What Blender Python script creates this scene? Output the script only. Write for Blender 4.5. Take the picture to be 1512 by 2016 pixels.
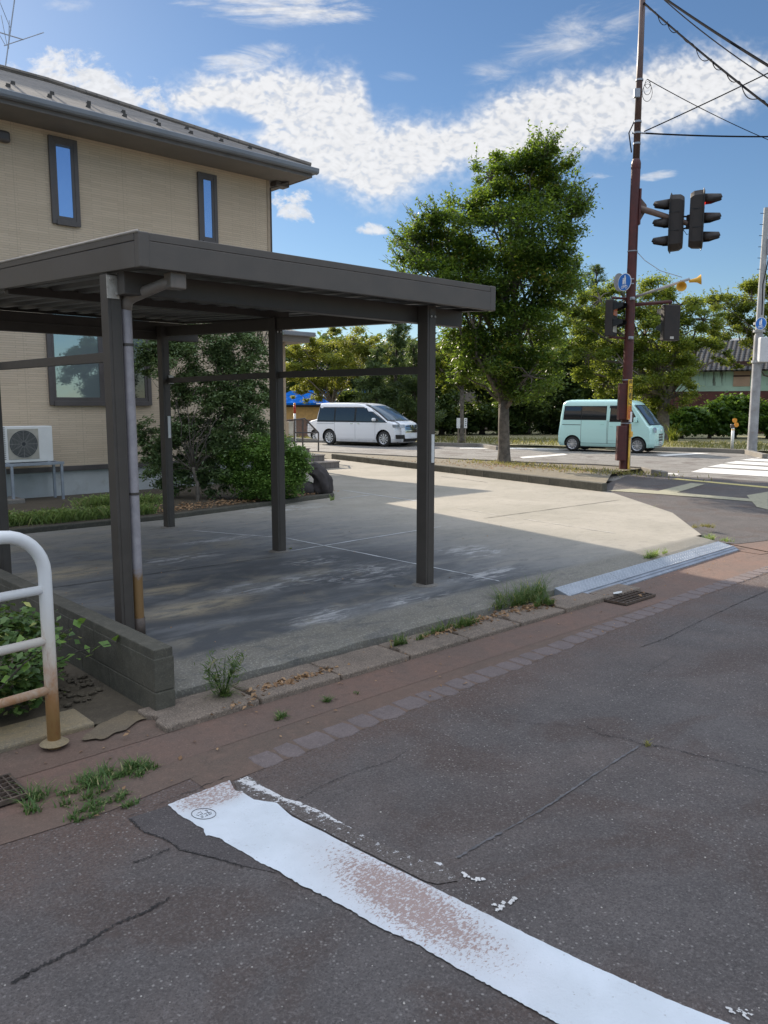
import bpy, bmesh, math, random
import numpy as np
from mathutils import Vector, Matrix
R = math.radians
for o in list(bpy.data.objects): bpy.data.objects.remove(o)
scene = bpy.context.scene
col = scene.collection
rng = np.random.default_rng(7)
random.seed(7)

# ------------------------------------------------------------------ camera
F_PX, CX, CY, HORIZON, CAM_H, YAW = 1570.0, 756.0, 1008.0, 799.0, 1.58, R(47.3)
PITCH = math.atan((CY - HORIZON) / F_PX)
cd = bpy.data.cameras.new('camera'); cam = bpy.data.objects.new('camera', cd); col.objects.link(cam)
cd.sensor_fit = 'VERTICAL'; cd.sensor_height = 36; cd.lens = F_PX / 2016 * 36
cd.clip_start = 0.05; cd.clip_end = 3000
cam.location = (0, 0, CAM_H)
cam.rotation_euler = (math.pi / 2 - PITCH, 0, YAW - math.pi / 2)
scene.camera = cam
def ray(px, py):
    u = (px - CX) / F_PX; v = -(py - CY) / F_PX
    fwd = math.cos(PITCH) + v * math.sin(PITCH); up = -math.sin(PITCH) + v * math.cos(PITCH)
    return Vector((u * math.sin(YAW) + fwd * math.cos(YAW), -u * math.cos(YAW) + fwd * math.sin(YAW), up))
def P(px, py, z=0.0):
    r = ray(px, py); t = (z - CAM_H) / r.z; return Vector((r.x * t, r.y * t, z))
def PD(px, py, d):
    r = ray(px, py); t = d / (r.x * math.cos(YAW) + r.y * math.sin(YAW)); return Vector((r.x * t, r.y * t, CAM_H + r.z * t))
def depth(x, y): return x * math.cos(YAW) + y * math.sin(YAW)
def PY(px, py, Y):
    r = ray(px, py); t = Y / r.y; return Vector((r.x * t, Y, CAM_H + r.z * t))

# ------------------------------------------------------------------ light
SUN_AZ = Vector((0.19, 0.98, 0)).normalized(); SUN_EL = R(25.5)
sd = bpy.data.lights.new('sun', 'SUN'); sun = bpy.data.objects.new('sun', sd); col.objects.link(sun)
sd.energy = 3.7; sd.angle = R(0.5); sd.color = (1.0, 0.88, 0.72)
S3 = Vector((SUN_AZ.x * math.cos(SUN_EL), SUN_AZ.y * math.cos(SUN_EL), math.sin(SUN_EL)))
sun.rotation_euler = (-S3).to_track_quat('-Z', 'Y').to_euler()
sun.location = (0, 0, 30)
scene.view_settings.view_transform = 'Standard'; scene.view_settings.look = 'None'
scene.view_settings.exposure = 1.0; scene.view_settings.gamma = 1

# ------------------------------------------------------------------ node helper
class NT:
    def __init__(s, tree): s.t = tree; s.n = tree.nodes; s.l = tree.links
    def new(s, typ, **kw):
        n = s.n.new(typ)
        for k, v in kw.items(): setattr(n, k, v)
        return n
    def put(s, sock, v):
        if isinstance(v, bpy.types.NodeSocket): s.l.new(v, sock)
        elif v is not None: sock.default_value = v
    def math(s, op, a, b=None, c=None, clamp=False):
        n = s.new('ShaderNodeMath', operation=op); n.use_clamp = clamp
        s.put(n.inputs[0], a)
        if b is not None: s.put(n.inputs[1], b)
        if c is not None: s.put(n.inputs[2], c)
        return n.outputs[0]
    def mix(s, f, a, b, mode='MIX'):
        n = s.new('ShaderNodeMix', data_type='RGBA', blend_type=mode)
        s.put(n.inputs[0], f); s.put(n.inputs[6], c4(a)); s.put(n.inputs[7], c4(b)); return n.outputs[2]
    def noise(s, vec, scale, detail=4, rough=.55, dist=0.0):
        n = s.new('ShaderNodeTexNoise'); n.inputs['Scale'].default_value = scale; n.inputs['Detail'].default_value = detail
        n.inputs['Roughness'].default_value = rough; n.inputs['Distortion'].default_value = dist
        if vec is not None: s.l.new(vec, n.inputs['Vector'])
        return n.outputs['Fac']
    def voronoi(s, vec, scale, feature='F1', out='Distance', rnd=1.0):
        n = s.new('ShaderNodeTexVoronoi', feature=feature); n.inputs['Scale'].default_value = scale
        n.inputs['Randomness'].default_value = rnd
        if vec is not None: s.l.new(vec, n.inputs['Vector'])
        return n.outputs[out]
    def step(s, v, a, b, lo=0.0, hi=1.0):
        n = s.new('ShaderNodeMapRange', interpolation_type='SMOOTHSTEP')
        s.put(n.inputs[0], v); s.put(n.inputs[1], a); s.put(n.inputs[2], b); s.put(n.inputs[3], lo); s.put(n.inputs[4], hi)
        return n.outputs[0]
    def mapping(s, vec, scale=(1, 1, 1), rot=(0, 0, 0), loc=(0, 0, 0)):
        n = s.new('ShaderNodeMapping'); s.l.new(vec, n.inputs[0]); n.inputs['Scale'].default_value = scale
        n.inputs['Rotation'].default_value = rot; n.inputs['Location'].default_value = loc; return n.outputs[0]
    def sep(s, vec):
        n = s.new('ShaderNodeSeparateXYZ'); s.l.new(vec, n.inputs[0]); return n.outputs
    def comb(s, x, y, z=0.0):
        n = s.new('ShaderNodeCombineXYZ'); s.put(n.inputs[0], x); s.put(n.inputs[1], y); s.put(n.inputs[2], z); return n.outputs[0]
    def dot(s, vec, v):
        n = s.new('ShaderNodeVectorMath', operation='DOT_PRODUCT'); s.l.new(vec, n.inputs[0]); n.inputs[1].default_value = v
        return n.outputs['Value']
    def bump(s, h, strength=.3, dist=.01):
        n = s.new('ShaderNodeBump'); n.inputs['Strength'].default_value = strength; n.inputs['Distance'].default_value = dist
        s.l.new(h, n.inputs['Height']); return n.outputs[0]
def c4(c):
    if isinstance(c, (tuple, list)) and len(c) == 3: return (*c, 1.0)
    if isinstance(c, (int, float)): return (c, c, c, 1.0)
    return c

# ------------------------------------------------------------------ sky with cirrocumulus band
world = bpy.data.worlds.new("World"); scene.world = world; world.use_nodes = True
world.node_tree.nodes.clear()
W = NT(world.node_tree)
gen = W.new('ShaderNodeTexCoord').outputs['Generated']
skyn = W.new('ShaderNodeTexSky', sky_type='NISHITA'); skyn.sun_disc = False
skyn.sun_elevation = SUN_EL; skyn.sun_rotation = math.atan2(SUN_AZ.x, SUN_AZ.y)
skyn.air_density = 1.0; skyn.dust_density = 0.15; skyn.ozone_density = 2.2; skyn.altitude = 0
fx, fy = math.cos(YAW), math.sin(YAW)
latd = W.dot(gen, (math.sin(YAW), -math.cos(YAW), 0)); fwdd = W.math('MAXIMUM', W.dot(gen, (fx, fy, 0)), 0.02)
upd = W.dot(gen, (0, 0, 1))
front = W.step(W.dot(gen, (fx, fy, 0)), 0.1, 0.3)
u_ = W.math('DIVIDE', latd, fwdd); v_ = W.math('DIVIDE', upd, fwdd)
def uv(px, py):
    r = ray(px, py); f = r.x * fx + r.y * fy
    return (r.x * math.sin(YAW) - r.y * math.cos(YAW)) / f, r.z / f
plane = W.comb(W.math('DIVIDE', W.sep(gen)[0], W.math('MAXIMUM', upd, .03)), W.math('DIVIDE', W.sep(gen)[1], W.math('MAXIMUM', upd, .03)), 0.0)
uvv = W.comb(u_, v_, 0.0)
def curve(pts):
    n = W.new('ShaderNodeFloatCurve'); W.put(n.inputs['Value'], W.math('ADD', W.math('DIVIDE', u_, 1.4), .5))
    c = n.mapping.curves[0]; xs = sorted(pts)
    q = [(uv(x, y)[0] / 1.4 + .5, uv(x, y)[1]) for x, y in xs]
    c.points[0].location = (0, q[0][1]); c.points[1].location = (1, q[-1][1])
    for a, b in q: c.points.new(a, b)
    n.mapping.update(); return n.outputs[0]
up_e = curve([(280, 205), (340, 165), (430, 140), (520, 128), (640, 128), (700, 145), (726, 180), (742, 222), (800, 232), (900, 218), (1000, 185), (1100, 142), (1200, 112), (1350, 96), (1512, 92), (1800, 60)])
lo_e = curve([(280, 225), (340, 238), (430, 262), (540, 305), (600, 345), (680, 392), (760, 414), (820, 385), (870, 360), (950, 342), (1150, 312), (1250, 290), (1350, 255), (1512, 196), (1800, 130)])
wn = W.noise(uvv, 9, 6, .6); wn2 = W.noise(uvv, 40, 4, .6)
wob = W.math('ADD', W.math('MULTIPLY', W.math('SUBTRACT', wn, .5), .07), W.math('MULTIPLY', W.math('SUBTRACT', wn2, .5), .035))
e1 = W.step(W.math('ADD', W.math('SUBTRACT', up_e, v_), wob), -.018, .030)
e2 = W.step(W.math('ADD', W.math('SUBTRACT', v_, lo_e), wob), -.020, .030)
band = W.math('MULTIPLY', e1, e2)
# hole of blue in the left part of the band
def blob(px, py, rx, ry, rot=0.0):
    u0, v0 = uv(px, py); rx /= F_PX; ry /= F_PX
    du = W.math('SUBTRACT', u_, u0); dv = W.math('SUBTRACT', v_, v0)
    c, s_ = math.cos(rot), math.sin(rot)
    a = W.math('DIVIDE', W.math('ADD', W.math('MULTIPLY', du, c), W.math('MULTIPLY', dv, s_)), rx)
    b = W.math('DIVIDE', W.math('SUBTRACT', W.math('MULTIPLY', dv, c), W.math('MULTIPLY', du, s_)), ry)
    return W.math('SUBTRACT', 1.0, W.math('ADD', W.math('MULTIPLY', a, a), W.math('MULTIPLY', b, b)), clamp=True)
hole = blob(458, 238, 75, 24, -.25)
band = W.math('MULTIPLY', band, W.math('SUBTRACT', 1.0, W.math('MULTIPLY', hole, 1.1), clamp=True))
# streaky wisps
st = W.noise(W.mapping(uvv, (7, 26, 1), (0, 0, -.35)), 1.0, 7, .65, .6)
cl = W.noise(W.mapping(uvv, (20, 30, 1)), 1.0, 6, .65, .3)
def wisp(b, tex, lo, hi, k=1.0):
    return W.math('MULTIPLY', W.step(W.math('ADD', tex, W.math('MULTIPLY', W.math('SUBTRACT', b, 1.0), .42)), lo, hi), k)
wl = [wisp(blob(560, 5, 250, 60, .03), st, .27, .58, .95), wisp(blob(470, 120, 170, 40, .2), st, .28, .55, .85),
      wisp(blob(1100, 85, 260, 62, .36), st, .28, .72, .75), wisp(blob(170, 165, 230, 70, -.25), cl, .30, .50, .95),
      wisp(blob(80, 120, 80, 40, .1), cl, .32, .5, .9), wisp(blob(735, 452, 50, 18, -.1), cl, .30, .5, .9),
      wisp(blob(580, 405, 75, 50, -.2), cl, .36, .52, .9), wisp(blob(1290, 345, 60, 14, .1), st, .34, .6, .7),
      wisp(blob(1170, 345, 60, 12, .0), st, .36, .6, .5), wisp(blob(790, 150, 90, 22, -.05), st, .36, .6, .45),
      wisp(blob(120, 10, 130, 22, .0), st, .40, .66, .35)]
wsum = wl[0]
for w_ in wl[1:]: wsum = W.math('MAXIMUM', wsum, w_)
# bright fill-light clouds, added out of view behind and above the camera
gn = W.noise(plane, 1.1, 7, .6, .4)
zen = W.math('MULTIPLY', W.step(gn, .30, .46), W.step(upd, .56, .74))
fill_clouds = W.math('MAXIMUM', zen, W.math('MULTIPLY', W.math('MULTIPLY', W.step(gn, .36, .50), W.step(upd, .28, .40)), W.math('SUBTRACT', 1.0, front)))
# fleecy cells
pl_w = W.new('ShaderNodeVectorMath', operation='ADD'); W.l.new(plane, pl_w.inputs[0])
nz = W.new('ShaderNodeTexNoise'); nz.inputs['Scale'].default_value = 7; nz.inputs['Detail'].default_value = 3; W.l.new(plane, nz.inputs['Vector'])
sc = W.new('ShaderNodeVectorMath', operation='SCALE'); W.l.new(nz.outputs['Color'], sc.inputs[0]); sc.inputs['Scale'].default_value = .14
W.l.new(sc.outputs[0], pl_w.inputs[1])
vec_cells = pl_w.outputs[0]
nz2 = W.new('ShaderNodeTexNoise'); nz2.inputs['Scale'].default_value = 26; nz2.inputs['Detail'].default_value = 4; W.l.new(uvv, nz2.inputs['Vector'])
sc2 = W.new('ShaderNodeVectorMath', operation='SCALE'); W.l.new(nz2.outputs['Color'], sc2.inputs[0]); sc2.inputs['Scale'].default_value = .022
ad2 = W.new('ShaderNodeVectorMath', operation='ADD'); W.l.new(uvv, ad2.inputs[0]); W.l.new(sc2.outputs[0], ad2.inputs[1]); cell_uv = ad2.outputs[0]
fine0 = W.noise(cell_uv, 62, 5, .7)
vo = W.new('ShaderNodeTexVoronoi', feature='SMOOTH_F1'); vo.inputs['Scale'].default_value = 96; vo.inputs['Smoothness'].default_value = 1.0
W.l.new(W.mapping(cell_uv, (.85, 1.3, 1), (0, 0, .45)), vo.inputs['Vector'])
rip = W.noise(W.mapping(cell_uv, (.8, 1.25, 1), (0, 0, .45)), 128, 1.6, .45)
cells = W.math('MULTIPLY', W.step(rip, .28, .66), W.step(fine0, .2, .6, .8, 1.05))
fine = W.noise(cell_uv, 110, 4, .6)
big = W.noise(uvv, 6, 3, .5)
core = W.math('MULTIPLY', band, band)
patch = W.step(W.noise(W.mapping(uvv, (9, 15, 1), (0, 0, .3)), 1.0, 5, .62, .5), .30, .50)
leftm = W.step(u_, -.02, -.17)
patch = W.math('SUBTRACT', 1.0, W.math('MULTIPLY', leftm, W.math('SUBTRACT', 1.0, patch)))
band2 = W.math('MULTIPLY', band, W.math('ADD', .25, W.math('MULTIPLY', patch, .75)))
core = W.math('MULTIPLY', band2, band2)
dens = W.math('ADD', W.math('MULTIPLY', core, .74), W.math('MULTIPLY', W.math('MULTIPLY', band2, .62), W.math('ADD', W.math('MULTIPLY', cells, .80), W.math('MULTIPLY', W.math('SUBTRACT', fine, .4), .2))))
dens = W.math('MULTIPLY', dens, W.step(W.math('ADD', big, W.math('MULTIPLY', core, .3)), .28, .55, .55, 1.06), clamp=True)
dens = W.math('MULTIPLY', dens, front)
alpha = W.math('MAXIMUM', dens, W.math('MAXIMUM', W.math('MULTIPLY', wsum, front), W.math('MULTIPLY', fill_clouds, .8)), clamp=True)
bright = W.math('ADD', .82, W.math('MULTIPLY', W.math('ADD', W.math('MULTIPLY', cells, .75), W.math('MULTIPLY', fine, .35)), .17))
SKY_S = 0.10
skyc = W.new('ShaderNodeHueSaturation'); skyc.inputs['Saturation'].default_value = 1.05; skyc.inputs['Value'].default_value = 1.0
W.l.new(skyn.outputs[0], skyc.inputs['Color'])
SKY_TINT = W.mix(1.0, skyc.outputs[0], (.43, .475, .525), 'MULTIPLY')
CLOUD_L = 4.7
bright = W.math('MULTIPLY', bright, W.math('MAXIMUM', W.step(upd, .54, .78, 1.0, 2.1), W.math('SUBTRACT', 1.75, W.math('MULTIPLY', front, .75))))  # added clouds overhead and behind are brightened to lift the shade
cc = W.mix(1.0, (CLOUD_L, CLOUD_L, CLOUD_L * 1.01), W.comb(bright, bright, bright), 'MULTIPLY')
cc = W.mix(W.step(upd, .50, .70), cc, W.mix(1.0, cc, (.92, 1.0, 1.12), 'MULTIPLY'))  # bluish tint on the added overhead clouds cools the fill light
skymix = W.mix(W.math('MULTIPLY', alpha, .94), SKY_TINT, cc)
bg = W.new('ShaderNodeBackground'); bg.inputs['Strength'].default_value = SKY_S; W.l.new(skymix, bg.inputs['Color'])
wo = W.new('ShaderNodeOutputWorld'); W.l.new(bg.outputs[0], wo.inputs['Surface'])

# ------------------------------------------------------------------ mesh helpers
def tag(o, label=None, cat=None, group=None, kind=None):
    if label: o['label'] = label
    if cat: o['category'] = cat
    if group: o['group'] = group
    if kind: o['kind'] = kind
    return o
def empty(name, loc, label, cat, group=None, rz=0.0):
    o = bpy.data.objects.new(name, None); col.objects.link(o); o.location = loc; o.rotation_euler = (0, 0, rz)
    o.empty_display_size = .2
    return tag(o, label, cat, group)
def attach(o, parent, local):
    if parent is None: return
    o.parent = parent
    if not local:
        loc = parent.location.copy(); p = parent.parent
        o.matrix_parent_inverse = Matrix.Translation(-loc) if parent.type == 'EMPTY' else Matrix.Identity(4)
def make(name, verts, faces, mat, parent=None, local=False, smooth=False, bevel=0.0, seg=2):
    me = bpy.data.meshes.new(name); me.from_pydata([tuple(v) for v in verts], [], faces)
    mats = mat if isinstance(mat, (list, tuple)) else [mat]
    for m in mats:
        if m: me.materials.append(m)
    me.validate(); me.update()
    if smooth:
        me.polygons.foreach_set('use_smooth', [True] * len(me.polygons))
    o = bpy.data.objects.new(name, me); col.objects.link(o); attach(o, parent, local)
    if bevel:
        b = o.modifiers.new('bevel', 'BEVEL'); b.width = bevel; b.segments = seg; b.limit_method = 'ANGLE'; b.angle_limit = R(40)
    return o
class MB:
    def __init__(s): s.v = []; s.f = []; s.mi = None
    def add(s, vs, fs):
        b = len(s.v); s.v += [Vector(q) for q in vs]; s.f += [tuple(i + b for i in f) for f in fs]; return s
    def box(s, x0, x1, y0, y1, z0, z1, M=None):
        vs = [Vector((x, y, z)) for z in (z0, z1) for y in (y0, y1) for x in (x0, x1)]
        if M is not None: vs = [M @ q for q in vs]
        return s.add(vs, [(0, 2, 3, 1), (4, 5, 7, 6), (0, 1, 5, 4), (2, 6, 7, 3), (0, 4, 6, 2), (1, 3, 7, 5)])
    def obox(s, p0, p1, w, h, up=Vector((0, 0, 1))):
        p0, p1 = Vector(p0), Vector(p1); d = (p1 - p0).normalized(); sd_ = d.cross(up).normalized() * w / 2; u = sd_.cross(d).normalized() * h / 2
        vs = [p + a * sd_ + b * u for p in (p0, p1) for a, b in ((-1, -1), (1, -1), (1, 1), (-1, 1))]
        return s.add(vs, [(0, 3, 2, 1), (4, 5, 6, 7), (0, 1, 5, 4), (1, 2, 6, 5), (2, 3, 7, 6), (3, 0, 4, 7)])
    def tube(s, pts, rad, n=8, caps=True):
        pts = [Vector(p) for p in pts]; k = len(pts)
        rad = rad if isinstance(rad, (list, tuple)) else [rad] * k
        b = len(s.v); ref = None
        for i, p in enumerate(pts):
            d = (pts[min(i + 1, k - 1)] - pts[max(i - 1, 0)]).normalized()
            if ref is None:
                ref = Vector((0, 0, 1)) if abs(d.z) < .9 else Vector((1, 0, 0))
                a = d.cross(ref).normalized()
            else:
                a = (a - d * a.dot(d)).normalized()
            c = d.cross(a)
            for j in range(n):
                t = 2 * math.pi * j / n
                s.v.append(p + (a * math.cos(t) + c * math.sin(t)) * rad[i])
        for i in range(k - 1):
            for j in range(n):
                j2 = (j + 1) % n
                s.f.append((b + i * n + j, b + i * n + j2, b + (i + 1) * n + j2, b + (i + 1) * n + j))
        if caps:
            s.f.append(tuple(b + j for j in range(n))[::-1]); s.f.append(tuple(b + (k - 1) * n + j for j in range(n)))
        return s
    def lathe(s, prof, n=24, M=None, arc=2 * math.pi, start=0.0):   # prof: (r, axial) ; axis = local Z
        b = len(s.v); full = arc > 6.28; m = n if full else n + 1
        for r, z in prof:
            for j in range(m):
                t = start + arc * j / n; q = Vector((r * math.cos(t), r * math.sin(t), z)); s.v.append(M @ q if M is not None else q)
        for i in range(len(prof) - 1):
            for j in range(n):
                j2 = (j + 1) % m
                s.f.append((b + i * m + j, b + i * m + j2, b + (i + 1) * m + j2, b + (i + 1) * m + j))
        return s
    def prism(s, poly, z0, z1, M=None):   # poly in XY, ccw
        n = len(poly); b = len(s.v)
        for z in (z0, z1):
            for x, y in poly:
                q = Vector((x, y, z)); s.v.append(M @ q if M is not None else q)
        s.f.append(tuple(b + i for i in range(n))[::-1]); s.f.append(tuple(b + n + i for i in range(n)))
        for i in range(n):
            j = (i + 1) % n; s.f.append((b + i, b + j, b + n + j, b + n + i))
        return s
    def build(s, name, mat, parent=None, local=False, smooth=False, bevel=0.0, seg=2):
        return make(name, s.v, s.f, mat, parent, local, smooth, bevel, seg)
def smooth_angle(o, ang=35):
    me = o.data; me.polygons.foreach_set('use_smooth', [True] * len(me.polygons))
    bm = bmesh.new(); bm.from_mesh(me)
    for e in bm.edges:
        if len(e.link_faces) == 2 and e.calc_face_angle(0) > R(ang): e.smooth = False
    bm.to_mesh(me); bm.free(); return o
def sheet(name, pts, z, mat, kind='structure', sub=0, parent=None, label=None):
    vs = [(p[0], p[1], z if len(p) < 3 else p[2]) for p in pts]
    o = make(name, vs, [tuple(range(len(vs)))], mat, parent)
    if o.data.polygons[0].normal.z < 0: o.data.flip_normals()
    if kind: o['kind'] = kind
    if label: o['label'] = label
    return o

# ------------------------------------------------------------------ materials
MATS = {}
def newmat(name):
    m = bpy.data.materials.new(name); m.use_nodes = True; t = NT(m.node_tree)
    b = m.node_tree.nodes['Principled BSDF']; return m, t, b
def plain(name, color, rough=.5, metal=0.0, var=.12, vscale=6, bump=0.0, bscale=60, spec=None, dirt=None, coat=0.0):
    m, t, b = newmat(name)
    co = t.new('ShaderNodeTexCoord').outputs['Object']
    n = t.noise(co, vscale, 5, .6)
    lo = tuple(c * (1 - var) for c in color); hi = tuple(min(1, c * (1 + var)) for c in color)
    c_ = t.mix(t.step(n, .3, .7), lo, hi)
    if dirt:
        dn = t.noise(co, vscale * 2.3, 6, .7); c_ = t.mix(t.step(dn, .52, .72, 0, .75), c_, dirt)
    t.l.new(c_, b.inputs['Base Color']) if isinstance(c_, bpy.types.NodeSocket) else None
    t.l.new(t.step(n, .2, .8, max(.02, rough - .08), min(1, rough + .08)), b.inputs['Roughness'])
    b.inputs['Metallic'].default_value = metal
    if coat: b.inputs['Coat Weight'].default_value = coat; b.inputs['Coat Roughness'].default_value = .05
    if spec is not None: b.inputs['Specular IOR Level'].default_value = spec
    if bump:
        t.l.new(t.bump(t.noise(co, bscale, 4, .6), bump, .01), b.inputs['Normal'])
    MATS[name] = m; return m
def glass(name, color, rough=.04):
    m, t, b = newmat(name); b.inputs['Base Color'].default_value = c4(color); b.inputs['Roughness'].default_value = rough
    b.inputs['Specular IOR Level'].default_value = 1.0; b.inputs['IOR'].default_value = 1.6; MATS[name] = m; return m
def leafmat(name, dark, light, trans, tw=.45, rough=.5, tip=None):
    m, t, b = newmat(name)
    at = t.new('ShaderNodeAttribute', attribute_name='rnd').outputs['Fac']
    c_ = t.mix(at, dark, light)
    if tip: c_ = t.mix(t.step(at, .86, .97), c_, tip)
    t.l.new(c_, b.inputs['Base Color']); b.inputs['Roughness'].default_value = rough; b.inputs['Specular IOR Level'].default_value = .35
    tr = t.new('ShaderNodeBsdfTranslucent'); tc = t.mix(at, tuple(c * .7 for c in trans), trans); t.l.new(tc, tr.inputs['Color'])
    mx = t.new('ShaderNodeMixShader'); mx.inputs[0].default_value = tw
    t.l.new(b.outputs[0], mx.inputs[1]); t.l.new(tr.outputs[0], mx.inputs[2])
    t.l.new(mx.outputs[0], t.n['Material Output'].inputs['Surface']); MATS[name] = m; return m

def asphalt(name, base, warm, chip=.5, scale=1.0, stain=.6, rust=False):
    m, t, b = newmat(name); co = t.new('ShaderNodeTexCoord').outputs['Object']
    big = t.noise(co, .75, 5, .6, .6); mid = t.noise(co, 3.0, 5, .65)
    c_ = t.mix(t.math('MULTIPLY', t.step(big, .38, .62), stain), base, warm)
    c_ = t.mix(t.step(mid, .3, .7, 0, .6), c_, tuple(x * .6 for x in base)); c_ = t.mix(t.step(t.noise(co, 1.3, 4, .6, .8), .48, .64, 0, .7), c_, (.088, .062, .052))
    if rust:
        yy = t.math('SUBTRACT', t.sep(co)[1], t.math('MULTIPLY', t.math('MINIMUM', t.math('MAXIMUM', t.math('SUBTRACT', t.sep(co)[0], 2.2), -1.0), 4.5), .045)); yy = t.math('ADD', yy, t.math('MULTIPLY', t.math('SUBTRACT', t.noise(co, 2.6, 6, .7), .5), .9)); c_ = t.mix(t.step(yy, 2.55, 3.15, 0, .8), c_, (.135, .088, .070))
    g = t.noise(co, 95 * scale, 4, .75)
    c_ = t.mix(t.step(g, .46, .66, 0, .55), c_, tuple(min(1, x * 1.7) for x in base), 'MIX')
    g2 = t.noise(co, 130 * scale, 3, .7)
    c_ = t.mix(t.step(g2, .50, .64, 0, .6), c_, tuple(x * .38 for x in base))
    vn = t.new('ShaderNodeTexVoronoi'); vn.inputs['Scale'].default_value = 74 * scale; t.l.new(co, vn.inputs['Vector'])
    r = t.sep(vn.outputs['Color'])[0]
    chipm = t.math('MULTIPLY', t.step(r, .84, .90), t.step(vn.outputs['Distance'], .40, .26))
    patchy = t.step(t.noise(co, 1.1, 3, .5), .35, .65, .35, 1.0)
    c_ = t.mix(t.math('MULTIPLY', t.math('MULTIPLY', chipm, patchy), chip), c_, (.42, .39, .36))
    t.l.new(c_, b.inputs['Base Color']); b.inputs['Roughness'].default_value = .82
    b.inputs['Specular IOR Level'].default_value = .35
    h = t.math('ADD', t.math('MULTIPLY', g, 1.0), t.math('MULTIPLY', vn.outputs['Distance'], -.8))
    t.l.new(t.bump(h, .75, .006), b.inputs['Normal']); MATS[name] = m; return m
M_road = asphalt('old_asphalt', (.124, .110, .106), (.148, .115, .102), .5, rust=True)
M_main = asphalt('main_asphalt', (.25, .235, .215), (.29, .27, .24), .4, .7, .5)
M_walk = asphalt('walk_asphalt', (.105, .095, .092), (.13, .11, .10), .4, .8, .5)
M_patch = asphalt('patch_asphalt', (.105, .092, .090), (.12, .10, .098), .3, 1.2, .5)

def slab_mat():
    m, t, b = newmat('slab_concrete'); co = t.new('ShaderNodeTexCoord').outputs['Object']
    x, y, z = t.sep(co)
    n1 = t.noise(co, .9, 6, .62, .5); n2 = t.noise(t.mapping(co, (1.2, 4.5, 1), (0, 0, .35)), 1.0, 6, .65, .4); n3 = t.noise(co, 9, 5, .65)
    c_ = t.mix(t.step(n1, .3, .7), (.31, .285, .235), (.385, .35, .295))
    # dark stains under and before the carport, with bluish shade put into the colour
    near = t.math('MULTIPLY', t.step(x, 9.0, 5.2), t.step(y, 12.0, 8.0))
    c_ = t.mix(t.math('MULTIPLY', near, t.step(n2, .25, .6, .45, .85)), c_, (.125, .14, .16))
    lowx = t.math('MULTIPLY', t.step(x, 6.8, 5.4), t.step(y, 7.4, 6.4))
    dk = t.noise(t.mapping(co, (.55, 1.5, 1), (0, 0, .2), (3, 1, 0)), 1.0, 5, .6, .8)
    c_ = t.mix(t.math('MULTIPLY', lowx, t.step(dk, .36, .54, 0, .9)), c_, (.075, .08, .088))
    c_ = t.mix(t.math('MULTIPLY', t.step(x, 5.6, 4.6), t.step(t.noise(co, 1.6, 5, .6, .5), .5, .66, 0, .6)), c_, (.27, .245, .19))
    def spot(px, py, sx, sy, rot=0.0):
        c0 = P(px, py, 0); q = t.mapping(co, (1 / sx, 1 / sy, 1), (0, 0, 0), (-c0.x / sx, -c0.y / sy, 0))
        l = t.new('ShaderNodeVectorMath', operation='LENGTH'); t.l.new(t.mapping(q, (1, 1, 0)), l.inputs[0]); return t.step(l.outputs['Value'], 1.0, .25)
    whites = None
    for a in [(650, 1210, .6, .28), (700, 1130, .9, .55), (430, 1062, .75, .22), (540, 1150, .8, .35), (820, 1180, .5, .25), (620, 1105, .5, .3), (350, 1100, .7, .3), (930, 1085, .5, .5), (560, 1000, 1.1, .5), (960, 1130, .7, .25)]:
        s_ = spot(*a); whites = s_ if whites is None else t.math('MAXIMUM', whites, s_)
    wt = t.noise(t.mapping(co, (3, 9, 1), (0, 0, .25)), 1.0, 6, .72, .9)
    c_ = t.mix(t.math('MULTIPLY', whites, t.step(wt, .46, .62, 0, .8)), c_, (.50, .50, .50))
    tan = t.math('MAXIMUM', spot(390, 1195, .75, .33), t.math('MAXIMUM', spot(120, 1130, .8, .45), spot(330, 1160, .5, .2)))
    c_ = t.mix(t.math('MULTIPLY', tan, t.step(wt, .3, .6, .1, .75)), c_, (.44, .37, .25))
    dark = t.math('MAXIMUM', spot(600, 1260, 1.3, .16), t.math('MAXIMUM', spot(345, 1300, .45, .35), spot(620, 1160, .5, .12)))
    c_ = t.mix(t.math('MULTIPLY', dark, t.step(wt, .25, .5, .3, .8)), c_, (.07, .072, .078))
    # gritty front apron
    ap = t.step(y, 4.52, 4.40)
    c_ = t.mix(t.math('MULTIPLY', ap, .85), c_, t.mix(n3, (.13, .12, .095), (.26, .24, .20)))
    c_ = t.mix(t.step(n3, .5, .72, 0, .3), c_, (.14, .135, .13))
    spk = t.noise(co, 95, 4, .75); c_ = t.mix(t.step(spk, .52, .66, 0, .45), c_, (.09, .09, .09)); c_ = t.mix(t.math('MULTIPLY', ap, t.step(t.noise(co, 70, 3, .75), .52, .62, 0, .7)), c_, (.33, .31, .27))
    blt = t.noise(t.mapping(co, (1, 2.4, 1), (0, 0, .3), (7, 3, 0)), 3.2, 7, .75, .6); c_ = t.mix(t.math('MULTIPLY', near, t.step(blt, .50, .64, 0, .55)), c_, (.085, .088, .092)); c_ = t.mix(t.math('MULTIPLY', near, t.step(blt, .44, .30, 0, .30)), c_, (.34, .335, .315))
    t.l.new(c_, b.inputs['Base Color']); b.inputs['Roughness'].default_value = .8; b.inputs['Specular IOR Level'].default_value = .4
    h = t.math('ADD', spk, t.math('MULTIPLY', t.noise(co, 2.0, 5, .6), 6.0))
    t.l.new(t.bump(h, .45, .004), b.inputs['Normal']); MATS['slab'] = m; return m
M_slab = slab_mat()

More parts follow.
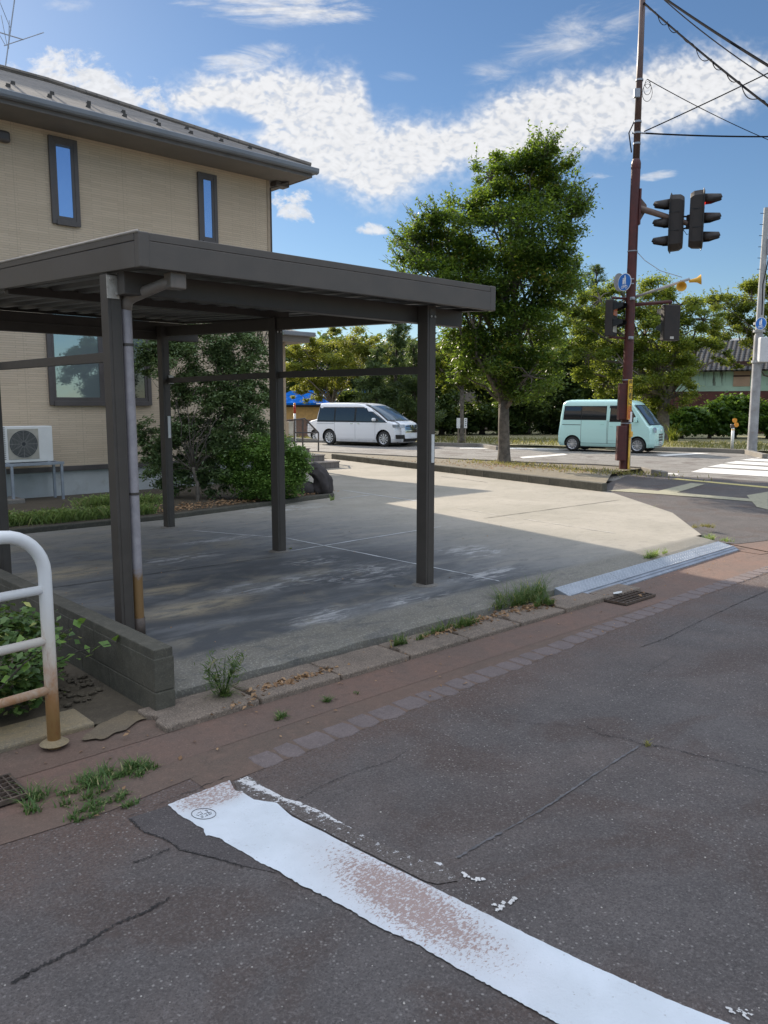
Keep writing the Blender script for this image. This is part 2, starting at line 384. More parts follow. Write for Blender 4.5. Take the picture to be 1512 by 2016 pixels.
def red_mat(name, a, b_, c, sc=1.0, grit=.35):
    m, t, b = newmat(name); co = t.new('ShaderNodeTexCoord').outputs['Object']
    n1 = t.noise(co, 1.4 * sc, 6, .65, .4); n2 = t.noise(co, 16, 4, .7); n3 = t.noise(co, 90, 4, .8); n4 = t.noise(t.mapping(co, (1, 1, 1), (0, 0, 0), (4, 2, 0)), 110, 3, .75)
    c_ = t.mix(t.step(n1, .35, .65), a, b_); c_ = t.mix(t.step(n2, .45, .75, 0, .6), c_, c)
    c_ = t.mix(t.step(n3, .52, .64, 0, grit), c_, tuple(x * .30 for x in a)); c_ = t.mix(t.step(n4, .54, .66, 0, grit), c_, tuple(min(.8, x * 2.0) for x in a))
    t.l.new(c_, b.inputs['Base Color']); b.inputs['Roughness'].default_value = .85
    t.l.new(t.bump(t.math('ADD', n3, t.math('MULTIPLY', n2, 1.5)), .5, .004), b.inputs['Normal']); MATS[name] = m; return m
M_red = red_mat('rust_stained_concrete', (.185, .115, .088), (.15, .105, .085), (.11, .085, .07))
M_brownc = red_mat('brown_stained_concrete', (.16, .105, .08), (.13, .095, .075), (.20, .13, .10))
M_tanc = red_mat('tan_kerb_concrete', (.30, .23, .13), (.24, .20, .145), (.17, .15, .12))
M_paver = red_mat('mauve_paver', (.175, .140, .134), (.150, .120, .114), (.21, .165, .155), 3)
M_cover = red_mat('aggregate_cover', (.21, .165, .130), (.155, .125, .10), (.29, .23, .18), 2, .85)
M_block = red_mat('mossy_block', (.095, .088, .068), (.065, .062, .050), (.14, .13, .105), 1.5)
M_kerb = red_mat('kerb_concrete', (.26, .235, .205), (.20, .185, .165), (.15, .14, .125))
M_soil = red_mat('garden_soil', (.075, .06, .042), (.10, .08, .055), (.14, .115, .08), 2)
M_dry = red_mat('dry_grass_ground', (.30, .26, .15), (.20, .20, .09), (.38, .34, .24), 1)
M_bank = red_mat('planting_strip_soil', (.20, .17, .12), (.15, .13, .095), (.27, .22, .15), 2)
M_carport = plain('bronze_aluminium', (.074, .063, .054), .5, .05, .10, 7)
M_carlight = plain('bronze_face', (.112, .097, .084), .48, .05, .08, 5)
M_deck = plain('underside_deck', (.17, .165, .16), .5, .2, .15, 3)
M_bolt = plain('zinc_bracket', (.55, .52, .47), .5, .3, .15, 20, dirt=(.25, .22, .18))
M_galv = plain('galvanised_steel', (.34, .37, .42), .48, .35, .12, 8, .1, 40)
M_white = plain('white_paint', (.80, .80, .78), .35, 0, .04, 5)
M_dark = plain('dark_rubber', (.02, .02, .02), .6)
M_black = plain('black_trim', (.012, .012, .013), .35)
M_frame = plain('window_frame_grey', (.10, .088, .085), .45, .1, .1, 5)
M_gutterm = plain('grey_gutter', (.20, .22, .25), .4, 0, .1, 2)
M_soffit = plain('soffit_board', (.20, .18, .16), .7, 0, .1, 2)
M_foundation = plain('pale_foundation', (.50, .52, .52), .8, 0, .1, 1.5, .15, 30, dirt=(.36, .36, .34))
M_polem = plain('maroon_pole_paint', (.085, .020, .018), .5, 0, .2, 6, dirt=(.05, .02, .018))
M_sigm = plain('dark_brown_signal', (.026, .020, .018), .6, 0, .25, 6)
M_wire = plain('wire_black', (.016, .016, .019), .95, spec=.05)
M_conc_pole = plain('grey_pole', (.38, .38, .38), .7, 0, .1, 4, .1, 50)
M_bark = plain('grey_bark', (.14, .12, .10), .9, 0, .35, 9, .8, 35)
M_barkd = plain('dark_bark', (.055, .045, .038), .9, 0, .3, 9, .8, 30)
M_lamp = glass('lamp_lens', (.02, .02, .02)); M_glass_dark = glass('dark_glass', (.010, .012, .014)); M_glass_blue = glass('window_glass', (.02, .05, .10))
# ================================================================== ground and roads
def dens0(pts, st=9, amp=2.6):
    out = []
    for a, c in zip(pts, pts[1:] + pts[:1]):
        k = max(1, int(math.hypot(c[0] - a[0], c[1] - a[1]) / st))
        out += [(a[0] + (c[0] - a[0]) * i / k + random.uniform(-amp, amp), a[1] + (c[1] - a[1]) * i / k + random.uniform(-amp, amp)) for i in range(k)]
    return out
G = -0.12; UP = Vector((0, 0, 1))
def wob_line(p0, p1, n, amp, z):
    p0, p1 = Vector(p0[:2]), Vector(p1[:2]); d = (p1 - p0); nrm = Vector((-d.y, d.x)).normalized(); out = []
    for i in range(n + 1):
        k = i / n; a = random.uniform(-amp, amp) if 0 < i < n else 0
        q = p0 + d * k + nrm * a; out.append((q.x, q.y, z))
    return out
def ribbon(name, pts, width, z, mat, jitter=.4, parent=None, rad=None):
    vs, fs = [], []
    for i, p in enumerate(pts):
        a = Vector(pts[max(i - 1, 0)][:2]); c = Vector(pts[min(i + 1, len(pts) - 1)][:2]); d = (c - a).normalized(); n = Vector((-d.y, d.x))
        w = width * random.uniform(1 - jitter, 1 + jitter) * .5 * (1 if 0 < i < len(pts) - 1 else .3)
        vs += [(p[0] + n.x * w, p[1] + n.y * w, z), (p[0] - n.x * w, p[1] - n.y * w, z)]
        if i: fs.append((2 * i - 2, 2 * i, 2 * i + 1, 2 * i - 1))
    o = make(name, vs, fs, mat); o['kind'] = 'structure'
    for p in o.data.polygons:
        if p.normal.z < 0: o.data.flip_normals(); break
    return o
sheet('ground', [(-900, -900), (900, -900), (900, 900), (-900, 900)], -0.30, M_soil)
RD = Vector((.33, -.945, 0)).normalized(); RN = Vector((-RD.y, RD.x, 0))     # main road direction and its far-side normal
# near street (runs along X in front of the slab)
sheet('street', [(-14, -14), (19.4, -14), (19.4, 2.0), (16.6, 3.12), (12.6, 4.0), (-14, 4.0)], G, M_road)
# main road
k0 = P(1245, 926, G); kf = P(1320, 888, G)
def along(p, s): return Vector(p) + RD * s
def off(p, s): return Vector(p) + RN * s
wdt = abs((kf - k0).dot(RN))
a0, a1 = along(k0, -60), along(k0, 40)
sheet('main_road', [off(a0, -3.4), off(along(k0, 7.5), -3.4), off(along(k0, 7.5), 0), a1, off(a1, wdt), off(a0, wdt)], G + .004, M_main)
# concrete gutter band, paver strip, covers
sheet('gutter_channel', [(-6, 3.36), (12.2, 3.36), (12.2, 3.70), (-6, 3.70)], G + .0035, M_red)
sheet('street_edge', [(-6, 3.16), (-3, 3.13), (-1, 3.15), (.2, 3.11), (.8, 3.16), (1.3, 3.12), (1.75, 3.16), (1.95, 3.40), (-6, 3.40)], G + .003, M_brownc)
sheet('side_strip', [(-6, 3.69), (1.95, 3.69), (1.95, 4.02), (-6, 4.02)], G + .006, M_brownc)
b = MB()
b.box(-6, 1.62, 4.02, 4.30, G - .05, G + .035)
o = b.build('kerb', M_tanc, bevel=.012); o['kind'] = 'structure'
# mauve pavers, irregular
b = MB(); x = 2.0
while x < 12.0:
    L = random.uniform(.125, .20); j = lambda: random.uniform(-.010, .010)
    z = G + .006 + random.uniform(-.001, .001)
    yc_ = 3.10 + min(.045 * (x - 2.2), .21) + random.uniform(-.006, .006); y0, y1 = yc_ - .072, yc_ + .072
    cc_ = .012
    poly = [(x + cc_ , y0 + j()), (x + L * .45, y0 - .012 + j()), (x + L - .02, y0 + j()), (x + L - .004 + j() * .4, (y0 + y1) / 2), (x + L - .02, y1 + j()), (x + L * .5, y1 + j() * .5), (x + .015, y1 + j()), (x + .004, (y0 + y1) / 2)]
    b.prism(poly, G - .01, z); x += L
o = b.build('paver_strip', M_paver, bevel=.004, seg=1); o['kind'] = 'structure'
sheet('paver_bed', [(1.70, 3.0), (2.2, 3.02), (6.6, 3.22), (12.2, 3.225), (12.2, 3.365), (1.70, 3.365)], G + .002, M_brownc)
# aggregate gutter covers: every slab a thing
xs = 1.86; k = 0
names = ['broken aggregate gutter cover at the near end beside the block wall', 'aggregate gutter cover in front of the green weed', 'aggregate gutter cover with brown leaves along its back edge', 'aggregate gutter cover before the clean slab edge', 'aggregate gutter cover with small weeds at its street edge', 'aggregate gutter cover by the leafy middle weeds', 'dark aggregate gutter cover beside the big grass clump', 'last aggregate gutter cover next to the steel ramp']
for k in range(8):
    L = .60; x0 = xs + k * L; x1 = x0 + L - .016; y0, y1 = 3.695, 4.03
    z = G + .040 + random.uniform(-.006, .006)
    b = MB()
    b.prism([(x0, y0), (x1, y0), (x1, y1), (x0 + .0, y1), (x0, y1 - .10), (x0 + .035, y1 - .13), (x0 + .035, y0 + .15), (x0, y0 + .12)], G - .04, z)
    o = b.build('gutter_cover', M_cover, bevel=.011); tag(o, names[k], 'gutter cover', 'concrete covers over the street gutter')
# dark slot base beneath covers and slab step
sheet('gutter_shadow_gap', [(1.8, 3.69), (6.65, 3.69), (6.65, 4.30), (1.8, 4.30)], G + .003, M_soil)
sheet('gutter_side', [(6.66, 3.70), (12.2, 3.70), (12.2, 4.10), (6.66, 4.10)], G + .004, M_red)

# slab with bevelled front
sl = [(2.05, 4.50), (5.5, 4.48), (9.5, 4.50), (11.16, 5.75), (13.0, 7.9), (13.1, 8.6), (14.15, 13.6), (15.1, 18.6), (12.2, 22), (9.3, 22), (9.3, 12.9), (9.42, 11.75), (8.75, 10.75), (5.3, 10.2), (2.05, 10.3)]
n = len(sl)
vs = [(x, y, 0) for x, y in sl] + [(x, y, -.25) for x, y in sl]
fs = [tuple(range(n))] + [(i, n + i, n + (i + 1) % n, (i + 1) % n) for i in range(2, n)]
# front apron : wavy lip
m_ = 46; base = len(vs); xa, xb = 2.05, 9.35
for i in range(m_ + 1):
    x = xa + (xb - xa) * i / m_; r1 = random.uniform(-.006, .006); r2 = random.uniform(-.012, .012)
    drop = .075 if x < 5.6 else .055
    ye = 4.085 if x < 5.8 else 4.075 + .13 * (x - 5.8) / 3.5
    vs += [(x, 4.50, 0), (x, max(4.36, ye + .12) + r1, -.014), (x, ye + .07 + r2, -drop * .45), (x, ye + r2 * 1.4, -drop * .8), (x, ye - .015 + r2, -.20)]
for i in range(m_):
    for j in range(4):
        q = base + i * 5 + j; fs.append((q, q + 1, q + 6, q + 5))
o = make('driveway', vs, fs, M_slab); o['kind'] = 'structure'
bm = bmesh.new(); bm.from_mesh(o.data); bmesh.ops.recalc_face_normals(bm, faces=bm.faces)
bm.to_mesh(o.data); bm.free()
M_jw = plain('efflorescence_line', (.62, .64, .66), .8, 0, .15, 8); M_jd = plain('dark_joint', (.06, .06, .055), .9, 0, .2, 8)
def gl(p, q, w, mat, amp=.004, nm='slab_joint', z=.004, n=24, jit=.35): return ribbon(nm, wob_line(p, q, n, amp, z), w, z, mat, jit)
gl(P(566, 1086), P(868, 1037), .020, M_jw); gl(P(380, 1045), P(566, 1060), .016, M_jw)
gl(P(566, 1060), P(905, 1128), .020, M_jw); gl(P(905, 1128), P(985, 1145), .012, M_jw)
gl(P(674, 965), P(830, 988), .028, M_jw); gl(P(669, 982), P(728, 975), .026, M_jw)
gl(P(0, 1172), P(545, 1096), .012, M_jd); gl(P(952, 1021), P(1222, 984), .016, M_jd); gl(P(868, 938), P(960, 950), .02, M_jd)
# faint efflorescence streaks in sunlight
for a, c in [((900, 1000), (1010, 1020)), ((1030, 1022), (1210, 1050))]:
    gl(P(*a), P(*c), .02, plain('pale_streak', (.50, .47, .42), .8), .01, 'slab_streak', .0035, 18, .8)

# asphalt cracks and seams
M_crack = plain('crack_dark', (.030, .027, .026), .95)
M_seam = plain('seam_grey', (.13, .125, .13), .9, 0, .25, 15)
def crack(pix, w, amp=.008, mat=None, nm='asphalt_crack', n=22):
    pts = []
    for a, c in zip(pix[:-1], pix[1:]):
        seg = wob_line(P(*a, G), P(*c, G), n, amp, 0); pts += seg if not pts else seg[1:]
    return ribbon(nm, pts, w * (.62 if mat is None else 1), G + .0045, mat or M_crack, .95)
crack([(22, 1938), (60, 1915), (150, 1870), (230, 1820), (300, 1790), (335, 1768)], .012)
crack([(252, 1612), (285, 1640), (330, 1655), (355, 1675), (420, 1690), (480, 1708)], .006)
crack([(335, 1672), (290, 1690), (262, 1700)], .006)
crack([(1155, 1430), (1180, 1447), (1235, 1455), (1265, 1467), (1300, 1470), (1380, 1490), (1430, 1502), (1512, 1522)], .006)
crack([(975, 1415), (1040, 1425), (1130, 1430)], .003)
crack([(1512, 1163), (1460, 1185), (1365, 1230), (1310, 1258), (1260, 1275)], .008, .004)
crack([(1262, 1468), (1180, 1520), (1060, 1600), (960, 1655), (900, 1690)], .009, .003, M_seam, 'asphalt_seam')
crack([(560, 1590), (640, 1545), (700, 1520), (770, 1500), (800, 1480)], .004, .003)
crack([(1262, 1330), (1300, 1310), (1330, 1290)], .003); crack([(250, 1610), (460, 1525)], .004)
crack([(550, 1735), (640, 1790)], .002)
o = sheet('asphalt_repair', [P(*q, G)[:2] for q in [(252, 1612), (340, 1585), (430, 1640), (545, 1720), (480, 1706), (420, 1690), (355, 1675), (330, 1655), (285, 1640)]], G + .003, M_patch)
def blotch(name, c, r, z, mat, n=14, sx=1.0):
    pts = []
    for i in range(n):
        t = 2 * math.pi * i / n; k = random.uniform(.65, 1.15); pts.append((c[0] + math.cos(t) * r * k * sx, c[1] + math.sin(t) * r * k))
    return sheet(name, pts, z, mat)

# ---- stop line
def stopmat():
    m, t, b = newmat('stop_line_paint'); co = t.new('ShaderNodeTexCoord').outputs['Object']; x, y, z = t.sep(co)
    n = t.noise(t.mapping(co, (10, 3, 1), (0, 0, .3)), 3.0, 6, .75, .4); f = t.noise(co, 95, 4, .75); n0 = t.noise(co, 5, 4, .6)
    def sp(px, py, sx, sy, sh=.15):
        c0 = P(px, py, G); q = t.mapping(co, (1 / sx, 1 / sy, 0), (0, 0, 0), (-c0.x / sx, -c0.y / sy, 0))
        l = t.new('ShaderNodeVectorMath', operation='LENGTH'); t.l.new(q, l.inputs[0]); return t.step(l.outputs['Value'], 1.0, sh)
    s_ = t.math('MAXIMUM', sp(800, 1775, .26, .80), t.math('MULTIPLY', sp(425, 1565, .30, .16, .4), .85))
    f2 = t.noise(t.mapping(co, (1, 1.5, 1)), 52, 5, .8); thr = t.math('SUBTRACT', .74, t.math('MULTIPLY', s_, t.math('ADD', .24, t.math('MULTIPLY', n, .16)))); k = t.math('MULTIPLY', t.step(f2, thr, t.math('ADD', thr, .05)), .92)
    c_ = t.mix(k, t.mix(t.math('MULTIPLY', s_, .38), t.mix(t.step(n0, .3, .7), (.70, .74, .79), (.62, .66, .70)), (.48, .39, .36)), (.34, .235, .205))
    edge = t.math('MULTIPLY', t.step(n, .52, .62), t.step(f, .5, .62)); c_ = t.mix(t.math('MULTIPLY', edge, .28), c_, (.42, .40, .40))
    sp2 = t.noise(co, 60, 2, .5); c_ = t.mix(t.step(sp2, .70, .76, 0, .5), c_, (.25, .22, .2))
    t.l.new(c_, b.inputs['Base Color']); b.inputs['Roughness'].default_value = .65
    t.l.new(t.bump(t.math('ADD', f, n0), .5, .004), b.inputs['Normal']); return m
M_stop = stopmat()
left = [(330, 1584), (356, 1606), (400, 1632), (405, 1644), (432, 1650), (470, 1672), (520, 1702), (545, 1712), (580, 1735), (680, 1785), (740, 1822), (820, 1858), (900, 1905), (985, 1952), (1100, 2016), (1240, 2094)]
right = [(332, 1583), (452, 1536), (462, 1556), (478, 1560), (500, 1574), (545, 1580), (556, 1590), (575, 1608), (640, 1640), (730, 1686), (840, 1740), (960, 1800), (1060, 1850), (1180, 1907), (1310, 1965), (1442, 2017), (1600, 2090)]
def dens(pts, st=12, amp=1.6):
    out = []
    for a, c in zip(pts[:-1], pts[1:]):
        L = math.hypot(c[0] - a[0], c[1] - a[1]); k = max(1, int(L / st))
        for i in range(k):
            t = i / k; out.append((a[0] + (c[0] - a[0]) * t + random.uniform(-amp, amp), a[1] + (c[1] - a[1]) * t + random.uniform(-amp, amp)))
    out.append(pts[-1]); return out
dl, dr = dens(left, 6, 1.3), dens(right, 9, .6)
poly = [P(*q, G + .006) for q in dl] + [P(*q, G + .006) for q in reversed(dr)]
me = bpy.data.meshes.new('stop_line'); bm = bmesh.new()
vv = [bm.verts.new(q) for q in poly]; bm.verts.ensure_lookup_table()
es = [bm.edges.new((vv[i], vv[(i + 1) % len(vv)])) for i in range(len(vv)) if (vv[i].co - vv[(i + 1) % len(vv)].co).length > 1e-6]
bmesh.ops.triangle_fill(bm, edges=es, use_beauty=True)
for f_ in bm.faces:
    if f_.normal.z < 0: f_.normal_flip()
bm.to_mesh(me); bm.free(); me.materials.append(M_stop); o = bpy.data.objects.new('stop_line', me); col.objects.link(o); o['kind'] = 'structure'
# flakes of the worn older line beside it
M_old = plain('old_line_paint', (.66, .64, .62), .7, 0, .15, 40, .5, 90, dirt=(.2, .17, .16))
b = MB()
def flake(px, py, r, asp=1.0):
    c = P(px, py, G + .005); nn = random.randint(5, 9); pts = []
    for i in range(nn):
        t = 2 * math.pi * i / nn; k = random.uniform(.45, 1.25); pts.append((c.x + math.cos(t) * r * k * .8, c.y + math.sin(t) * r * k * asp))
    z = G + .005 + random.uniform(0, .0008); bb = len(b.v); b.v += [Vector((x, y, z)) for x, y in pts]; b.f.append(tuple(range(bb, bb + nn)))
edge = [(462, 1541), (490, 1529), (522, 1552), (562, 1573), (592, 1581), (642, 1604), (702, 1637), (747, 1662), (792, 1679), (832, 1697), (868, 1700)]
def wornmat():
    m, t, b = newmat('worn_line_paint'); co = t.new('ShaderNodeTexCoord').outputs['Object']
    p0, p1 = P(560, 1572, G), P(862, 1697, G); d = (p1 - p0).normalized(); nn = Vector((-d.y, d.x, 0)); nn = -nn if nn.dot(P(700, 1700, G) - p0) > 0 else nn
    dist = t.math('SUBTRACT', t.dot(co, tuple(nn)), p0.dot(nn)); s_ = t.math('SUBTRACT', t.dot(co, tuple(d)), p0.dot(d))
    n = t.noise(co, 46, 5, .75, .2); n2 = t.noise(co, 9, 3, .6); wbl = t.math('MULTIPLY', t.math('SUBTRACT', n2, .5), .035)
    rim = t.step(t.math('ABSOLUTE', t.math('ADD', dist, wbl)), .030, .006)
    thr = t.math('SUBTRACT', .57, t.math('MULTIPLY', rim, .15)); thr = t.math('ADD', thr, t.math('MULTIPLY', t.step(s_, .1, .65), .005)); inner = t.step(dist, -.15, -.03, .10, 0); thr = t.math('ADD', thr, inner)
    k = t.step(t.math('SUBTRACT', n, thr), 0.0, .03)
    g = t.noise(co, 110, 3, .7); base = t.mix(t.step(g, .4, .62), (.085, .068, .060), (.15, .13, .12)); c_ = t.mix(k, base, (.66, .65, .65))
    t.l.new(c_, b.inputs['Base Color']); b.inputs['Roughness'].default_value = .8; t.l.new(t.bump(t.math('ADD', g, t.math('MULTIPLY', k, 1.5)), .5, .004), b.inputs['Normal']); return m
wb = [P(*q, G)[:2] for q in dens(edge, 8, .8)] + [P(*q, G)[:2] for q in dens([(905, 1735), (860, 1742), (840, 1738), (730, 1684), (640, 1638), (575, 1606), (545, 1584), (500, 1580), (470, 1566)], 12, .8)]
me = bpy.data.meshes.new('worn_line'); bm = bmesh.new(); vv = [bm.verts.new((x, y, G + .0045)) for x, y in wb]
es = [bm.edges.new((vv[i], vv[(i + 1) % len(vv)])) for i in range(len(vv))]; bmesh.ops.triangle_fill(bm, edges=es, use_beauty=True)
for f_ in bm.faces:
    if f_.normal.z < 0: f_.normal_flip()
bm.to_mesh(me); bm.free(); me.materials.append(wornmat()); o = bpy.data.objects.new('worn_line', me); col.objects.link(o); o['kind'] = 'structure'
for c, r in [((482, 1534), .012), ((470, 1537), .009), ((493, 1534), .007), ((915, 1722), .012), ((928, 1728), .011), ((945, 1732), .013), ((1012, 1769), .015), ((1005, 1775), .012), ((985, 1785), .014), ((975, 1782), .011), ((990, 1776), .009), ((980, 1790), .010),
             ((1435, 1985), .010), ((1440, 1990), .007), ((1465, 1992), .008), ((1474, 2000), .009), ((1455, 1988), .005)]:
    for k in range(5): flake(c[0] + random.gauss(0, 4), c[1] + random.gauss(0, 2.2), r * random.uniform(.4, .9), 1)
for i in range(60): flake(random.uniform(900, 1015), random.uniform(1720, 1795), random.uniform(.001, .003))
o = b.build('worn_line_flakes', M_old); o['kind'] = 'structure'
for p in o.data.polygons:
    pass
bm = bmesh.new(); bm.from_mesh(o.data)
for f_ in bm.faces:
    if f_.normal.z < 0: f_.normal_flip()
bm.to_mesh(o.data); bm.free()
# paint stamp on the stop line: oval ring with strokes of hand-cut letters
M_ink = plain('stamp_ink', (.03, .03, .035), .7)
c = P(401, 1602, G + .0075)
ct = [P(401 + 24 * math.cos(t), 1602 + 10.5 * math.sin(t), G + .0075) for t in np.linspace(0, 2 * math.pi, 41)]
bst = MB(); bst.tube(ct, .0012, 5, False)
def stroke(pp): bst.tube([P(401 + x, 1602 + y, G + .0078) for x, y in pp], .0011, 4, False)
for pp in [[(-12, -1), (-6, -4), (-2, 0), (-8, 2)], [(2, -7), (8, -6), (6, -3), (12, -2), (9, 0)], [(0, 1), (4, -1), (8, 3), (3, 5)], [(-6, 5), (-2, 4), (-1, 7), (-5, 7)], [(-14, 2), (-9, 4)], [(10, 2), (15, 0), (14, -4)]]: stroke(pp)
o = bst.build('stamp_mark', M_ink); o['kind'] = 'structure'

# ---- far markings, kerbs, pavement at the corner
M_line = plain('road_paint_white', (.70, .68, .64), .7, 0, .1, 6, dirt=(.45, .42, .38))
for q in [[(1360, 930), (1387, 921.5), (1512, 928.5), (1640, 936), (1640, 947), (1512, 939)], [(1392, 919.5), (1420, 914.2), (1512, 920), (1640, 927), (1640, 934), (1512, 926)],
          [(1425, 912.5), (1450, 908.2), (1640, 918), (1640, 924.5)], [(1456, 906.3), (1480, 903), (1640, 911), (1640, 916.5)], [(1486, 901.8), (1504, 899.5), (1640, 905.5), (1640, 910)]]:
    o = sheet('crosswalk_bar', [P(*p_, G)[:2] for p_ in q], G + .009, M_line)
for q in [[(1022, 900), (1110, 893.5), (1118, 896), (1030, 903)], [(1290, 896), (1370, 892), (1400, 893), (1310, 898.5)], [(1275, 930), (1335, 933), (1335, 935.5), (1275, 932)], [(905, 882), (960, 881), (1100, 884), (1100, 885.5), (905, 883.5)]]:
    sheet('lane_line', [P(*p_, G)[:2] for p_ in q], G + .009, M_line)
# pavement (asphalt) at the corner
pv = [P(1183, 945, -.05), P(1260, 934, -.05), P(1330, 941, -.05), P(1512, 962, -.05), P(1700, 985, -.05), P(1512, 1040, -.05), P(1430, 1056, -.05), P(1330, 1010, -.05), P(1190, 968, -.05)]
sheet('corner_base', [(9.3, 3.7), (12, 3.0), (18.2, 2.2), (18.2, 8.5), (13, 9.2), (9.4, 4.45)], -.112, M_red)
sheet('pavement', [(9.75, 4.15), (12.6, 3.4), (18.2, 3.0), (18.4, 8.6), tuple(P(1330, 939, G)[:2]), tuple(P(1240, 936, G)[:2]), (13.0, 8.6), (12.95, 8.0), (11.2, 5.7), (9.55, 4.45)], -.100, M_walk)
sheet('pavement_edge', [(9.5, 3.70), (13, 3.1), (18.2, 2.7), (18.2, 3.2), (12.8, 3.75), (9.7, 4.25)], -.104, M_red)
sheet('pavement_margin', [P(1250, 932, G)[:2], P(1400, 946, G)[:2], P(1512, 957, G)[:2], P(1700, 974, G)[:2], P(1700, 985, G)[:2], P(1512, 967, G)[:2], P(1330, 949, G)[:2]], G + .013, M_kerb)
M_tact = plain('tactile_tile_paint', (.50, .43, .18), .8, 0, .2, 25, .6, 60, dirt=(.30, .27, .17))
M_tact2 = plain('worn_tactile_tile', (.33, .31, .22), .8, 0, .2, 25, .6, 60)
ZP = -.094
for q, mm in [([(1320, 943), (1335, 942), (1512, 958), (1512, 961)], M_tact), ([(1195, 966), (1245, 962), (1300, 967), (1512, 985), (1512, 990), (1300, 973)], M_tact2), ([(1290, 968), (1360, 951), (1388, 953), (1325, 972)], M_tact2), ([(1470, 975), (1512, 968), (1512, 1003), (1490, 998)], M_tact2)]:
    sheet('tactile_paving', [P(*p_, ZP)[:2] for p_ in q], ZP + random.uniform(0, .003), mm)
# planting strip between kerb and slab wall
def poly3(name, pts, z, mat): return sheet(name, pts, z, mat)
k_pts = [P(632, 897, G), P(760, 904, G), P(860, 910, G), P(1050, 920, G), P(1175, 924.5, G), P(1262, 931, G), P(1302, 941, G)]
w_pts = [Vector((15.1, 18.7, 0)), Vector((14.45, 15.5, 0)), Vector((14.0, 13.1, 0)), Vector((13.45, 10.4, 0)), Vector((12.97, 8.12, 0))]
strip = [tuple(p_[:2]) for p_ in k_pts[:6]] + [tuple(P(1205, 940, G)[:2])] + [tuple(p_[:2]) for p_ in reversed(w_pts)] + [(16.5, 26)]
sheet('planting_strip', strip, G + .115, M_bank)
def extr(name, pts, w, h, z0, mat, side=1, jitter=0.0, kind='structure'):
    b = MB(); outer = []
    for i, p in enumerate(pts):
        a = Vector(pts[max(i - 1, 0)]); c = Vector(pts[min(i + 1, len(pts) - 1)]); d = (c - a); d.z = 0; d.normalize(); n = Vector((-d.y, d.x, 0)) * side
        outer.append(Vector(p) + n * w)
    vs = []
    for p, q in zip(pts, outer):
        vs += [(p[0], p[1], z0), (p[0], p[1], z0 + h), (q.x, q.y, z0 + h), (q.x, q.y, z0)]
    fs = []
    for i in range(len(pts) - 1):
        a = 4 * i
        for j in range(4): fs.append((a + j, a + (j + 1) % 4, a + 4 + (j + 1) % 4, a + 4 + j))
    fs += [(0, 3, 2, 1), (len(vs) - 4, len(vs) - 3, len(vs) - 2, len(vs) - 1)]
    o = make(name, vs, fs, mat, bevel=.012); bm = bmesh.new(); bm.from_mesh(o.data); bmesh.ops.recalc_face_normals(bm, faces=bm.faces); bm.to_mesh(o.data); bm.free()
    if kind: o['kind'] = kind
    return o
extr('kerb', [P(500, 889, G)] + k_pts, .16, .17, G - .02, M_kerb, 1)
o = extr('block_wall', w_pts + [Vector((12.96, 8.08, 0))], .13, .215, -.06, M_block, 1, kind=None)
tag(o, 'low grey concrete block wall along the sunlit far side of the driveway', 'wall')
M_mort = plain('pale_mortar', (.17, .155, .13), .9, 0, .3, 20)
for p_, q_ in zip(w_pts[:-1], w_pts[1:]):
    p_, q_ = Vector(p_), Vector(q_); L_ = (q_ - p_).length; dd = (q_ - p_).normalized(); nn = Vector((-dd.y, dd.x, 0))
    for k in range(int(L_ / .62)):
        c_ = p_ + dd * (.3 + .62 * k); MB().obox(c_ - dd * .005 + nn * .02 - UP * -.045, c_ + dd * .005 + nn * .02 + UP * .045, .046, .20).build('mortar_joint', M_mort, o)
# far kerb and verge
extr('kerb', [P(560, 866, G), P(650, 872, G), P(800, 876.5, G), P(945, 880, G), P(985, 886, G)], .18, .17, G - .02, M_kerb, -1)
extr('kerb', [P(1195, 884, G), P(1320, 888, G), P(1400, 890, G), P(1475, 893.5, G), P(1512, 903, G)], .18, .17, G - .02, M_kerb, -1)
fk0, fk1 = off(along(k0, -70), wdt - .3), off(along(k0, 60), wdt - .3)
sheet('verge', [fk0, fk1, off(fk1, 60), off(fk0, 60)], G + .09, M_dry)
sheet('far_path', [off(fk0, .6), off(fk1, .6), off(fk1, 2.0), off(fk0, 2.0)], G + .1, plain('path_asphalt', (.26, .25, .22), .9, 0, .2, 3, dirt=(.34, .30, .2)))
# garden bed
sheet('garden_bed', [(-8, 10.25), (2.05, 10.3), (5.3, 10.25), (8.72, 10.82), (9.36, 11.75), (9.3, 14.5), (-8, 14.5)], .055, M_soil)
extr('garden_kerb', [Vector((-8, 10.24, 0)), Vector((2.05, 10.28, 0)), Vector((5.3, 10.20, 0)), Vector((8.75, 10.76, 0)), Vector((9.42, 11.75, 0)), Vector((9.34, 13.6, 0))], .10, .085, -.02, M_block, 1)
# small left-hand soil area by the rail
sheet('planting_soil', [(-6, 4.03), (1.95, 4.03), (1.93, 9), (-6, 9)], G + .016, M_soil)
sheet('tan_patch', [P(*q, G)[:2] for q in dens0([(160, 1462), (185, 1440), (222, 1418), (262, 1404), (300, 1413), (268, 1428), (240, 1446), (205, 1462)])], G + .018, red_mat('dull_tan_dirt', (.19, .145, .09), (.15, .12, .085), (.12, .095, .07)))
b = MB(); 
for i in range(150):
    c = Vector((random.uniform(1.45, 1.90), random.uniform(4.38, 5.4), G + .025)); r = random.uniform(.006, .026)
    b.lathe([(0.001, -r * .4), (r * .8, -r * .2), (r, .2 * r), (r * .6, .55 * r), (0.001, .7 * r)], 7, Matrix.Translation(c) @ Matrix.Rotation(random.uniform(0, 3), 4, 'Z') @ Matrix.Rotation(random.uniform(-.5, .5), 4, 'X'))
tag(b.build('soil_clods', M_soil), kind='stuff')

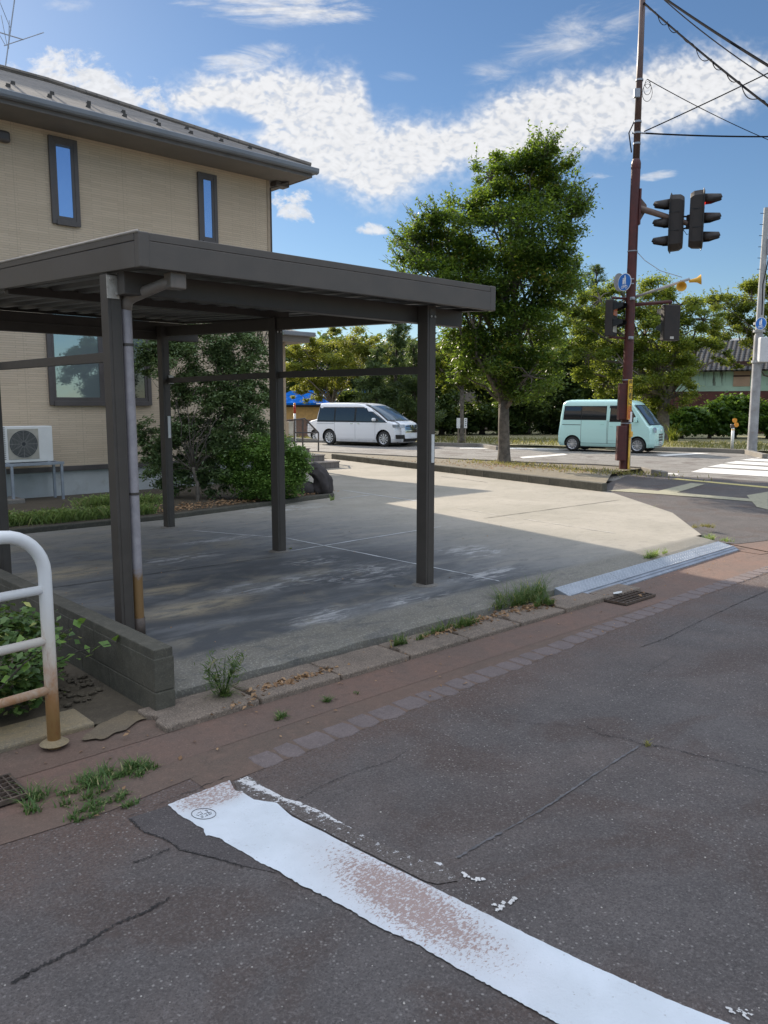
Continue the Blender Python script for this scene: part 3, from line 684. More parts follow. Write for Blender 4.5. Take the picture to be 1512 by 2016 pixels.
# ---- near block wall
b = MB()
for r_ in range(2):
    y = 3.93; z0 = G - .05 + r_ * .19; 
    yb = y
    while yb < 10.2:
        L = .40 if (r_ or yb > y) else .20
        b.box(1.925, 2.045, yb + .002, min(yb + L, 10.2) - .002, z0 + (.002 if r_ else 0), z0 + .188); yb += L
b.box(1.928, 2.042, 3.94, 10.19, G - .05, .26)
o = b.build('block_wall', M_block, bevel=.006); tag(o, 'low dark mossy concrete block wall under the left side of the carport', 'wall')
# ================================================================== carport
cp = empty('carport', (2.3, 4.98, 0), 'dark bronze metal carport with flat roof standing on the concrete driveway', 'carport')
XL, XR, YF, YB = 2.26, 5.57, 4.6, 10.05
def zr(y): return 2.405 + .052 * (y - YF)
def sl_box(x0, x1, y0, y1, za, zb, dz0=0.0):   # box whose z follows the roof slope; za/zb offsets from zr
    vs = []
    for zo in (za, zb):
        for y in (y0, y1):
            for x in (x0, x1): vs.append((x, y, zr(y) + zo))
    return vs, [(0, 2, 3, 1), (4, 5, 7, 6), (0, 1, 5, 4), (2, 6, 7, 3), (0, 4, 6, 2), (1, 3, 7, 5)]
fb = MB().add(*sl_box(XL, XR, YF, YF + .05, 0, .155)); fb.add(*sl_box(XL + .0, XR, YF + .003, YF + .06, .157, .205))
fb.build('front_fascia', M_carlight, cp, bevel=.004)
MB().box(XL - .002, XL + .07, YF - .004, YF + .06, zr(YF) - .002, zr(YF) + .207).build('corner_cap', M_carlight, cp, bevel=.008)
MB().box(XR - .065, XR + .002, YF - .004, YF + .06, zr(YF) - .002, zr(YF) + .207).build('corner_cap', M_carlight, cp, bevel=.008)
sb = MB().add(*sl_box(XL, XL + .05, YF + .061, YB, 0, .155)); sb.add(*sl_box(XL - .003, XL + .06, YF + .061, YB, .157, .205)); sb.build('side_fascia', M_carlight, cp, bevel=.004)
sb = MB().add(*sl_box(XR - .05, XR, YF + .061, YB, 0, .155)); sb.add(*sl_box(XR - .06, XR + .003, YF + .061, YB, .157, .205)); sb.build('side_fascia', M_carport, cp, bevel=.004)
MB().add(*sl_box(XL + .051, XR - .051, YB - .05, YB, 0, .205)).build('back_fascia', M_carport, cp, bevel=.004)
MB().tube([(XL + .0, YF + .01, zr(YF) + .208), (XL + .0, YB, zr(YB) + .208)], .010, 8).build('glint_tube', plain('sun_glint_trim', (.45, .40, .35), .35, .3), cp, smooth=True)  # pale tube added to stand in for the sun glint on this edge
# corrugated deck, ribs along Y
b = MB(); vs = []; x = XL + .06; prof = []
while x < XR - .08:
    prof += [(x, .10), (x + .10, .10), (x + .13, .05), (x + .20, .05), (x + .23, .10)]; x += .23
for y in (YF + .06, YB - .05):
    for px_, pz in prof: vs.append((px_, y, zr(y) + pz - .02))
m_ = len(prof); fs = [(i, i + 1, m_ + i + 1, m_ + i) for i in range(m_ - 1)]
o = make('roof_deck', vs, fs, M_deck, cp); sm = o.modifiers.new('thick', 'SOLIDIFY'); sm.thickness = .004
# beams
for y in (YF + .10,):
    b = MB(); b.box(XL + .055, XR - .055, 4.985 - .05, 4.985 + .05, 2.285, 2.425); b.build('beam', M_carport, cp, bevel=.004)
MB().box(XL + .055, XR - .40, 7.10, 7.19, 2.50, 2.575).build('beam', M_carport, cp, bevel=.004)
b = MB(); b.box(XL + .055, XR - .055, 9.62, 9.72, 2.42, 2.64); b.box(XL + .055, XR - .055, 9.61, 9.73, 2.515, 2.535); b.build('beam', M_carport, cp, bevel=.004)
MB().obox((5.0, 5.04, 2.36), (5.0, 9.62, 2.52), .08, .12).build('beam', M_carport, cp, bevel=.004)
# posts
def post(x, y, top, wx=.10, wy=.12, sticker=None):
    b = MB(); b.box(x - wx / 2, x + wx / 2, y - wy / 2, y + wy / 2, -.01, top); b.box(x - wx * .28, x + wx * .28, y - wy / 2 - .004, y - wy / 2 - .0005, .02, top - .02)
    p_ = b.build('post', M_carport, cp, bevel=.006)
    pe = p_
    MB().lathe([(.0, .012), (.09, .010), (.115, .002), (.12, .0)], 14, Matrix.Translation((x, y, .002))).build('base_grout', M_kerb, p_) 
    return p_
def child_fix(o): 
    return o
p1 = post(2.305, 5.12, zr(5.12) - .012, .09, .11); p2 = post(2.27, 7.50, zr(7.2) - .012, .09, .11); p3 = post(2.31, 9.55, zr(9.5) - .012, .09, .11)
p4 = post(4.99, 4.87, 2.42); p5 = post(4.99, 7.10, 2.50); p6 = post(4.94, 9.50, 2.58)
MB().box(2.305 - .05, 2.305 + .03, 5.055, 5.063, zr(4.99) - .16, zr(4.99) - .015).build('bracket', M_bolt, p1)
for x, y, z in [(2.275, 5.05, zr(4.99) - .04), (2.315, 5.05, zr(4.99) - .13), (4.975, 4.80, 2.33), (5.02, 4.80, 2.33), (4.97, 7.03, 2.35), (5.01, 7.03, 2.35)]:
    MB().lathe([(0.0, -.006), (.009, -.005), (.010, 0)], 8, Matrix.Translation((x, y, z)) @ Matrix.Rotation(-R(90), 4, 'X')).build('bolt', M_bolt, cp)
M_stick = plain('white_reflector_strip', (.72, .72, .70), .4, 0, .05, 20)
MB().box(4.990, 5.022, 4.798, 4.806, 1.09, 1.335).build('reflector_strip', M_stick, cp)
MB().box(4.935, 4.972, 9.428, 9.436, 1.17, 1.45).build('reflector_strip', M_stick, cp)
# side bars
def bar(x, y0, y1, z0, z1):
    MB().obox((x, y0, z0), (x, y1, z1), .035, .065).build('side_bar', M_carport, cp, bevel=.003)
bar(2.31, 5.18, 7.44, 1.90, 1.92); bar(2.31, 7.56, 9.5, 1.90, 1.92); bar(4.99, 4.935, 7.04, 1.885, 1.905); bar(4.975, 7.165, 9.44, 1.905, 1.90)
for y in (9.43, 7.175): MB().box(4.965, 5.03, y - .012, y + .012, 1.86, 1.965).build('bar_bracket', M_bolt, cp)
# downpipe
def pipemat():
    m, t, b = newmat('downpipe_plastic'); co = t.new('ShaderNodeTexCoord').outputs['Object']; x, y, z = t.sep(co)
    n = t.noise(co, 12, 5, .7); zz = t.math('ADD', z, t.math('MULTIPLY', t.math('SUBTRACT', n, .5), .30))
    k = t.step(zz, .50, .40)
    k2 = t.step(z, .13, .05); c_ = t.mix(t.step(n, .3, .7), (.40, .37, .39), (.31, .29, .31)); c_ = t.mix(k, c_, (.26, .15, .06))
    c_ = t.mix(t.math('MULTIPLY', k2, .8), c_, (.10, .08, .065)); t.l.new(c_, b.inputs['Base Color']); b.inputs['Roughness'].default_value = .42; return m
M_pipe = pipemat()
px_, py_ = 2.40, 5.105
dpn = MB().tube([(px_, py_, .0), (px_, py_, 2.20), (px_, py_, 2.235)], [.036, .036, .036], 18)
dp = dpn.build('downpipe', M_pipe, cp); smooth_angle(dp)
MB().tube([(px_, py_, 2.21), (px_ + .005, py_ - .012, 2.262), (px_ + .03, py_ - .05, 2.29), (2.50, 4.76, 2.345), (2.53, 4.70, 2.352)], [.039, .039, .038, .034, .034], 16).build('elbow', plain('elbow_plastic', (.26, .22, .19), .42), dp, smooth=True)
MB().box(2.49, 2.60, 4.655, 4.75, 2.31, 2.408).build('outlet_box', plain('outlet_plastic', (.20, .17, .145), .45), dp, bevel=.008)
for z in (1.98, .99): MB().lathe([(.0365, -.009), (.041, -.008), (.041, .008), (.0365, .009)], 18, Matrix.Translation((px_, py_, z))).build('pipe_clip', M_carport, dp)
MB().lathe([(.036, -.0), (.042, 0), (.042, .13), (.036, .13)], 18, Matrix.Translation((px_, py_, -.002))).build('pipe_foot', plain('pipe_foot', (.11, .085, .07), .6, 0, .3, 20), dp, smooth=True)

# ================================================================== guard rail
def railmat():
    m, t, b = newmat('rusty_white_rail'); co = t.new('ShaderNodeTexCoord').outputs['Object']; x, y, z = t.sep(co)
    n = t.noise(t.mapping(co, (1, 1, .6)), 14, 6, .7, .5); zz = t.math('ADD', z, t.math('MULTIPLY', t.math('SUBTRACT', n, .5), .55))
    k = t.step(zz, .42, .05); n2 = t.noise(t.mapping(co, (1, 1, .25)), 9, 6, .75, .4)
    c_ = t.mix(t.step(z, .75, .35, 0, .5), (.80, .80, .80), (.66, .52, .34))
    c_ = t.mix(k, c_, (.46, .20, .085)); c_ = t.mix(t.math('MULTIPLY', t.step(z, .30, .0), .75), c_, (.42, .27, .10))
    c_ = t.mix(t.math('MULTIPLY', t.step(n2, .56, .72), t.step(z, .85, .2, 0, .8)), c_, (.36, .15, .06))
    t.l.new(c_, b.inputs['Base Color']); t.l.new(t.math('ADD', .3, t.math('MULTIPLY', k, .35)), b.inputs['Roughness']); return m
M_rail = railmat()
rb = P(107, 1462, G + .03); dr_ = Vector((-.99, -.136, 0)).normalized()
gr = empty('guard_rail', tuple(rb), 'white tubular pedestrian guard rail with rusty post at the street edge', 'guard rail')
pts = [rb + Vector((0, 0, -.05)), rb + Vector((0, 0, .4)), rb + Vector((0, 0, .865))]
for a in range(1, 9):
    t = a / 8 * math.pi / 2; pts.append(rb + Vector((0, 0, .865)) + dr_ * (.20 * (1 - math.cos(t))) + Vector((0, 0, .20 * math.sin(t))))
pts.append(rb + dr_ * 1.0 + Vector((0, 0, 1.065))); pts.append(rb + dr_ * 2.2 + Vector((0, 0, 1.065)))
MB().tube(pts, .0315, 20).build('frame_tube', M_rail, gr, smooth=True)
for z in (.785, .53, .278): MB().tube([rb + Vector((0, 0, z)), rb + dr_ * 2.2 + Vector((0, 0, z))], .022, 14).build('rail', M_rail, gr, smooth=True)
MB().lathe([(.031, .020), (.048, .014), (.066, .003), (.070, 0)], 22, Matrix.Translation(rb)).build('base_collar', M_tanc, gr, smooth=True)
# thin dark stake behind the rail
# ================================================================== drain grates
def grate(c, lx, ly, nx, ny, label, ang=0.0):
    e = empty('drain_grate', tuple(c), label, 'drain grate', None, ang)
    b = MB(); t_ = .012
    for y in (-ly / 2, ly / 2 - t_): b.box(-lx / 2, lx / 2, y, y + t_, -.02, .0)
    for x in (-lx / 2, lx / 2 - t_): b.box(x, x + t_, -ly / 2 + t_, ly / 2 - t_, -.02, -.001)
    b.build('frame', M_rustm, e, True)
    b = MB()
    for i in range(1, nx): x = -lx / 2 + lx * i / nx; b.box(x - .003, x + .003, -ly / 2 + t_, ly / 2 - t_, -.02, -.003)
    b.build('bars', M_rustm, e, True)
    b = MB()
    for i in range(1, ny): y = -ly / 2 + ly * i / ny; b.box(-lx / 2 + t_, lx / 2 - t_, y - .003, y + .003, -.018, -.002)
    b.build('cross_bars', M_rustm, e, True)
    MB().box(-lx / 2 + .002, lx / 2 - .002, -ly / 2 + .002, ly / 2 - .002, -.025, -.019).build('pit', M_black, e, True)
M_rustm = plain('rusty_steel', (.13, .10, .08), .7, .4, .3, 30, dirt=(.22, .11, .05))
gp = P(18, 1562, G); grate(Vector((.84, 3.58, G + .034)), .50, .26, 14, 6, 'rusty steel drain grate at the left edge beside the weeds')
gp = P(1212, 1178, G); grate(Vector((gp.x + .05, 3.60, G + .030)), .50, .24, 9, 5, 'rusty brown drain grate set in front of the steel ramp')
# ================================================================== steel ramps
def checkermat():
    m, t, b = newmat('checker_plate'); co = t.new('ShaderNodeTexCoord').outputs['Object']
    q = t.mapping(co, (27, 27, 1), (0, 0, R(45)))
    x, y, z = t.sep(q)
    fx_ = t.math('ABSOLUTE', t.math('SUBTRACT', t.math('FRACT', x), .5)); fy_ = t.math('ABSOLUTE', t.math('SUBTRACT', t.math('FRACT', y), .5))
    par = t.math('MODULO', t.math('ABSOLUTE', t.math('ADD', t.math('FLOOR', x), t.math('FLOOR', y))), 2.0)
    a = t.math('MULTIPLY', t.step(fx_, .16, .10), t.step(fy_, .44, .38)); c = t.math('MULTIPLY', t.step(fy_, .16, .10), t.step(fx_, .44, .38))
    h = t.math('ADD', t.math('MULTIPLY', a, par), t.math('MULTIPLY', c, t.math('SUBTRACT', 1.0, par)))
    n = t.noise(co, 7, 5, .6)
    cc_ = t.mix(t.step(n, .35, .7), (.32, .35, .39), (.42, .45, .49)); cc_ = t.mix(h, cc_, (.50, .52, .56))
    t.l.new(cc_, b.inputs['Base Color']); b.inputs['Metallic'].default_value = .3; b.inputs['Roughness'].default_value = .5
    t.l.new(t.bump(h, 1.0, .006), b.inputs['Normal']); return m
M_check = checkermat()
rl = ['first galvanised ramp plate nearest the grass clump', 'second galvanised ramp plate behind the drain grate', 'third galvanised ramp plate partly in sunlight under the bright weed', 'last sunlit galvanised ramp plate at the driveway corner']
for k in range(4):
    x0 = 5.86 + k * .885; x1 = x0 + .88
    e = empty('ramp_plate', ((x0 + x1) / 2, 3.98, G), rl[k], 'ramp plate', 'steel kerb ramp plates lined up along the driveway')
    sh_ = .13 * k / 4; y0, ym, y1 = 3.855 + sh_, 3.915 + sh_, 4.085 + sh_; dsh = .13 / 4
    skew = .05
    vs = [(x0 + .0, y0, G + .012), (x1, y0 + dsh, G + .012), (x1, ym + dsh, G + .045), (x0, ym, G + .045), (x1 - .10 * (k == 3), y1 + dsh - .02, -.022), (x0 - (.05 if k == 0 else 0), y1 - .02, -.022)]
    b = MB(); b.add(vs, [(0, 1, 2, 3)]); b.obox((x0, ym, G + .049), (x1, ym + dsh, G + .049), .008, .009); b.obox((x0, (y0 + ym) / 2, G + .032), (x1, (y0 + ym) / 2 + dsh, G + .032), .006, .008); b.obox((x0, y0, G + .008), (x1, y0 + dsh, G + .008), .010, .016)
    b.build('lip', M_galv, e)
    o = MB().add([vs[3], vs[2], vs[4], vs[5]], [(0, 1, 2, 3)]).build('tread', M_check, e)
    s_ = o.modifiers.new('t', 'SOLIDIFY'); s_.thickness = .004
    MB().add([(vs[0][0], y0, G), vs[0], vs[3], vs[5], (vs[5][0], y1 - .02, G)], [(0, 1, 2, 3, 4)]).build('end_plate', M_galv, e)
    for j in range(4): xx = x0 + .1 + j * .22; ya = y0 + dsh * (xx - x0) / .88; MB().box(xx - .012, xx + .012, ya + .030, ya + .040, G + .024, G + .034).build('slot', M_black, e)

# ================================================================== house
def sidmat(name, c1, c2):
    m, t, b = newmat(name); co = t.new('ShaderNodeTexCoord').outputs['Object']; x, y, z = t.sep(co)
    wxy = t.math('ADD', x, y); q = t.comb(wxy, z, 0)
    br = t.new('ShaderNodeTexBrick'); t.l.new(q, br.inputs['Vector']); br.inputs['Scale'].default_value = 1.0; br.offset = .37; br.squash = 1
    br.inputs['Brick Width'].default_value = .46; br.inputs['Row Height'].default_value = .038; br.inputs['Mortar Size'].default_value = .0035; br.inputs['Mortar Smooth'].default_value = .4
    br.inputs['Color1'].default_value = c4(c1); br.inputs['Color2'].default_value = c4(c2); br.inputs['Mortar'].default_value = c4(tuple(v * .72 for v in c1))
    n = t.noise(t.mapping(q, (2.0, 26, 1)), 3, 5, .7); f = t.noise(t.mapping(q, (1, 3, 1)), 30, 4, .7)
    c_ = t.mix(t.step(n, .4, .8, 0, .5), br.outputs['Color'], tuple(v * .78 for v in c1)); c_ = t.mix(t.step(t.noise(co, .7, 3, .5), .3, .7, 0, .25), c_, c2)
    seam = t.math('ABSOLUTE', t.math('SUBTRACT', t.math('FRACT', t.math('DIVIDE', t.math('ADD', wxy, 30.33), .91)), .5)); c_ = t.mix(t.step(seam, .009, .005, 0, .55), c_, tuple(v * .8 for v in c1))
    t.l.new(c_, b.inputs['Base Color']); b.inputs['Roughness'].default_value = .85
    t.l.new(t.bump(t.math('ADD', br.outputs['Fac'], t.math('MULTIPLY', t.math('ADD', n, f), -1.0)), .6, -.008), b.inputs['Normal']); return m
M_siding = sidmat('beige_stone_siding', (.60, .485, .355), (.68, .555, .415))
def roofmat():
    m, t, b = newmat('slate_roof'); uvn = t.new('ShaderNodeTexCoord').outputs['Object']; x, y, z = t.sep(uvn)
    q = t.comb(t.math('ADD', x, 0.0), t.math('MULTIPLY', z, 2.2), 0)
    br = t.new('ShaderNodeTexBrick'); t.l.new(q, br.inputs['Vector']); br.inputs['Scale'].default_value = 1; br.inputs['Brick Width'].default_value = .30; br.inputs['Row Height'].default_value = .18; br.inputs['Mortar Size'].default_value = .008
    br.inputs['Color1'].default_value = (.13, .115, .10, 1); br.inputs['Color2'].default_value = (.19, .17, .15, 1); br.inputs['Mortar'].default_value = (.08, .08, .08, 1)
    n = t.noise(uvn, 3, 5, .6); c_ = t.mix(t.step(n, .4, .7, 0, .5), br.outputs['Color'], (.22, .19, .165)); t.l.new(c_, b.inputs['Base Color']); b.inputs['Roughness'].default_value = .8
    t.l.new(t.bump(br.outputs['Fac'], .6, -.02), b.inputs['Normal']); return m
M_roof = roofmat()
def mirrorglass(name, col_, k=.75, curtain=False):
    m, t, b = newmat(name); b.inputs['Base Color'].default_value = c4(col_); b.inputs['Roughness'].default_value = .03; b.inputs['Metallic'].default_value = k
    n = t.noise(t.new('ShaderNodeTexCoord').outputs['Object'], 2.2, 2, .5); t.l.new(t.bump(n, .15, .01), b.inputs['Normal']); return m
M_mir = mirrorglass('reflective_glass', (.42, .56, .80), .8); M_mir2 = mirrorglass('living_room_glass', (.36, .44, .46), .6)
HX0, HX1, HY, HYB, HZ = -7.0, 9.53, 13.7, 19.6, 6.02
ho = empty('house', (9.53, 13.7, 0), 'two storey beige house with dark slate hip roof behind the carport', 'house')
b = MB(); b.box(HX0, HX1, HY, HYB, .56, HZ); b.build('wall', M_siding, ho)
b = MB(); b.box(HX0, HX1, HY + .03, HYB, -.2, .47); b.build('foundation', M_foundation, ho)
b = MB(); b.box(HX0, HX1 + .01, HY - .02, HYB, .475, .56); b.build('base_flashing', M_frame, ho, bevel=.005)
MB().box(HX1 - .05, HX1 + .012, HY - .014, HY + .05, .565, HZ - .01).build('corner_trim', plain('corner_trim', (.42, .33, .24), .7), ho)
MB().tube([(HX1 + .06, HY + .05, .5), (HX1 + .06, HY + .05, HZ - .15), (HX1 + .35, HY - .2, HZ - .02)], .032, 10).build('downpipe', M_frame, ho, smooth=True)
# roof
ex0, ex1, ey0, ey1, ez = HX0 - .6, 10.04, 12.95, 20.23, 6.02
rz = .5
half = (ey1 - ey0) / 2; rx0, rx1 = ex0 + half, ex1 - half * 1.0; ym = (ey0 + ey1) / 2; zt = ez + .20 + half * .445
b = MB(); zt0 = ez + .19
C_ = [(ex0, ey0, zt0), (ex1, ey0, zt0), (ex1, ey1, zt0), (ex0, ey1, zt0), (rx0, ym, zt), (rx1, ym, zt)]
b.add(C_, [(0, 1, 5, 4), (1, 2, 5), (2, 3, 4, 5), (3, 0, 4)])
# stepped courses on the visible hip so the edge is not knife clean
rf = b.build('roof', M_roof, ho)
sm = rf.modifiers.new('t', 'SOLIDIFY'); sm.thickness = .06
b = MB(); b.tube([(ex1 - .02, ey0 + .02, zt0 + .02), (rx1, ym, zt + .03)], .055, 8); b.tube([(ex1 - .02, ey1, zt0 + .02), (rx1, ym, zt + .03)], .055, 8); b.tube([(rx0, ym, zt + .03), (rx1, ym, zt + .03)], .06, 8)
k = 15
b.build('ridge_cap', M_roof, rf)
M_guard = plain('snow_guard_metal', (.06, .055, .05), .5, .3)
nrm = Vector((0, -.445, 1)).normalized()
for row, fr in ((0, .11), (1, .30)):
    for i in range(26):
        x = ex1 - .55 - i * .62 - (row * .31)
        y = ey0 + half * fr * 1.0; z = zt0 + (y - ey0) * .445
        if x > ex1 - (y - ey0) * .9 - .1 or x < 2.2: continue
        b = MB(); b.box(x - .02, x + .02, y - .02, y + .05, z - .01, z + .035); b.box(x - .032, x + .032, y - .03, y - .018, z - .02, z + .045); b.build('snow_guard', M_guard, rf)
MB().box(ex0 + .02, ex1 - .02, ey0 + .02, HY - .001, ez - .012, ez + .0).build('soffit', M_soffit, ho)
MB().box(HX1 + .001, ex1 - .02, HY - .001, ey1 - .02, ez - .014, ez - .002).build('side_soffit', M_soffit, ho)
b = MB(); b.box(ex0, ex1, ey0, ey0 + .025, ez - .02, ez + .17); b.box(ex1 - .025, ex1, ey0 + .026, ey1, ez - .02, ez + .17); b.build('fascia_board', plain('fascia_brown', (.16, .145, .135), .5), ho)
def gutter(y, x0, x1, z, nm='gutter'):
    prof = [(-.11, .10), (-.12, .09), (-.115, .03), (-.095, 0.0), (-.03, -.01), (-.004, .01), (-.004, .10)]
    vs = []
    for x in (x0, x1):
        for dy, dz in prof: vs.append((x, y + dy, z + dz))
    n_ = len(prof); fs = [(i, i + 1, n_ + i + 1, n_ + i) for i in range(n_ - 1)] + [tuple(range(n_)), tuple(range(n_, 2 * n_))[::-1]]
    return make(nm, vs, fs, M_gutterm, ho)
gutter(ey0 - .0, ex0 - .05, ex1 + .085, ez + .05)
vs = []; 
b = MB(); b.box(ex1 + .004, ex1 + .08, ey0 - .10, ey1, ez + .045, ez + .15); b.build('side_gutter', M_gutterm, ho, bevel=.02)
MB().box(HX1 + .1, HX1 + .42, HY - .12, HY + .1, ez - .10, ez - .016).build('gutter_outlet', M_frame, ho, bevel=.01)
# windows
def window(x0, x1, z0, z1, slim=True, panes=1):
    fr = MB(); t_ = .075 if slim else .07; y0 = HY - .045
    fr.box(x0 - .07, x0, y0, HY + .01, z0 - .07, z1 + .07); fr.box(x1, x1 + .07, y0, HY + .01, z0 - .07, z1 + .07)
    fr.box(x0, x1, y0 + .002, HY + .01, z1, z1 + .07); fr.box(x0, x1, y0 - .012, HY + .01, z0 - .08, z0)
    w = fr.build('window', M_frame, ho, bevel=.004)
    n = panes; ww = (x1 - x0) / n
    for i in range(n):
        a, c = x0 + i * ww, x0 + (i + 1) * ww; s_ = .045; yy = HY - .036 + .010 * i
        sf = MB(); sf.box(a, a + s_, yy, yy + .03, z0, z1); sf.box(c - s_, c, yy, yy + .03, z0, z1); sf.box(a + s_, c - s_, yy + .001, yy + .03, z1 - s_, z1); sf.box(a + s_, c - s_, yy + .001, yy + .03, z0, z0 + s_ * 1.4)
        sf.build('sash', M_frame, w)
        g = MB().box(a + s_, c - s_, yy + .014, yy + .02, z0 + s_ * 1.4, z1 - s_)
        g.build('pane', (M_mir if slim else (M_mir2 if i == 0 else M_glass_dark)), w)
window(5.29, 5.62, 4.62, 5.86); window(8.00, 8.26, 4.66, 5.80)
window(5.09, 6.78, 1.66, 3.25, False, 2)
MB().box(4.2, 4.62, HY - .10, HY + .01, 5.66, 5.83).build('vent_hood', M_frame, ho, bevel=.04)
# porch wing with flat-ish eave, column and steps
PX1, PYF = 12.75, 16.75
MB().box(HX1 + .001, 11.2, 18.3, 20.9, .3, 3.15).build('porch_wall', M_siding, ho)
MB().box(12.22, 12.36, 17.15, 17.29, .49, 3.18).build('porch_column', plain('porch_column', (.40, .32, .23), .7), ho, bevel=.008)
b = MB(); b.box(HX1 - .2, PX1, PYF, 22.0, 3.19, 3.21); b.box(HX1 - .2, PX1 + .05, PYF - .05, PYF, 3.19, 3.40); b.box(PX1, PX1 + .05, PYF, 22, 3.19, 3.40); b.build('porch_soffit', M_soffit, ho)
pr = MB(); pr.add([(HX1 - .2, PYF - .12, 3.42), (PX1 + .12, PYF - .12, 3.42), (PX1 + .12, 22, 3.42), (HX1 - .2, 22, 3.42), (HX1 - .2, 18.9, 3.95), (PX1 - 1.6, 18.9, 3.95), (PX1 - 1.6, 19.2, 3.95)], [(0, 1, 5, 4), (1, 2, 6, 5), (2, 3, 4, 5, 6), (0, 3, 2, 1)]); pr.build('porch_roof', M_roof, ho)
b = MB(); b.box(HX1, PX1 + .17, PYF - .17, PYF - .055, 3.34, 3.45); b.box(PX1 + .055, PX1 + .17, PYF - .05, 22, 3.34, 3.45); b.build('porch_gutter', M_gutterm, ho, bevel=.02)
M_tile = plain('porch_tile', (.36, .31, .27), .6, 0, .1, 10)
def tilemat():
    m, t, b = newmat('porch_riser_tile'); co = t.new('ShaderNodeTexCoord').outputs['Object']; x, y, z = t.sep(co)
    br = t.new('ShaderNodeTexBrick'); t.l.new(t.comb(t.math('ADD', x, y), z, 0), br.inputs['Vector']); br.offset = 0; br.inputs['Scale'].default_value = 1; br.inputs['Brick Width'].default_value = .15; br.inputs['Row Height'].default_value = .30; br.inputs['Mortar Size'].default_value = .006
    br.inputs['Color1'].default_value = (.16, .14, .13, 1); br.inputs['Color2'].default_value = (.20, .17, .155, 1); br.inputs['Mortar'].default_value = (.07, .065, .06, 1)
    t.l.new(br.outputs['Color'], b.inputs['Base Color']); b.inputs['Roughness'].default_value = .5; return m
M_riser = tilemat()
for i, (x1, y0) in enumerate([(13.1, 15.85), (12.85, 16.15), (12.6, 16.45)]):
    z0, z1 = (0.003 if i == 0 else .165 * i + .012), .165 * (i + 1) - .02
    st_ = MB().box(9.6, x1 - .02, y0 + .02, 19.6, z0, z1).build('porch_step', M_riser, ho)
    MB().box(9.6, x1, y0, 19.6, z1, z1 + .03).build('tread_slab', M_tile, st_, bevel=.006)
# antenna on the roof
an = empty('tv_antenna', tuple(PY(12, 150, 17.0)), 'thin metal television antenna on the house roof at the upper left', 'antenna')
A0 = PY(14, 160, 17.0)
def A(px, py, dy=0): return PY(px, py, 17.0 + dy)
b = MB(); b.tube([A(6, 165), A(34, -40)], .012, 6); b.tube([A(2, 10), A(22, 60)], .006, 5); b.build('mast', M_galv, an)
b = MB(); b.tube([A(-20, 58), A(46, 78)], .011, 6); b.tube([A(8, 90), A(86, 64)], .009, 5); b.tube([A(2, 30), A(14, 90)], .006, 5); b.tube([A(18, 40), A(17, 96)], .007, 5); b.tube([A(-2, 0), A(14, 40)], .006, 5); b.tube([A(10, 88), A(-6, 60)], .006, 5); b.build('boom', M_galv, an)
# air conditioner
ac = empty('air_conditioner', (4.72, 13.35, .1), 'white outdoor air conditioner unit with round fan grille raised beside the house wall', 'air conditioner')
AX0, AX1, AZ0, AZ1, AY = 4.30, 5.09, .58, 1.20, 13.18
p0 = PY(0, 838, AY); 
def acx(px): return PY(px, 870, AY).x
def acz(py, px=50): return PY(px, py, AY).z
AX0, AX1, AZ0, AZ1 = acx(1), acx(104), acz(910), acz(839)
MB().box(AX0, AX1, AY, AY + .30, AZ0, AZ1).build('cabinet', M_white, ac, bevel=.012)
fcx, fcz, fr_ = acx(46), acz(874), .215
fg = MB(); fg.box(fcx - .235, fcx + .235, AY - .008, AY - .001, fcz - .24, fcz + .24); g_ = fg.build('grille_frame', plain('grille_beige', (.45, .42, .36), .6), ac, bevel=.003)
Mx = Matrix.Translation((fcx, AY - .009, fcz)) @ Matrix.Rotation(R(90), 4, 'X')
MB().lathe([(0.0, 0.0), (fr_, 0.0)], 32, Mx).build('fan_opening', plain('fan_dark', (.05, .055, .06), .6), ac)
b = MB()
for r_ in np.linspace(.04, fr_, 9): b.lathe([(r_ - .0025, .004), (r_ + .0025, .004), (r_ + .0025, .008), (r_ - .0025, .008), (r_ - .0025, .004)], 32, Mx)
for a in range(12):
    t = a * math.pi / 6; b.tube([Vector((fcx + .03 * math.cos(t), AY - .016, fcz + .03 * math.sin(t))), Vector((fcx + fr_ * math.cos(t), AY - .016, fcz + fr_ * math.sin(t)))], .003, 4)
b.build('fan_grille', plain('grille_wire', (.30, .30, .28), .5), ac)
b = MB()
for i in range(16): z = AZ0 + .05 + i * .033; b.box(AX0 - .002, AX0 + .07, AY - .004, AY - .0005, z, z + .012)
b.build('louvre', M_frame, ac)
stn = MB(); 
for x in (AX0 + .12, AX1 + .10):
    for y in (AY - .02, AY + .33): stn.box(x, x + .04, y, y + .04, .04, AZ0 - .06)
stn.box(AX0 - .3, AX1 + .16, AY - .022, AY + .022, AZ0 - .06, AZ0 - .015); stn.box(AX0 - .3, AX1 + .16, AY + .33, AY + .37, AZ0 - .06, AZ0 - .015)
stn.box(AX0 + .12, AX0 + .16, AY + .023, AY + .329, AZ0 - .058, AZ0 - .02); stn.box(AX1 + .10, AX1 + .14, AY + .023, AY + .329, AZ0 - .058, AZ0 - .02)
for x in (AX0 + .06, AX1 - .10): stn.box(x, x + .05, AY - .01, AY + .30, AZ0 - .014, AZ0 - .001)
stn.build('stand', M_galv, ac, bevel=.003)
b = MB()
for x in (AX0 + .02,): b.box(x, x + .26, AY - .12, AY + .45, .03, .12)
b.build('footing_block', M_kerb, ac, bevel=.01)
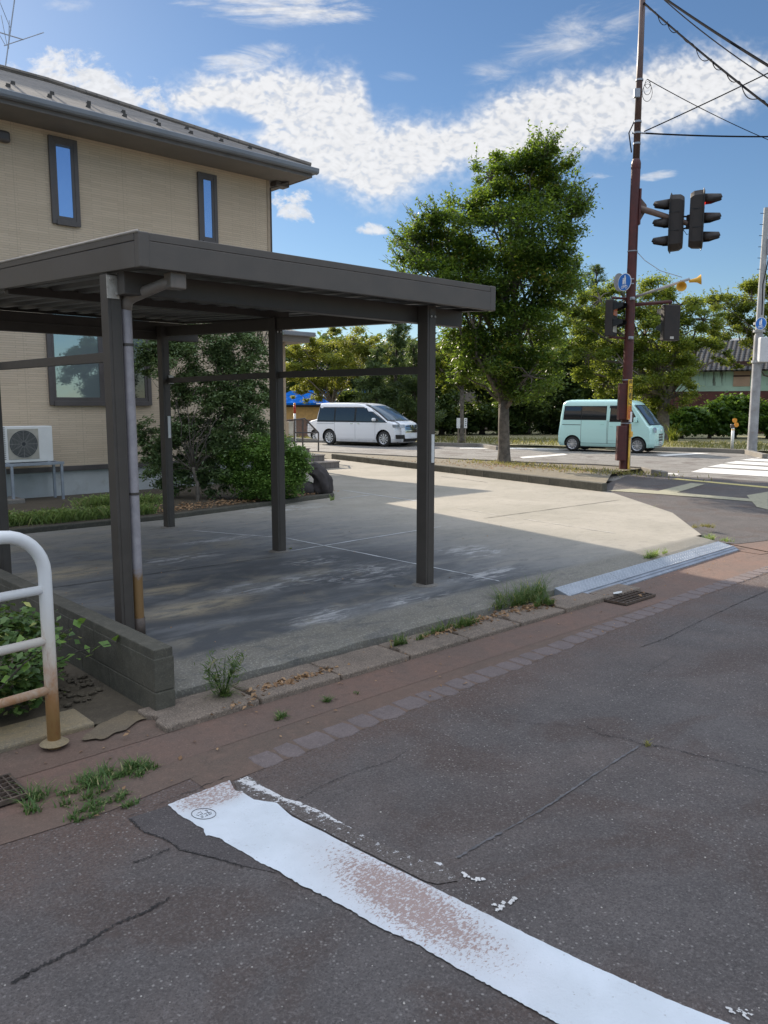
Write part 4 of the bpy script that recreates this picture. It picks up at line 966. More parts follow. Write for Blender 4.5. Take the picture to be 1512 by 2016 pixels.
# rock ornament
def lump(name, c, rad, mat, seed, parent=None, sub=3, amp=.18, fn=None):
    bm = bmesh.new(); bmesh.ops.create_icosphere(bm, subdivisions=sub, radius=1); rr = random.Random(seed); ph = [Vector((rr.uniform(-3, 3), rr.uniform(-3, 3), rr.uniform(-3, 3))) for _ in range(6)]
    for v in bm.verts:
        d = v.co.copy(); k = 1 + amp * sum(math.sin(d.dot(p_) * 1.3 + i) for i, p_ in enumerate(ph)) / 3
        q = Vector((d.x * rad[0] * k, d.y * rad[1] * k, d.z * rad[2] * k)); v.co = (fn(q) if fn else q) + Vector(c)
    me = bpy.data.meshes.new(name); bm.to_mesh(me); bm.free(); me.materials.append(mat); o = bpy.data.objects.new(name, me); col.objects.link(o)
    me.polygons.foreach_set('use_smooth', [True] * len(me.polygons)); attach(o, parent, False); return o
M_rock = plain('dark_garden_stone', (.050, .042, .042), .75, 0, .35, 5, .6, 18)
bm = bmesh.new()
rc = P(630, 975, .02)
lat_v = Vector((math.sin(YAW), -math.cos(YAW), 0))
path = [rc + lat_v * .02 + Vector((0, 0, -.05)), rc + lat_v * .06 + Vector((0, 0, .16)), rc + lat_v * .04 + Vector((0, 0, .32)), rc - lat_v * .04 + Vector((0, 0, .43)), rc - lat_v * .14 + Vector((0, 0, .46)), rc - lat_v * .22 + Vector((0, 0, .43))]
ro = MB().tube(path, [.19, .18, .16, .135, .12, .06], 14); o = ro.build('garden_rock', M_rock, smooth=True); tag(o, 'dark hook shaped garden stone standing at the end of the bed beside the round bush', 'rock')
o.modifiers.new('s', 'SUBSURF').levels = 1; o.modifiers['s'].render_levels = 2
tx = bpy.data.textures.new('rk', 'CLOUDS'); tx.noise_scale = .16; dm = o.modifiers.new('d', 'DISPLACE'); dm.texture = tx; dm.strength = .12; dm.texture_coords = 'GLOBAL'
o = lump('garden_rock', rc - lat_v * .25 + Vector((0, 0, .08)), (.22, .20, .16), M_rock, 4); tag(o, 'low dark rounded stone lying left of the hooked garden stone', 'rock')
# porch lattice gate
gt = empty('garden_gate', tuple(PY(600, 890, 18.0)), 'brown metal mesh gate with sloping top rail above the porch steps', 'gate')
def GP(px, py, y=18.0): return PY(px, py, y)
b = MB()
for a, c in [((566, 828), (600, 824)), ((600, 824), (627, 852)), ((627, 852), (627, 888)), ((596, 824), (596, 888)), ((580, 824), (580, 888)), ((566, 852), (627, 852)), ((566, 870), (627, 870))]: b.tube([GP(*a), GP(*c)], .022, 6)
b.build('frame', M_frame, gt)
b = MB()
for i in range(16):
    x0 = 566 + i * 4; yt = 826 if x0 < 600 else 826 + (x0 - 600) * 1.0; b.tube([GP(x0, yt), GP(x0, 852)], .004, 4)
for i in range(8): y = 828 + i * 3.2; b.tube([GP(566, y), GP(min(627, 602 + max(0, y - 826)), y)], .004, 4)
b.build('mesh_panel', M_frame, gt)
ib = MB().box(*(lambda a, c: (a.x, c.x, 17.85, 17.95, c.z, a.z))(PY(566, 830, 17.9), PY(576, 858, 17.9))).build('intercom_panel', plain('intercom', (.55, .52, .45), .5), bevel=.01); tag(ib, 'pale rectangular mailbox panel beside the porch gate', 'mailbox')
# ================================================================== signal pole
LV = Vector((math.sin(YAW), -math.cos(YAW), 0)); FV = Vector((math.cos(YAW), math.sin(YAW), 0)); UZ = Vector((0, 0, 1))
pb = P(1228, 932, G); DP = depth(pb.x, pb.y)
sp = empty('signal_pole', tuple(pb), 'tall maroon painted steel pole carrying traffic signals at the street corner', 'pole')
def Q(px, py, dd=0.0): return PD(px, py, DP + dd)
def pole_at(z):  # centre line : slight lean as in the photo
    return Vector((pb.x, pb.y, z))
H_top = Q(1267, -60).z
b = MB(); b.tube([pole_at(z) for z in (G, Q(1250, 320).z)], [.125, .108], 24); o = b.build('lower_tube', M_polem, sp, smooth=True); smooth_angle(o)
b = MB(); b.tube([pole_at(z) for z in (Q(1250, 322).z, H_top)], [.082, .062], 24); o = b.build('upper_tube', plain('upper_pole_paint', (.10, .055, .045), .45, 0, .2, 6), sp, smooth=True)
MB().lathe([(.083, .10), (.10, .06), (.115, .0), (.115, -.12), (.112, -.13)], 24, Matrix.Translation(pole_at(Q(1250, 322).z))).build('reducer_sleeve', M_polem, sp, smooth=True)
def zpx(py): return Q(1240, py).z
def orient(pos, front, tilt=0.0):
    f = Vector(front).normalized(); y = UZ.cross(f).normalized(); z = f.cross(y)
    return Matrix.Translation(pos) @ Matrix(((f.x, y.x, z.x, 0), (f.y, y.y, z.y, 0), (f.z, y.z, z.z, 0), (0, 0, 0, 1)))
# control boxes on the pole (side facing the camera's left)
for (y0, y1, w_, dpt) in ((755, 826, .17, .12), (838, 906, .18, .14)):
    M = orient(pole_at(0) - LV * .12 - FV * .03, -FV)
    b = MB(); b.box(-.02, .16, -.12, .10, zpx(y1), zpx(y0), M); o = b.build('control_box', M_polem, sp, bevel=.015)
for y in (495, 748, 833, 919):
    MB().lathe([(.115, -.012), (.124, -.012), (.124, .012), (.115, .012)], 24, Matrix.Translation(pole_at(zpx(y)))).build('steel_band', M_galv, sp)
for y in (589, 666):
    M = orient(pole_at(zpx(y)) - FV * .12, -FV)
    MB().box(0, .05, -.06, .06, -.035, .035, M).lathe([(0, 0), (.035, 0), (.035, .05), (.02, .055), (0, .055)], 12, M @ Matrix.Translation((.03, 0, 0)) @ Matrix.Rotation(R(90), 4, 'Y')).build('clamp', M_galv, sp, bevel=.006)
cnd = MB(); cnd.tube([pole_at(zpx(835)) + LV * .13 - FV * .03, pole_at(zpx(930)) + LV * .13 - FV * .03], .018, 8); cnd.build('conduit', M_conc_pole, sp, smooth=True)
# arm to the vehicle signals
M = orient(pole_at(zpx(408)) + LV * .09, LV)
b = MB(); b.box(0, .05, -.09, .09, -.42, .42, M); b.build('arm_plate', M_polem, sp, bevel=.01)
arm_end = Q(1354, 440, -.35)
b = MB(); a0_ = pole_at(zpx(412)) + LV * .14
b.add([a0_ + Vector((0, 0, .28)), a0_ + Vector((0, 0, -.30)), a0_ + LV * .16 + Vector((0, 0, -.02)), a0_ + LV * .16 + Vector((0, 0, .10)),
       a0_ + Vector((0, 0, .28)) + FV * .02, a0_ + Vector((0, 0, -.30)) + FV * .02, a0_ + LV * .16 + Vector((0, 0, -.02)) + FV * .02, a0_ + LV * .16 + Vector((0, 0, .10)) + FV * .02], [(0, 1, 2, 3), (7, 6, 5, 4), (0, 3, 7, 4), (1, 5, 6, 2), (0, 4, 5, 1), (3, 2, 6, 7)])
b.tube([a0_ + Vector((0, 0, .02)), arm_end], [.075, .06], 14); o = b.build('signal_arm', plain('arm_brown', (.15, .10, .08), .5, 0, .2, 6), sp); smooth_angle(o)
def lens(M, r, mat, parent, nm='lens'):
    MB().lathe([(0, .02), (r * .6, .014), (r, 0)], 24, M).build(nm, mat, parent, smooth=True)
M_lred = newmat('red_lens_lit'); M_lred[2].inputs['Base Color'].default_value = (.5, .01, .01, 1); M_lred[2].inputs['Emission Color'].default_value = (1, .03, .02, 1); M_lred[2].inputs['Emission Strength'].default_value = .8; M_lred = M_lred[0]
M_loff = glass('lens_off', (.10, .09, .085), .25)
def head(pos, front, label, h=1.32, w=.40, lit=None, scale=1.0, vis=.44, group='vehicle traffic signal heads on the maroon pole'):
    e = bpy.data.objects.new('traffic_light', None); col.objects.link(e); e.matrix_world = orient(pos, front); e.empty_display_size = .2; tag(e, label, 'traffic light', group)
    # housing : capsule outline (octagonal ends), front = +X
    hw = w / 2; k = .13; out = [(-hw, -h / 2 + k), (-hw + k * .85, -h / 2), (hw - k * .85, -h / 2), (hw, -h / 2 + k), (hw, h / 2 - k), (hw - k * .85, h / 2), (-hw + k * .85, h / 2), (-hw, h / 2 - k)]
    T = Matrix(((0, 0, 1, 0), (1, 0, 0, 0), (0, 1, 0, 0), (0, 0, 0, 1)))   # (y,z,x) -> (x,y,z)
    def ring(sc, x): return [Vector((x, yy * sc, zz * (1 - (1 - sc) * w / h))) for yy, zz in out]
    vs = ring(.70, -.27) + ring(.95, -.19) + ring(1, -.06) + ring(1, .05); fs = [tuple(range(8))[::-1]]
    for i in range(3):
        for j in range(8): fs.append((i * 8 + j, i * 8 + (j + 1) % 8, i * 8 + 8 + (j + 1) % 8, i * 8 + 8 + j))
    fs.append(tuple(range(24, 32)))
    hs = make('housing', vs, fs, M_sigm, e, True, bevel=.012)
    b = MB()
    for z in (-.20, .22): b.box(-.20, .052, -hw - .004, hw + .004, z - .006, z + .006)
    b.build('seam', M_black, hs, True)
    b = MB(); loop = [Vector((.02, yy * 1.22, zz * 1.045)) for yy, zz in out]; b.tube(loop + [loop[0]], .010, 6, False); b.build('guard_rim', M_black, e, True)
    dz = h / 3.05
    for i, z in enumerate((dz, 0, -dz)):
        Mx_ = Matrix.Translation((.052, 0, z)) @ Matrix.Rotation(R(90), 4, 'Y')
        lens(Mx_, .145, M_lred if lit == i else M_loff, e); e.children[-1].parent = e
        vb = MB(); n = 20; vs = []; fs = []
        for ii, (x, cut) in enumerate(((.045, 0), (vis * .45, .0), (vis, 1))):
            for j in range(n + 1):
                t = -R(28) + (math.pi + R(56)) * j / n; r = .155 - .03 * x / vis; s_ = math.sin(t); xx = x
                if cut: xx = vis * (1 - .10 * max(0, s_)) if s_ > 0 else vis * (1 + 1.15 * s_)
                vs.append(Vector((xx, r * math.cos(t), z + r * s_)))
        for ii in range(2):
            for j in range(n): a = ii * (n + 1) + j; fs.append((a, a + 1, a + n + 2, a + n + 1))
        o = make('visor', vs, fs, M_sigm, e, True, smooth=True); so = o.modifiers.new('s', 'SOLIDIFY'); so.thickness = .006
    for c in e.children:
        c.matrix_parent_inverse = Matrix.Identity(4)
    return e
hB = head(Q(1381, 432, -.5), LV * .93 - FV * .32, 'right hand traffic signal head with its top lamp glowing red', lit=0)
hA = head(Q(1322, 440, -.2), -LV * .9 + FV * .42, 'left hand traffic signal head seen from behind with three visors pointing left', h=1.30)
b = MB()
ce = Q(1357, 437, -.35)
for z in (-.17, .17): b.tube([ce + UZ * z * .7, Q(1372, 436, -.5) + UZ * z], .022, 8); b.tube([ce + UZ * z * .7, Q(1334, 440, -.2) + UZ * z], .022, 8)
b.box(-.06, .06, -.05, .05, -.16, .16, orient(ce, LV)); b.build('signal_bracket', M_sigm, sp, bevel=.006)
MB().tube([Q(1345, 452, -.3), Q(1352, 462, -.3), Q(1362, 458, -.3), Q(1372, 444, -.4)], .008, 5).build('cable', M_wire, sp)
# pedestrian signals
def ped(pos, front, label, lamp=False):
    e = bpy.data.objects.new('pedestrian_signal', None); col.objects.link(e); e.matrix_world = orient(pos, front); tag(e, label, 'pedestrian signal', 'pedestrian signals on the maroon pole')
    MB().box(-.13, .06, -.22, .22, -.44, .44).build('housing', M_sigm, e, True, bevel=.03, seg=3)
    MB().box(-.138, -.131, -.05, .05, -.40, -.34).build('maker_plate', M_bolt, e, True)
    for z, mm in ((.20, plain('lens_red_ped', (.55, .16, .06), .4) if lamp else M_loff), (-.20, plain('lens_white_ped', (.45, .42, .36), .4) if lamp else M_loff)):
        MB().box(.061, .07, -.15, .15, z - .14, z + .14).build('lens', mm, e, True, bevel=.01)
        vs = [(.06, -.18, z - .02), (.06, -.18, z + .18), (.06, .18, z + .18), (.06, .18, z - .02), (.30, -.18, z + .06), (.30, -.18, z + .155), (.30, .18, z + .155), (.30, .18, z + .06)]
        o = make('visor', vs, [(0, 4, 5, 1), (1, 5, 6, 2), (3, 2, 6, 7)], M_black, e, True); so = o.modifiers.new('s', 'SOLIDIFY'); so.thickness = .006
    return e
pr_ = ped(Q(1318, 636, .2), FV * .97 - LV * .22, 'dark pedestrian signal seen from behind hanging right of the pole')
pl_ = ped(Q(1206, 627, -.1), LV * .80 - FV * .50, 'pedestrian signal left of the pole showing its orange lens', True)
b = MB(); b.tube([pole_at(zpx(600)) + LV * .08, Q(1322, 594, .2)], .045, 10); b.tube([Q(1318, 594, .2), Q(1318, 606, .2)], .03, 8); b.build('pedestrian_arm', M_polem, sp, smooth=True)
b = MB(); b.tube([pole_at(zpx(589)), Q(1205, 586, -.1), Q(1205, 597, -.1)], .03, 8); b.tube([pole_at(zpx(666)), Q(1200, 664, -.1), Q(1200, 655, -.1)], .03, 8); b.build('pedestrian_arm', M_polem, sp, smooth=True)
# speaker arm with yellow horns
ha = MB(); ha.tube([pole_at(zpx(586)) + LV * .05, Q(1358, 549, -.6)], .032, 10); ha.tube([pole_at(zpx(497)) + LV * .12, Q(1270, 513, -.1), Q(1300, 533, -.3), Q(1343, 546, -.5)], .008, 5); ha.build('speaker_arm', M_conc_pole, sp, smooth=True)
M_yel = plain('yellow_horn', (.75, .42, .05), .45, 0, .1, 6)
def horn(pos, front, label):
    e = MB(); M = orient(pos, front) @ Matrix.Rotation(R(90), 4, 'Y'); e.lathe([(0, -.14), (.035, -.13), (.045, -.02), (.06, .05), (.115, .13), (.12, .14), (.10, .13), (.05, .05), (0, .02)], 20, M)
    o = e.build('horn_speaker', M_yel); smooth_angle(o); tag(o, label, 'speaker', 'yellow crossing speakers on the thin arm')
horn(Q(1368, 552, -.6), LV * .95 - FV * .3 + UZ * .1, 'yellow horn speaker at the outer tip of the thin arm'); horn(Q(1341, 561, -.5), -LV * .2 - FV * .7 - UZ * .3, 'yellow horn speaker hanging under the thin arm')
b = MB(); b.tube([Q(1340, 551, -.5), Q(1340, 557, -.5)], .015, 6); b.build('horn_hanger', M_conc_pole, sp)
# blue round sign + back of another
M_blue = plain('sign_blue', (.02, .16, .55), .4, 0, .06, 4); M_sw = plain('sign_white', (.80, .82, .84), .4, 0, .03, 5)
def disc(name, pos, front, r, parent, mat, off_=0.0, th=.006, arc0=None):
    M = orient(pos, front) @ Matrix.Translation((off_, 0, 0)) @ Matrix.Rotation(R(90), 4, 'Y'); return MB().lathe([(0, 0), (r, 0), (r, -th), (0, -th)], 40, M).build(name, mat, parent)
def road_sign(pos, front, r, label, k=1.0):
    e = empty('round_sign', tuple(pos), label, 'sign', 'blue round path signs on poles')
    disc('sign_face', pos, front, r, e, M_sw); disc('blue_field', pos, front, r * .93, e, M_blue, .004, .003)
    M = orient(pos, front) @ Matrix.Translation((.0065, 0, 0)); b = MB()
    def sh(pp): b.add([M @ Vector((0, y * r, z * r)) for y, z in pp], [tuple(range(len(pp)))])
    def circ(cy_, cz_, rr, th=None, n=16):
        if th is None: sh([(cy_ + rr * math.cos(2 * math.pi * i / n), cz_ + rr * math.sin(2 * math.pi * i / n)) for i in range(n)])
        else:
            for i in range(n):
                t0, t1 = 2 * math.pi * i / n, 2 * math.pi * (i + 1) / n; sh([(cy_ + rr * math.cos(t0), cz_ + rr * math.sin(t0)), (cy_ + (rr + th) * math.cos(t0), cz_ + (rr + th) * math.sin(t0)), (cy_ + (rr + th) * math.cos(t1), cz_ + (rr + th) * math.sin(t1)), (cy_ + rr * math.cos(t1), cz_ + rr * math.sin(t1))])
    def ln(a, c, w_=.05):
        d = Vector((c[0] - a[0], c[1] - a[1])).normalized(); n_ = Vector((-d.y, d.x)) * w_ / 2; sh([(a[0] + n_.x, a[1] + n_.y), (a[0] - n_.x, a[1] - n_.y), (c[0] - n_.x, c[1] - n_.y), (c[0] + n_.x, c[1] + n_.y)])
    circ(.08, .66, .10); sh([(.22, .52), (-.02, .55), (-.04, .12), (.20, .12)]); ln((.03, .14), (-.02, -.22), .11); ln((.15, .14), (.20, -.22), .11)
    circ(-.17, .42, .08); sh([(-.07, .32), (-.26, .32), (-.26, .06), (-.08, .06)]); ln((-.13, .08), (-.12, -.22), .09); ln((-.21, .08), (-.24, -.22), .09)
    circ(-.26, -.55, .14, .05); circ(.28, -.55, .14, .05); ln((-.26, -.55), (-.08, -.34)); ln((-.08, -.34), (.18, -.36)); ln((.18, -.36), (.28, -.55)); ln((0, -.56), (.18, -.36)); ln((0, -.56), (-.08, -.34)); ln((.18, -.36), (.14, -.27)); ln((-.26, -.55), (0, -.56))
    b.build('pictogram', M_sw, e); return e
sf_ = (-FV * .52 - LV * .85)
road_sign(Q(1229.5, 555.5, -.25), sf_, .21, 'blue round pedestrian and bicycle sign on the maroon signal pole')
M = orient(Q(1240, 558, -.2), -FV); b = MB(); b.box(-.02, .0, -.16, .10, -.012, .012, M); b.box(-.02, 0, -.16, .10, .10, .12, M); b.build('sign_strap', M_galv, sp)
o = disc('round_sign', Q(1219, 556, .12), FV * .8 - LV * .6, .22, None, M_conc_pole); tag(o, 'grey back of a round sign just behind the blue one', 'sign')
# yellow vertical notice
ns = empty('notice_board', tuple(Q(1241, 788, -.25)), 'narrow yellow vertical warning board with black characters strapped to the maroon pole', 'sign')
nf = (-FV * .75 + LV * .66).normalized(); top, bot = Q(1241, 747, -.2).z, Q(1241, 826, -.2).z; nc = Q(1240.5, 786, -.2)
M = orient(Vector((nc.x, nc.y, (top + bot) / 2)), nf); hh = (top - bot) / 2
def nbmat():
    m, t, b = newmat('notice_yellow'); co = t.new('ShaderNodeTexCoord').outputs['Object']; x, y, z = t.sep(co)
    c_ = t.mix(t.step(z, (top * .42 + bot * .58), (top * .25 + bot * .75)), (.78, .50, .03), (.72, .25, .03)); t.l.new(c_, b.inputs['Base Color']); b.inputs['Roughness'].default_value = .5; return m
MB().box(-.012, 0, -.095, .095, -hh, hh, M).build('board', nbmat(), ns)
b = MB(); w_ = .088
for a, c in (((-w_, -hh + .01), (-w_ + .006, hh - .01)), ((w_ - .006, -hh + .01), (w_, hh - .01))): b.box(.001, .002, a[0], c[0], a[1], c[1], M)
b.build('border', M_black, ns)
for i, ch in enumerate('歩行者に注意'):
    cu = bpy.data.curves.new('t', 'FONT'); cu.body = ch; cu.size = .165; cu.align_x = 'CENTER'; cu.align_y = 'CENTER'; cu.offset = .003
    to = bpy.data.objects.new('t', cu); col.objects.link(to); dg = bpy.context.evaluated_depsgraph_get(); me = bpy.data.meshes.new_from_object(to.evaluated_get(dg)); bpy.data.objects.remove(to)
    me.materials.clear(); me.materials.append(M_black if i < 4 else plain('faded_letter_red', (.45, .08, .03), .6)); me.transform(M @ Matrix.Translation((.003, 0, hh - .09 - i * (2 * hh - .16) / 5.15)) @ Matrix(((0, 0, 1, 0), (1, 0, 0, 0), (0, 1, 0, 0), (0, 0, 0, 1))))
    ob = bpy.data.objects.new('character', me); col.objects.link(ob); attach(ob, ns, False)
# push button / yellow strip low on the pole
b = MB(); M = orient(Q(1240, 870, -.15), nf); b.box(-.02, .0, -.03, .04, -.75, .45, M); b.build('reflective_strip', plain('amber_strip', (.62, .38, .05), .5, 0, .4, 4, dirt=(.2, .12, .05)), sp)
b = MB(); b.box(0, .05, -.05, .05, .12, .26, M); b.build('push_button_box', M_yel, sp, bevel=.01)
b = MB(); b.box(-.03, .01, -.04, .04, .5, .75, M); b.build('small_plate', M_sw, sp)
# ------------------------------------------------------------ wires
def wire(nm, a, c, sag, r, label, n=24, twist=None):
    a, c = Vector(a), Vector(c); pts = [a.lerp(c, i / n) - UZ * sag * 4 * (i / n) * (1 - i / n) for i in range(n + 1)]
    b = MB(); b.tube(pts, r, 6)
    if twist:
        tp = []; m_ = n * 8
        for i in range(m_ + 1):
            k = i / m_; p = a.lerp(c, k) - UZ * sag * 4 * k * (1 - k); rr = twist * (.75 + .35 * math.sin(k * 31) + .25 * math.sin(k * 87)); t = k * m_ * .42 + 1.1 * math.sin(k * 23)
            tp.append(p + LV * rr * math.cos(t) * .6 + UZ * rr * math.sin(t) - UZ * rr * .4)
        b.tube(tp, r * .45, 4)
    o = b.build(nm, M_wire, smooth=True); tag(o, label, 'cable', 'overhead cables at the upper right'); return o
wire('overhead_cable', PD(1238, -22, 21), PD(1660, 318, 13), .10, .020, 'overhead cable wrapped in loose spirals from the maroon pole top', twist=.065)
wire('overhead_cable', PD(1210, -75, 24), PD(1640, 205, 15), .10, .027, 'thick dark overhead cable crossing the top right corner')
wire('overhead_cable', PD(1235, -70, 24.2), PD(1700, 262, 15), .3, .013, 'thinner overhead cable sagging just beside the thick one')
wire('overhead_cable', Q(1274, 156), PD(1640, 322, 26), .15, .010, 'thin cable running down right from the clamp high on the pole')
wire('overhead_cable', Q(1268, 259), PD(1640, 80, 19), .03, .014, 'thin steel cable rising right from the middle clamp of the pole')
wire('overhead_cable', Q(1264, 262), PD(1640, 266, 24), .06, .020, 'level dark cable running right from the pole below the steel one')
b = MB()
for y in (158, 240, 262, 283): b.lathe([(.075, -.02), (.092, -.02), (.092, .02), (.075, .02)], 18, Matrix.Translation(pole_at(Q(1255, y).z)))
b.tube([pole_at(Q(1255, 262).z) - LV * .14, pole_at(Q(1255, 262).z) + LV * .2], .018, 6); b.build('cable_clamp', M_galv, sp)
for k_ in range(3):
    b = MB(); c0 = pole_at(Q(1262, 165).z) + LV * .1; rr = .10 + .05 * k_; b.tube([c0 + LV * (.1 + rr * .6 * math.cos(t)) + UZ * (-.1 * k_ + rr * math.sin(t)) for t in np.linspace(0, 2 * math.pi, 15)], .006, 4).build('cable_loop', M_wire, sp)
b = MB(); b.tube([pole_at(Q(1258, 235).z) - LV * .06, pole_at(Q(1250, 262).z) - LV * .20, pole_at(Q(1250, 300).z) - LV * .12], .016, 5); b.build('cable_loop', M_wire, sp)
MB().box(-.05, .05, -.07, .07, -.10, .10, orient(pole_at(Q(1255, 186).z) - FV * .07 - LV * .07, -FV)).build('junction_box', M_galv, sp, bevel=.01)

# ------------------------------------------------------------ utility pole on the right
ub = P(1480, 889, G + .1); DU = depth(ub.x, ub.y)
up_ = empty('utility_pole', tuple(ub), 'pale grey steel utility pole with transformer box at the right edge', 'utility pole')
def U(px, py, dd=0.0): return PD(px, py, DU + dd)
b = MB(); b.tube([ub - UZ * .1, Vector((ub.x, ub.y, U(1490, 660).z))], [.165, .15], 20); o = b.build('lower_section', plain('worn_grey_pole', (.33, .33, .34), .6, .1, .2, 3, dirt=(.24, .21, .17)), up_); smooth_angle(o)
b = MB(); b.tube([Vector((ub.x, ub.y, U(1490, 660).z)), Vector((ub.x, ub.y, U(1500, 409).z))], [.125, .085], 20); o = b.build('upper_section', M_conc_pole, up_); smooth_angle(o)
for y in (637, 652, 712): MB().lathe([(.17, -.04), (.195, -.04), (.195, .04), (.17, .04)], 20, Matrix.Translation((ub.x, ub.y, U(1488, y).z))).build('band', M_conc_pole, up_)
b = MB(); M = orient(Vector((ub.x, ub.y, U(1505, 488).z)) + LV * .15 - FV * .1, -FV); b.box(-.05, .08, -.10, .02, -.25, .28, M); b.build('meter_box', M_galv, up_, bevel=.02)
b = MB(); M = orient(U(1506, 689, -.2) + LV * .12, -FV); b.box(-.15, .15, -.35, .22, -.42, .42, M); b.build('transformer_box', plain('box_pale', (.55, .56, .58), .5, 0, .06, 4), up_, bevel=.03)
for k_ in range(6): z = U(1495, 420 + 22 * k_).z; MB().tube([Vector((ub.x, ub.y, z)) - LV * .2, Vector((ub.x, ub.y, z)) + LV * .2], .01, 5).build('step_bolt', M_wire, up_)
MB().tube([Vector((ub.x, ub.y, U(1, 500).z)) + LV * .2, U(1502, 560, -.3), U(1500, 620, -.3)], .02, 6).build('drop_cable', M_wire, up_)
road_sign(U(1498, 637, -.35), (-FV * .50 - LV * .86), .21, 'small blue round path sign on the grey utility pole at the right edge')
# ------------------------------------------------------------ delineators and small signs
dl_ = P(1441, 884, G + .1); e = empty('delineator_post', tuple(dl_), 'white post with two orange round reflectors standing on the far verge', 'bollard')
MB().tube([dl_ - UZ * .05, dl_ + UZ * .78], .055, 14).build('post', M_white, e, smooth=True)
MB().lathe([(.057, .70), (.06, .70), (.06, .735), (.057, .735)], 14, Matrix.Translation(dl_)).build('gold_band', M_yel, e)
M_or = plain('orange_reflector', (.80, .33, .03), .3, 0, .05, 10)
dlh = dl_ + UZ * .80
MB().box(-.05, .05, -.10, .07, -.02, .12, orient(dlh, -FV)).build('reflector_holder', M_frame, e, bevel=.02)
for dx, dz in ((.02, .26), (.09, .10)): disc('reflector', dlh + LV * dx + UZ * dz - FV * .07, -FV, .085, e, M_or, 0, .02)
lp = PD(581, 868, 24.0); e = empty('delineator_post', (lp.x, lp.y, 0), 'slim white and red delineator post with orange tip beyond the porch gate', 'bollard')
z1 = PD(581, 797, 24.0).z; z2 = PD(581, 814, 24.).z
MB().tube([(lp.x, lp.y, -.1), (lp.x, lp.y, z2)], .035, 12).build('post', M_white, e, smooth=True); MB().tube([(lp.x, lp.y, z2), (lp.x, lp.y, z1)], .036, 12).build('red_sleeve', plain('red_sleeve', (.45, .05, .02), .4), e, smooth=True)
MB().tube([(lp.x, lp.y, z1), (lp.x, lp.y, z1 + .06)], [.036, .025], 12).build('orange_tip', M_or, e, smooth=True)
for (px, w_, lb) in ((902, 7, 'left small white notice board standing by the slim roadside tree'), (916, 6, 'right small white notice board with dark writing by the slim roadside tree')):
    q = PD(px, 870, 36.5); e = empty('notice_board', (q.x, q.y, G), lb, 'sign'); M = orient(Vector((q.x, q.y, 0)), -FV)
    zt, zb = PD(px, 823, 36.5).z, PD(px, 843, 36.5).z; hw = w_ * 36.5 / 1584 / 2
    MB().box(-.01, .01, -hw, hw, zb, zt, M).build('board', M_white, e); MB().box(-.03, -.012, -.03, .03, G, zt, M).build('stake', plain('wood_stake', (.25, .2, .15), .8), e)
    if px == 916:
        b = MB(); 
        for r_ in range(4): z = zt - .08 - r_ * .09; b.box(.011, .012, -.03, .035, z, z + .018, M); b.box(.011, .0125, -.005, .007, z - .03, z + .03, M)
        b.build('writing', M_black, e)

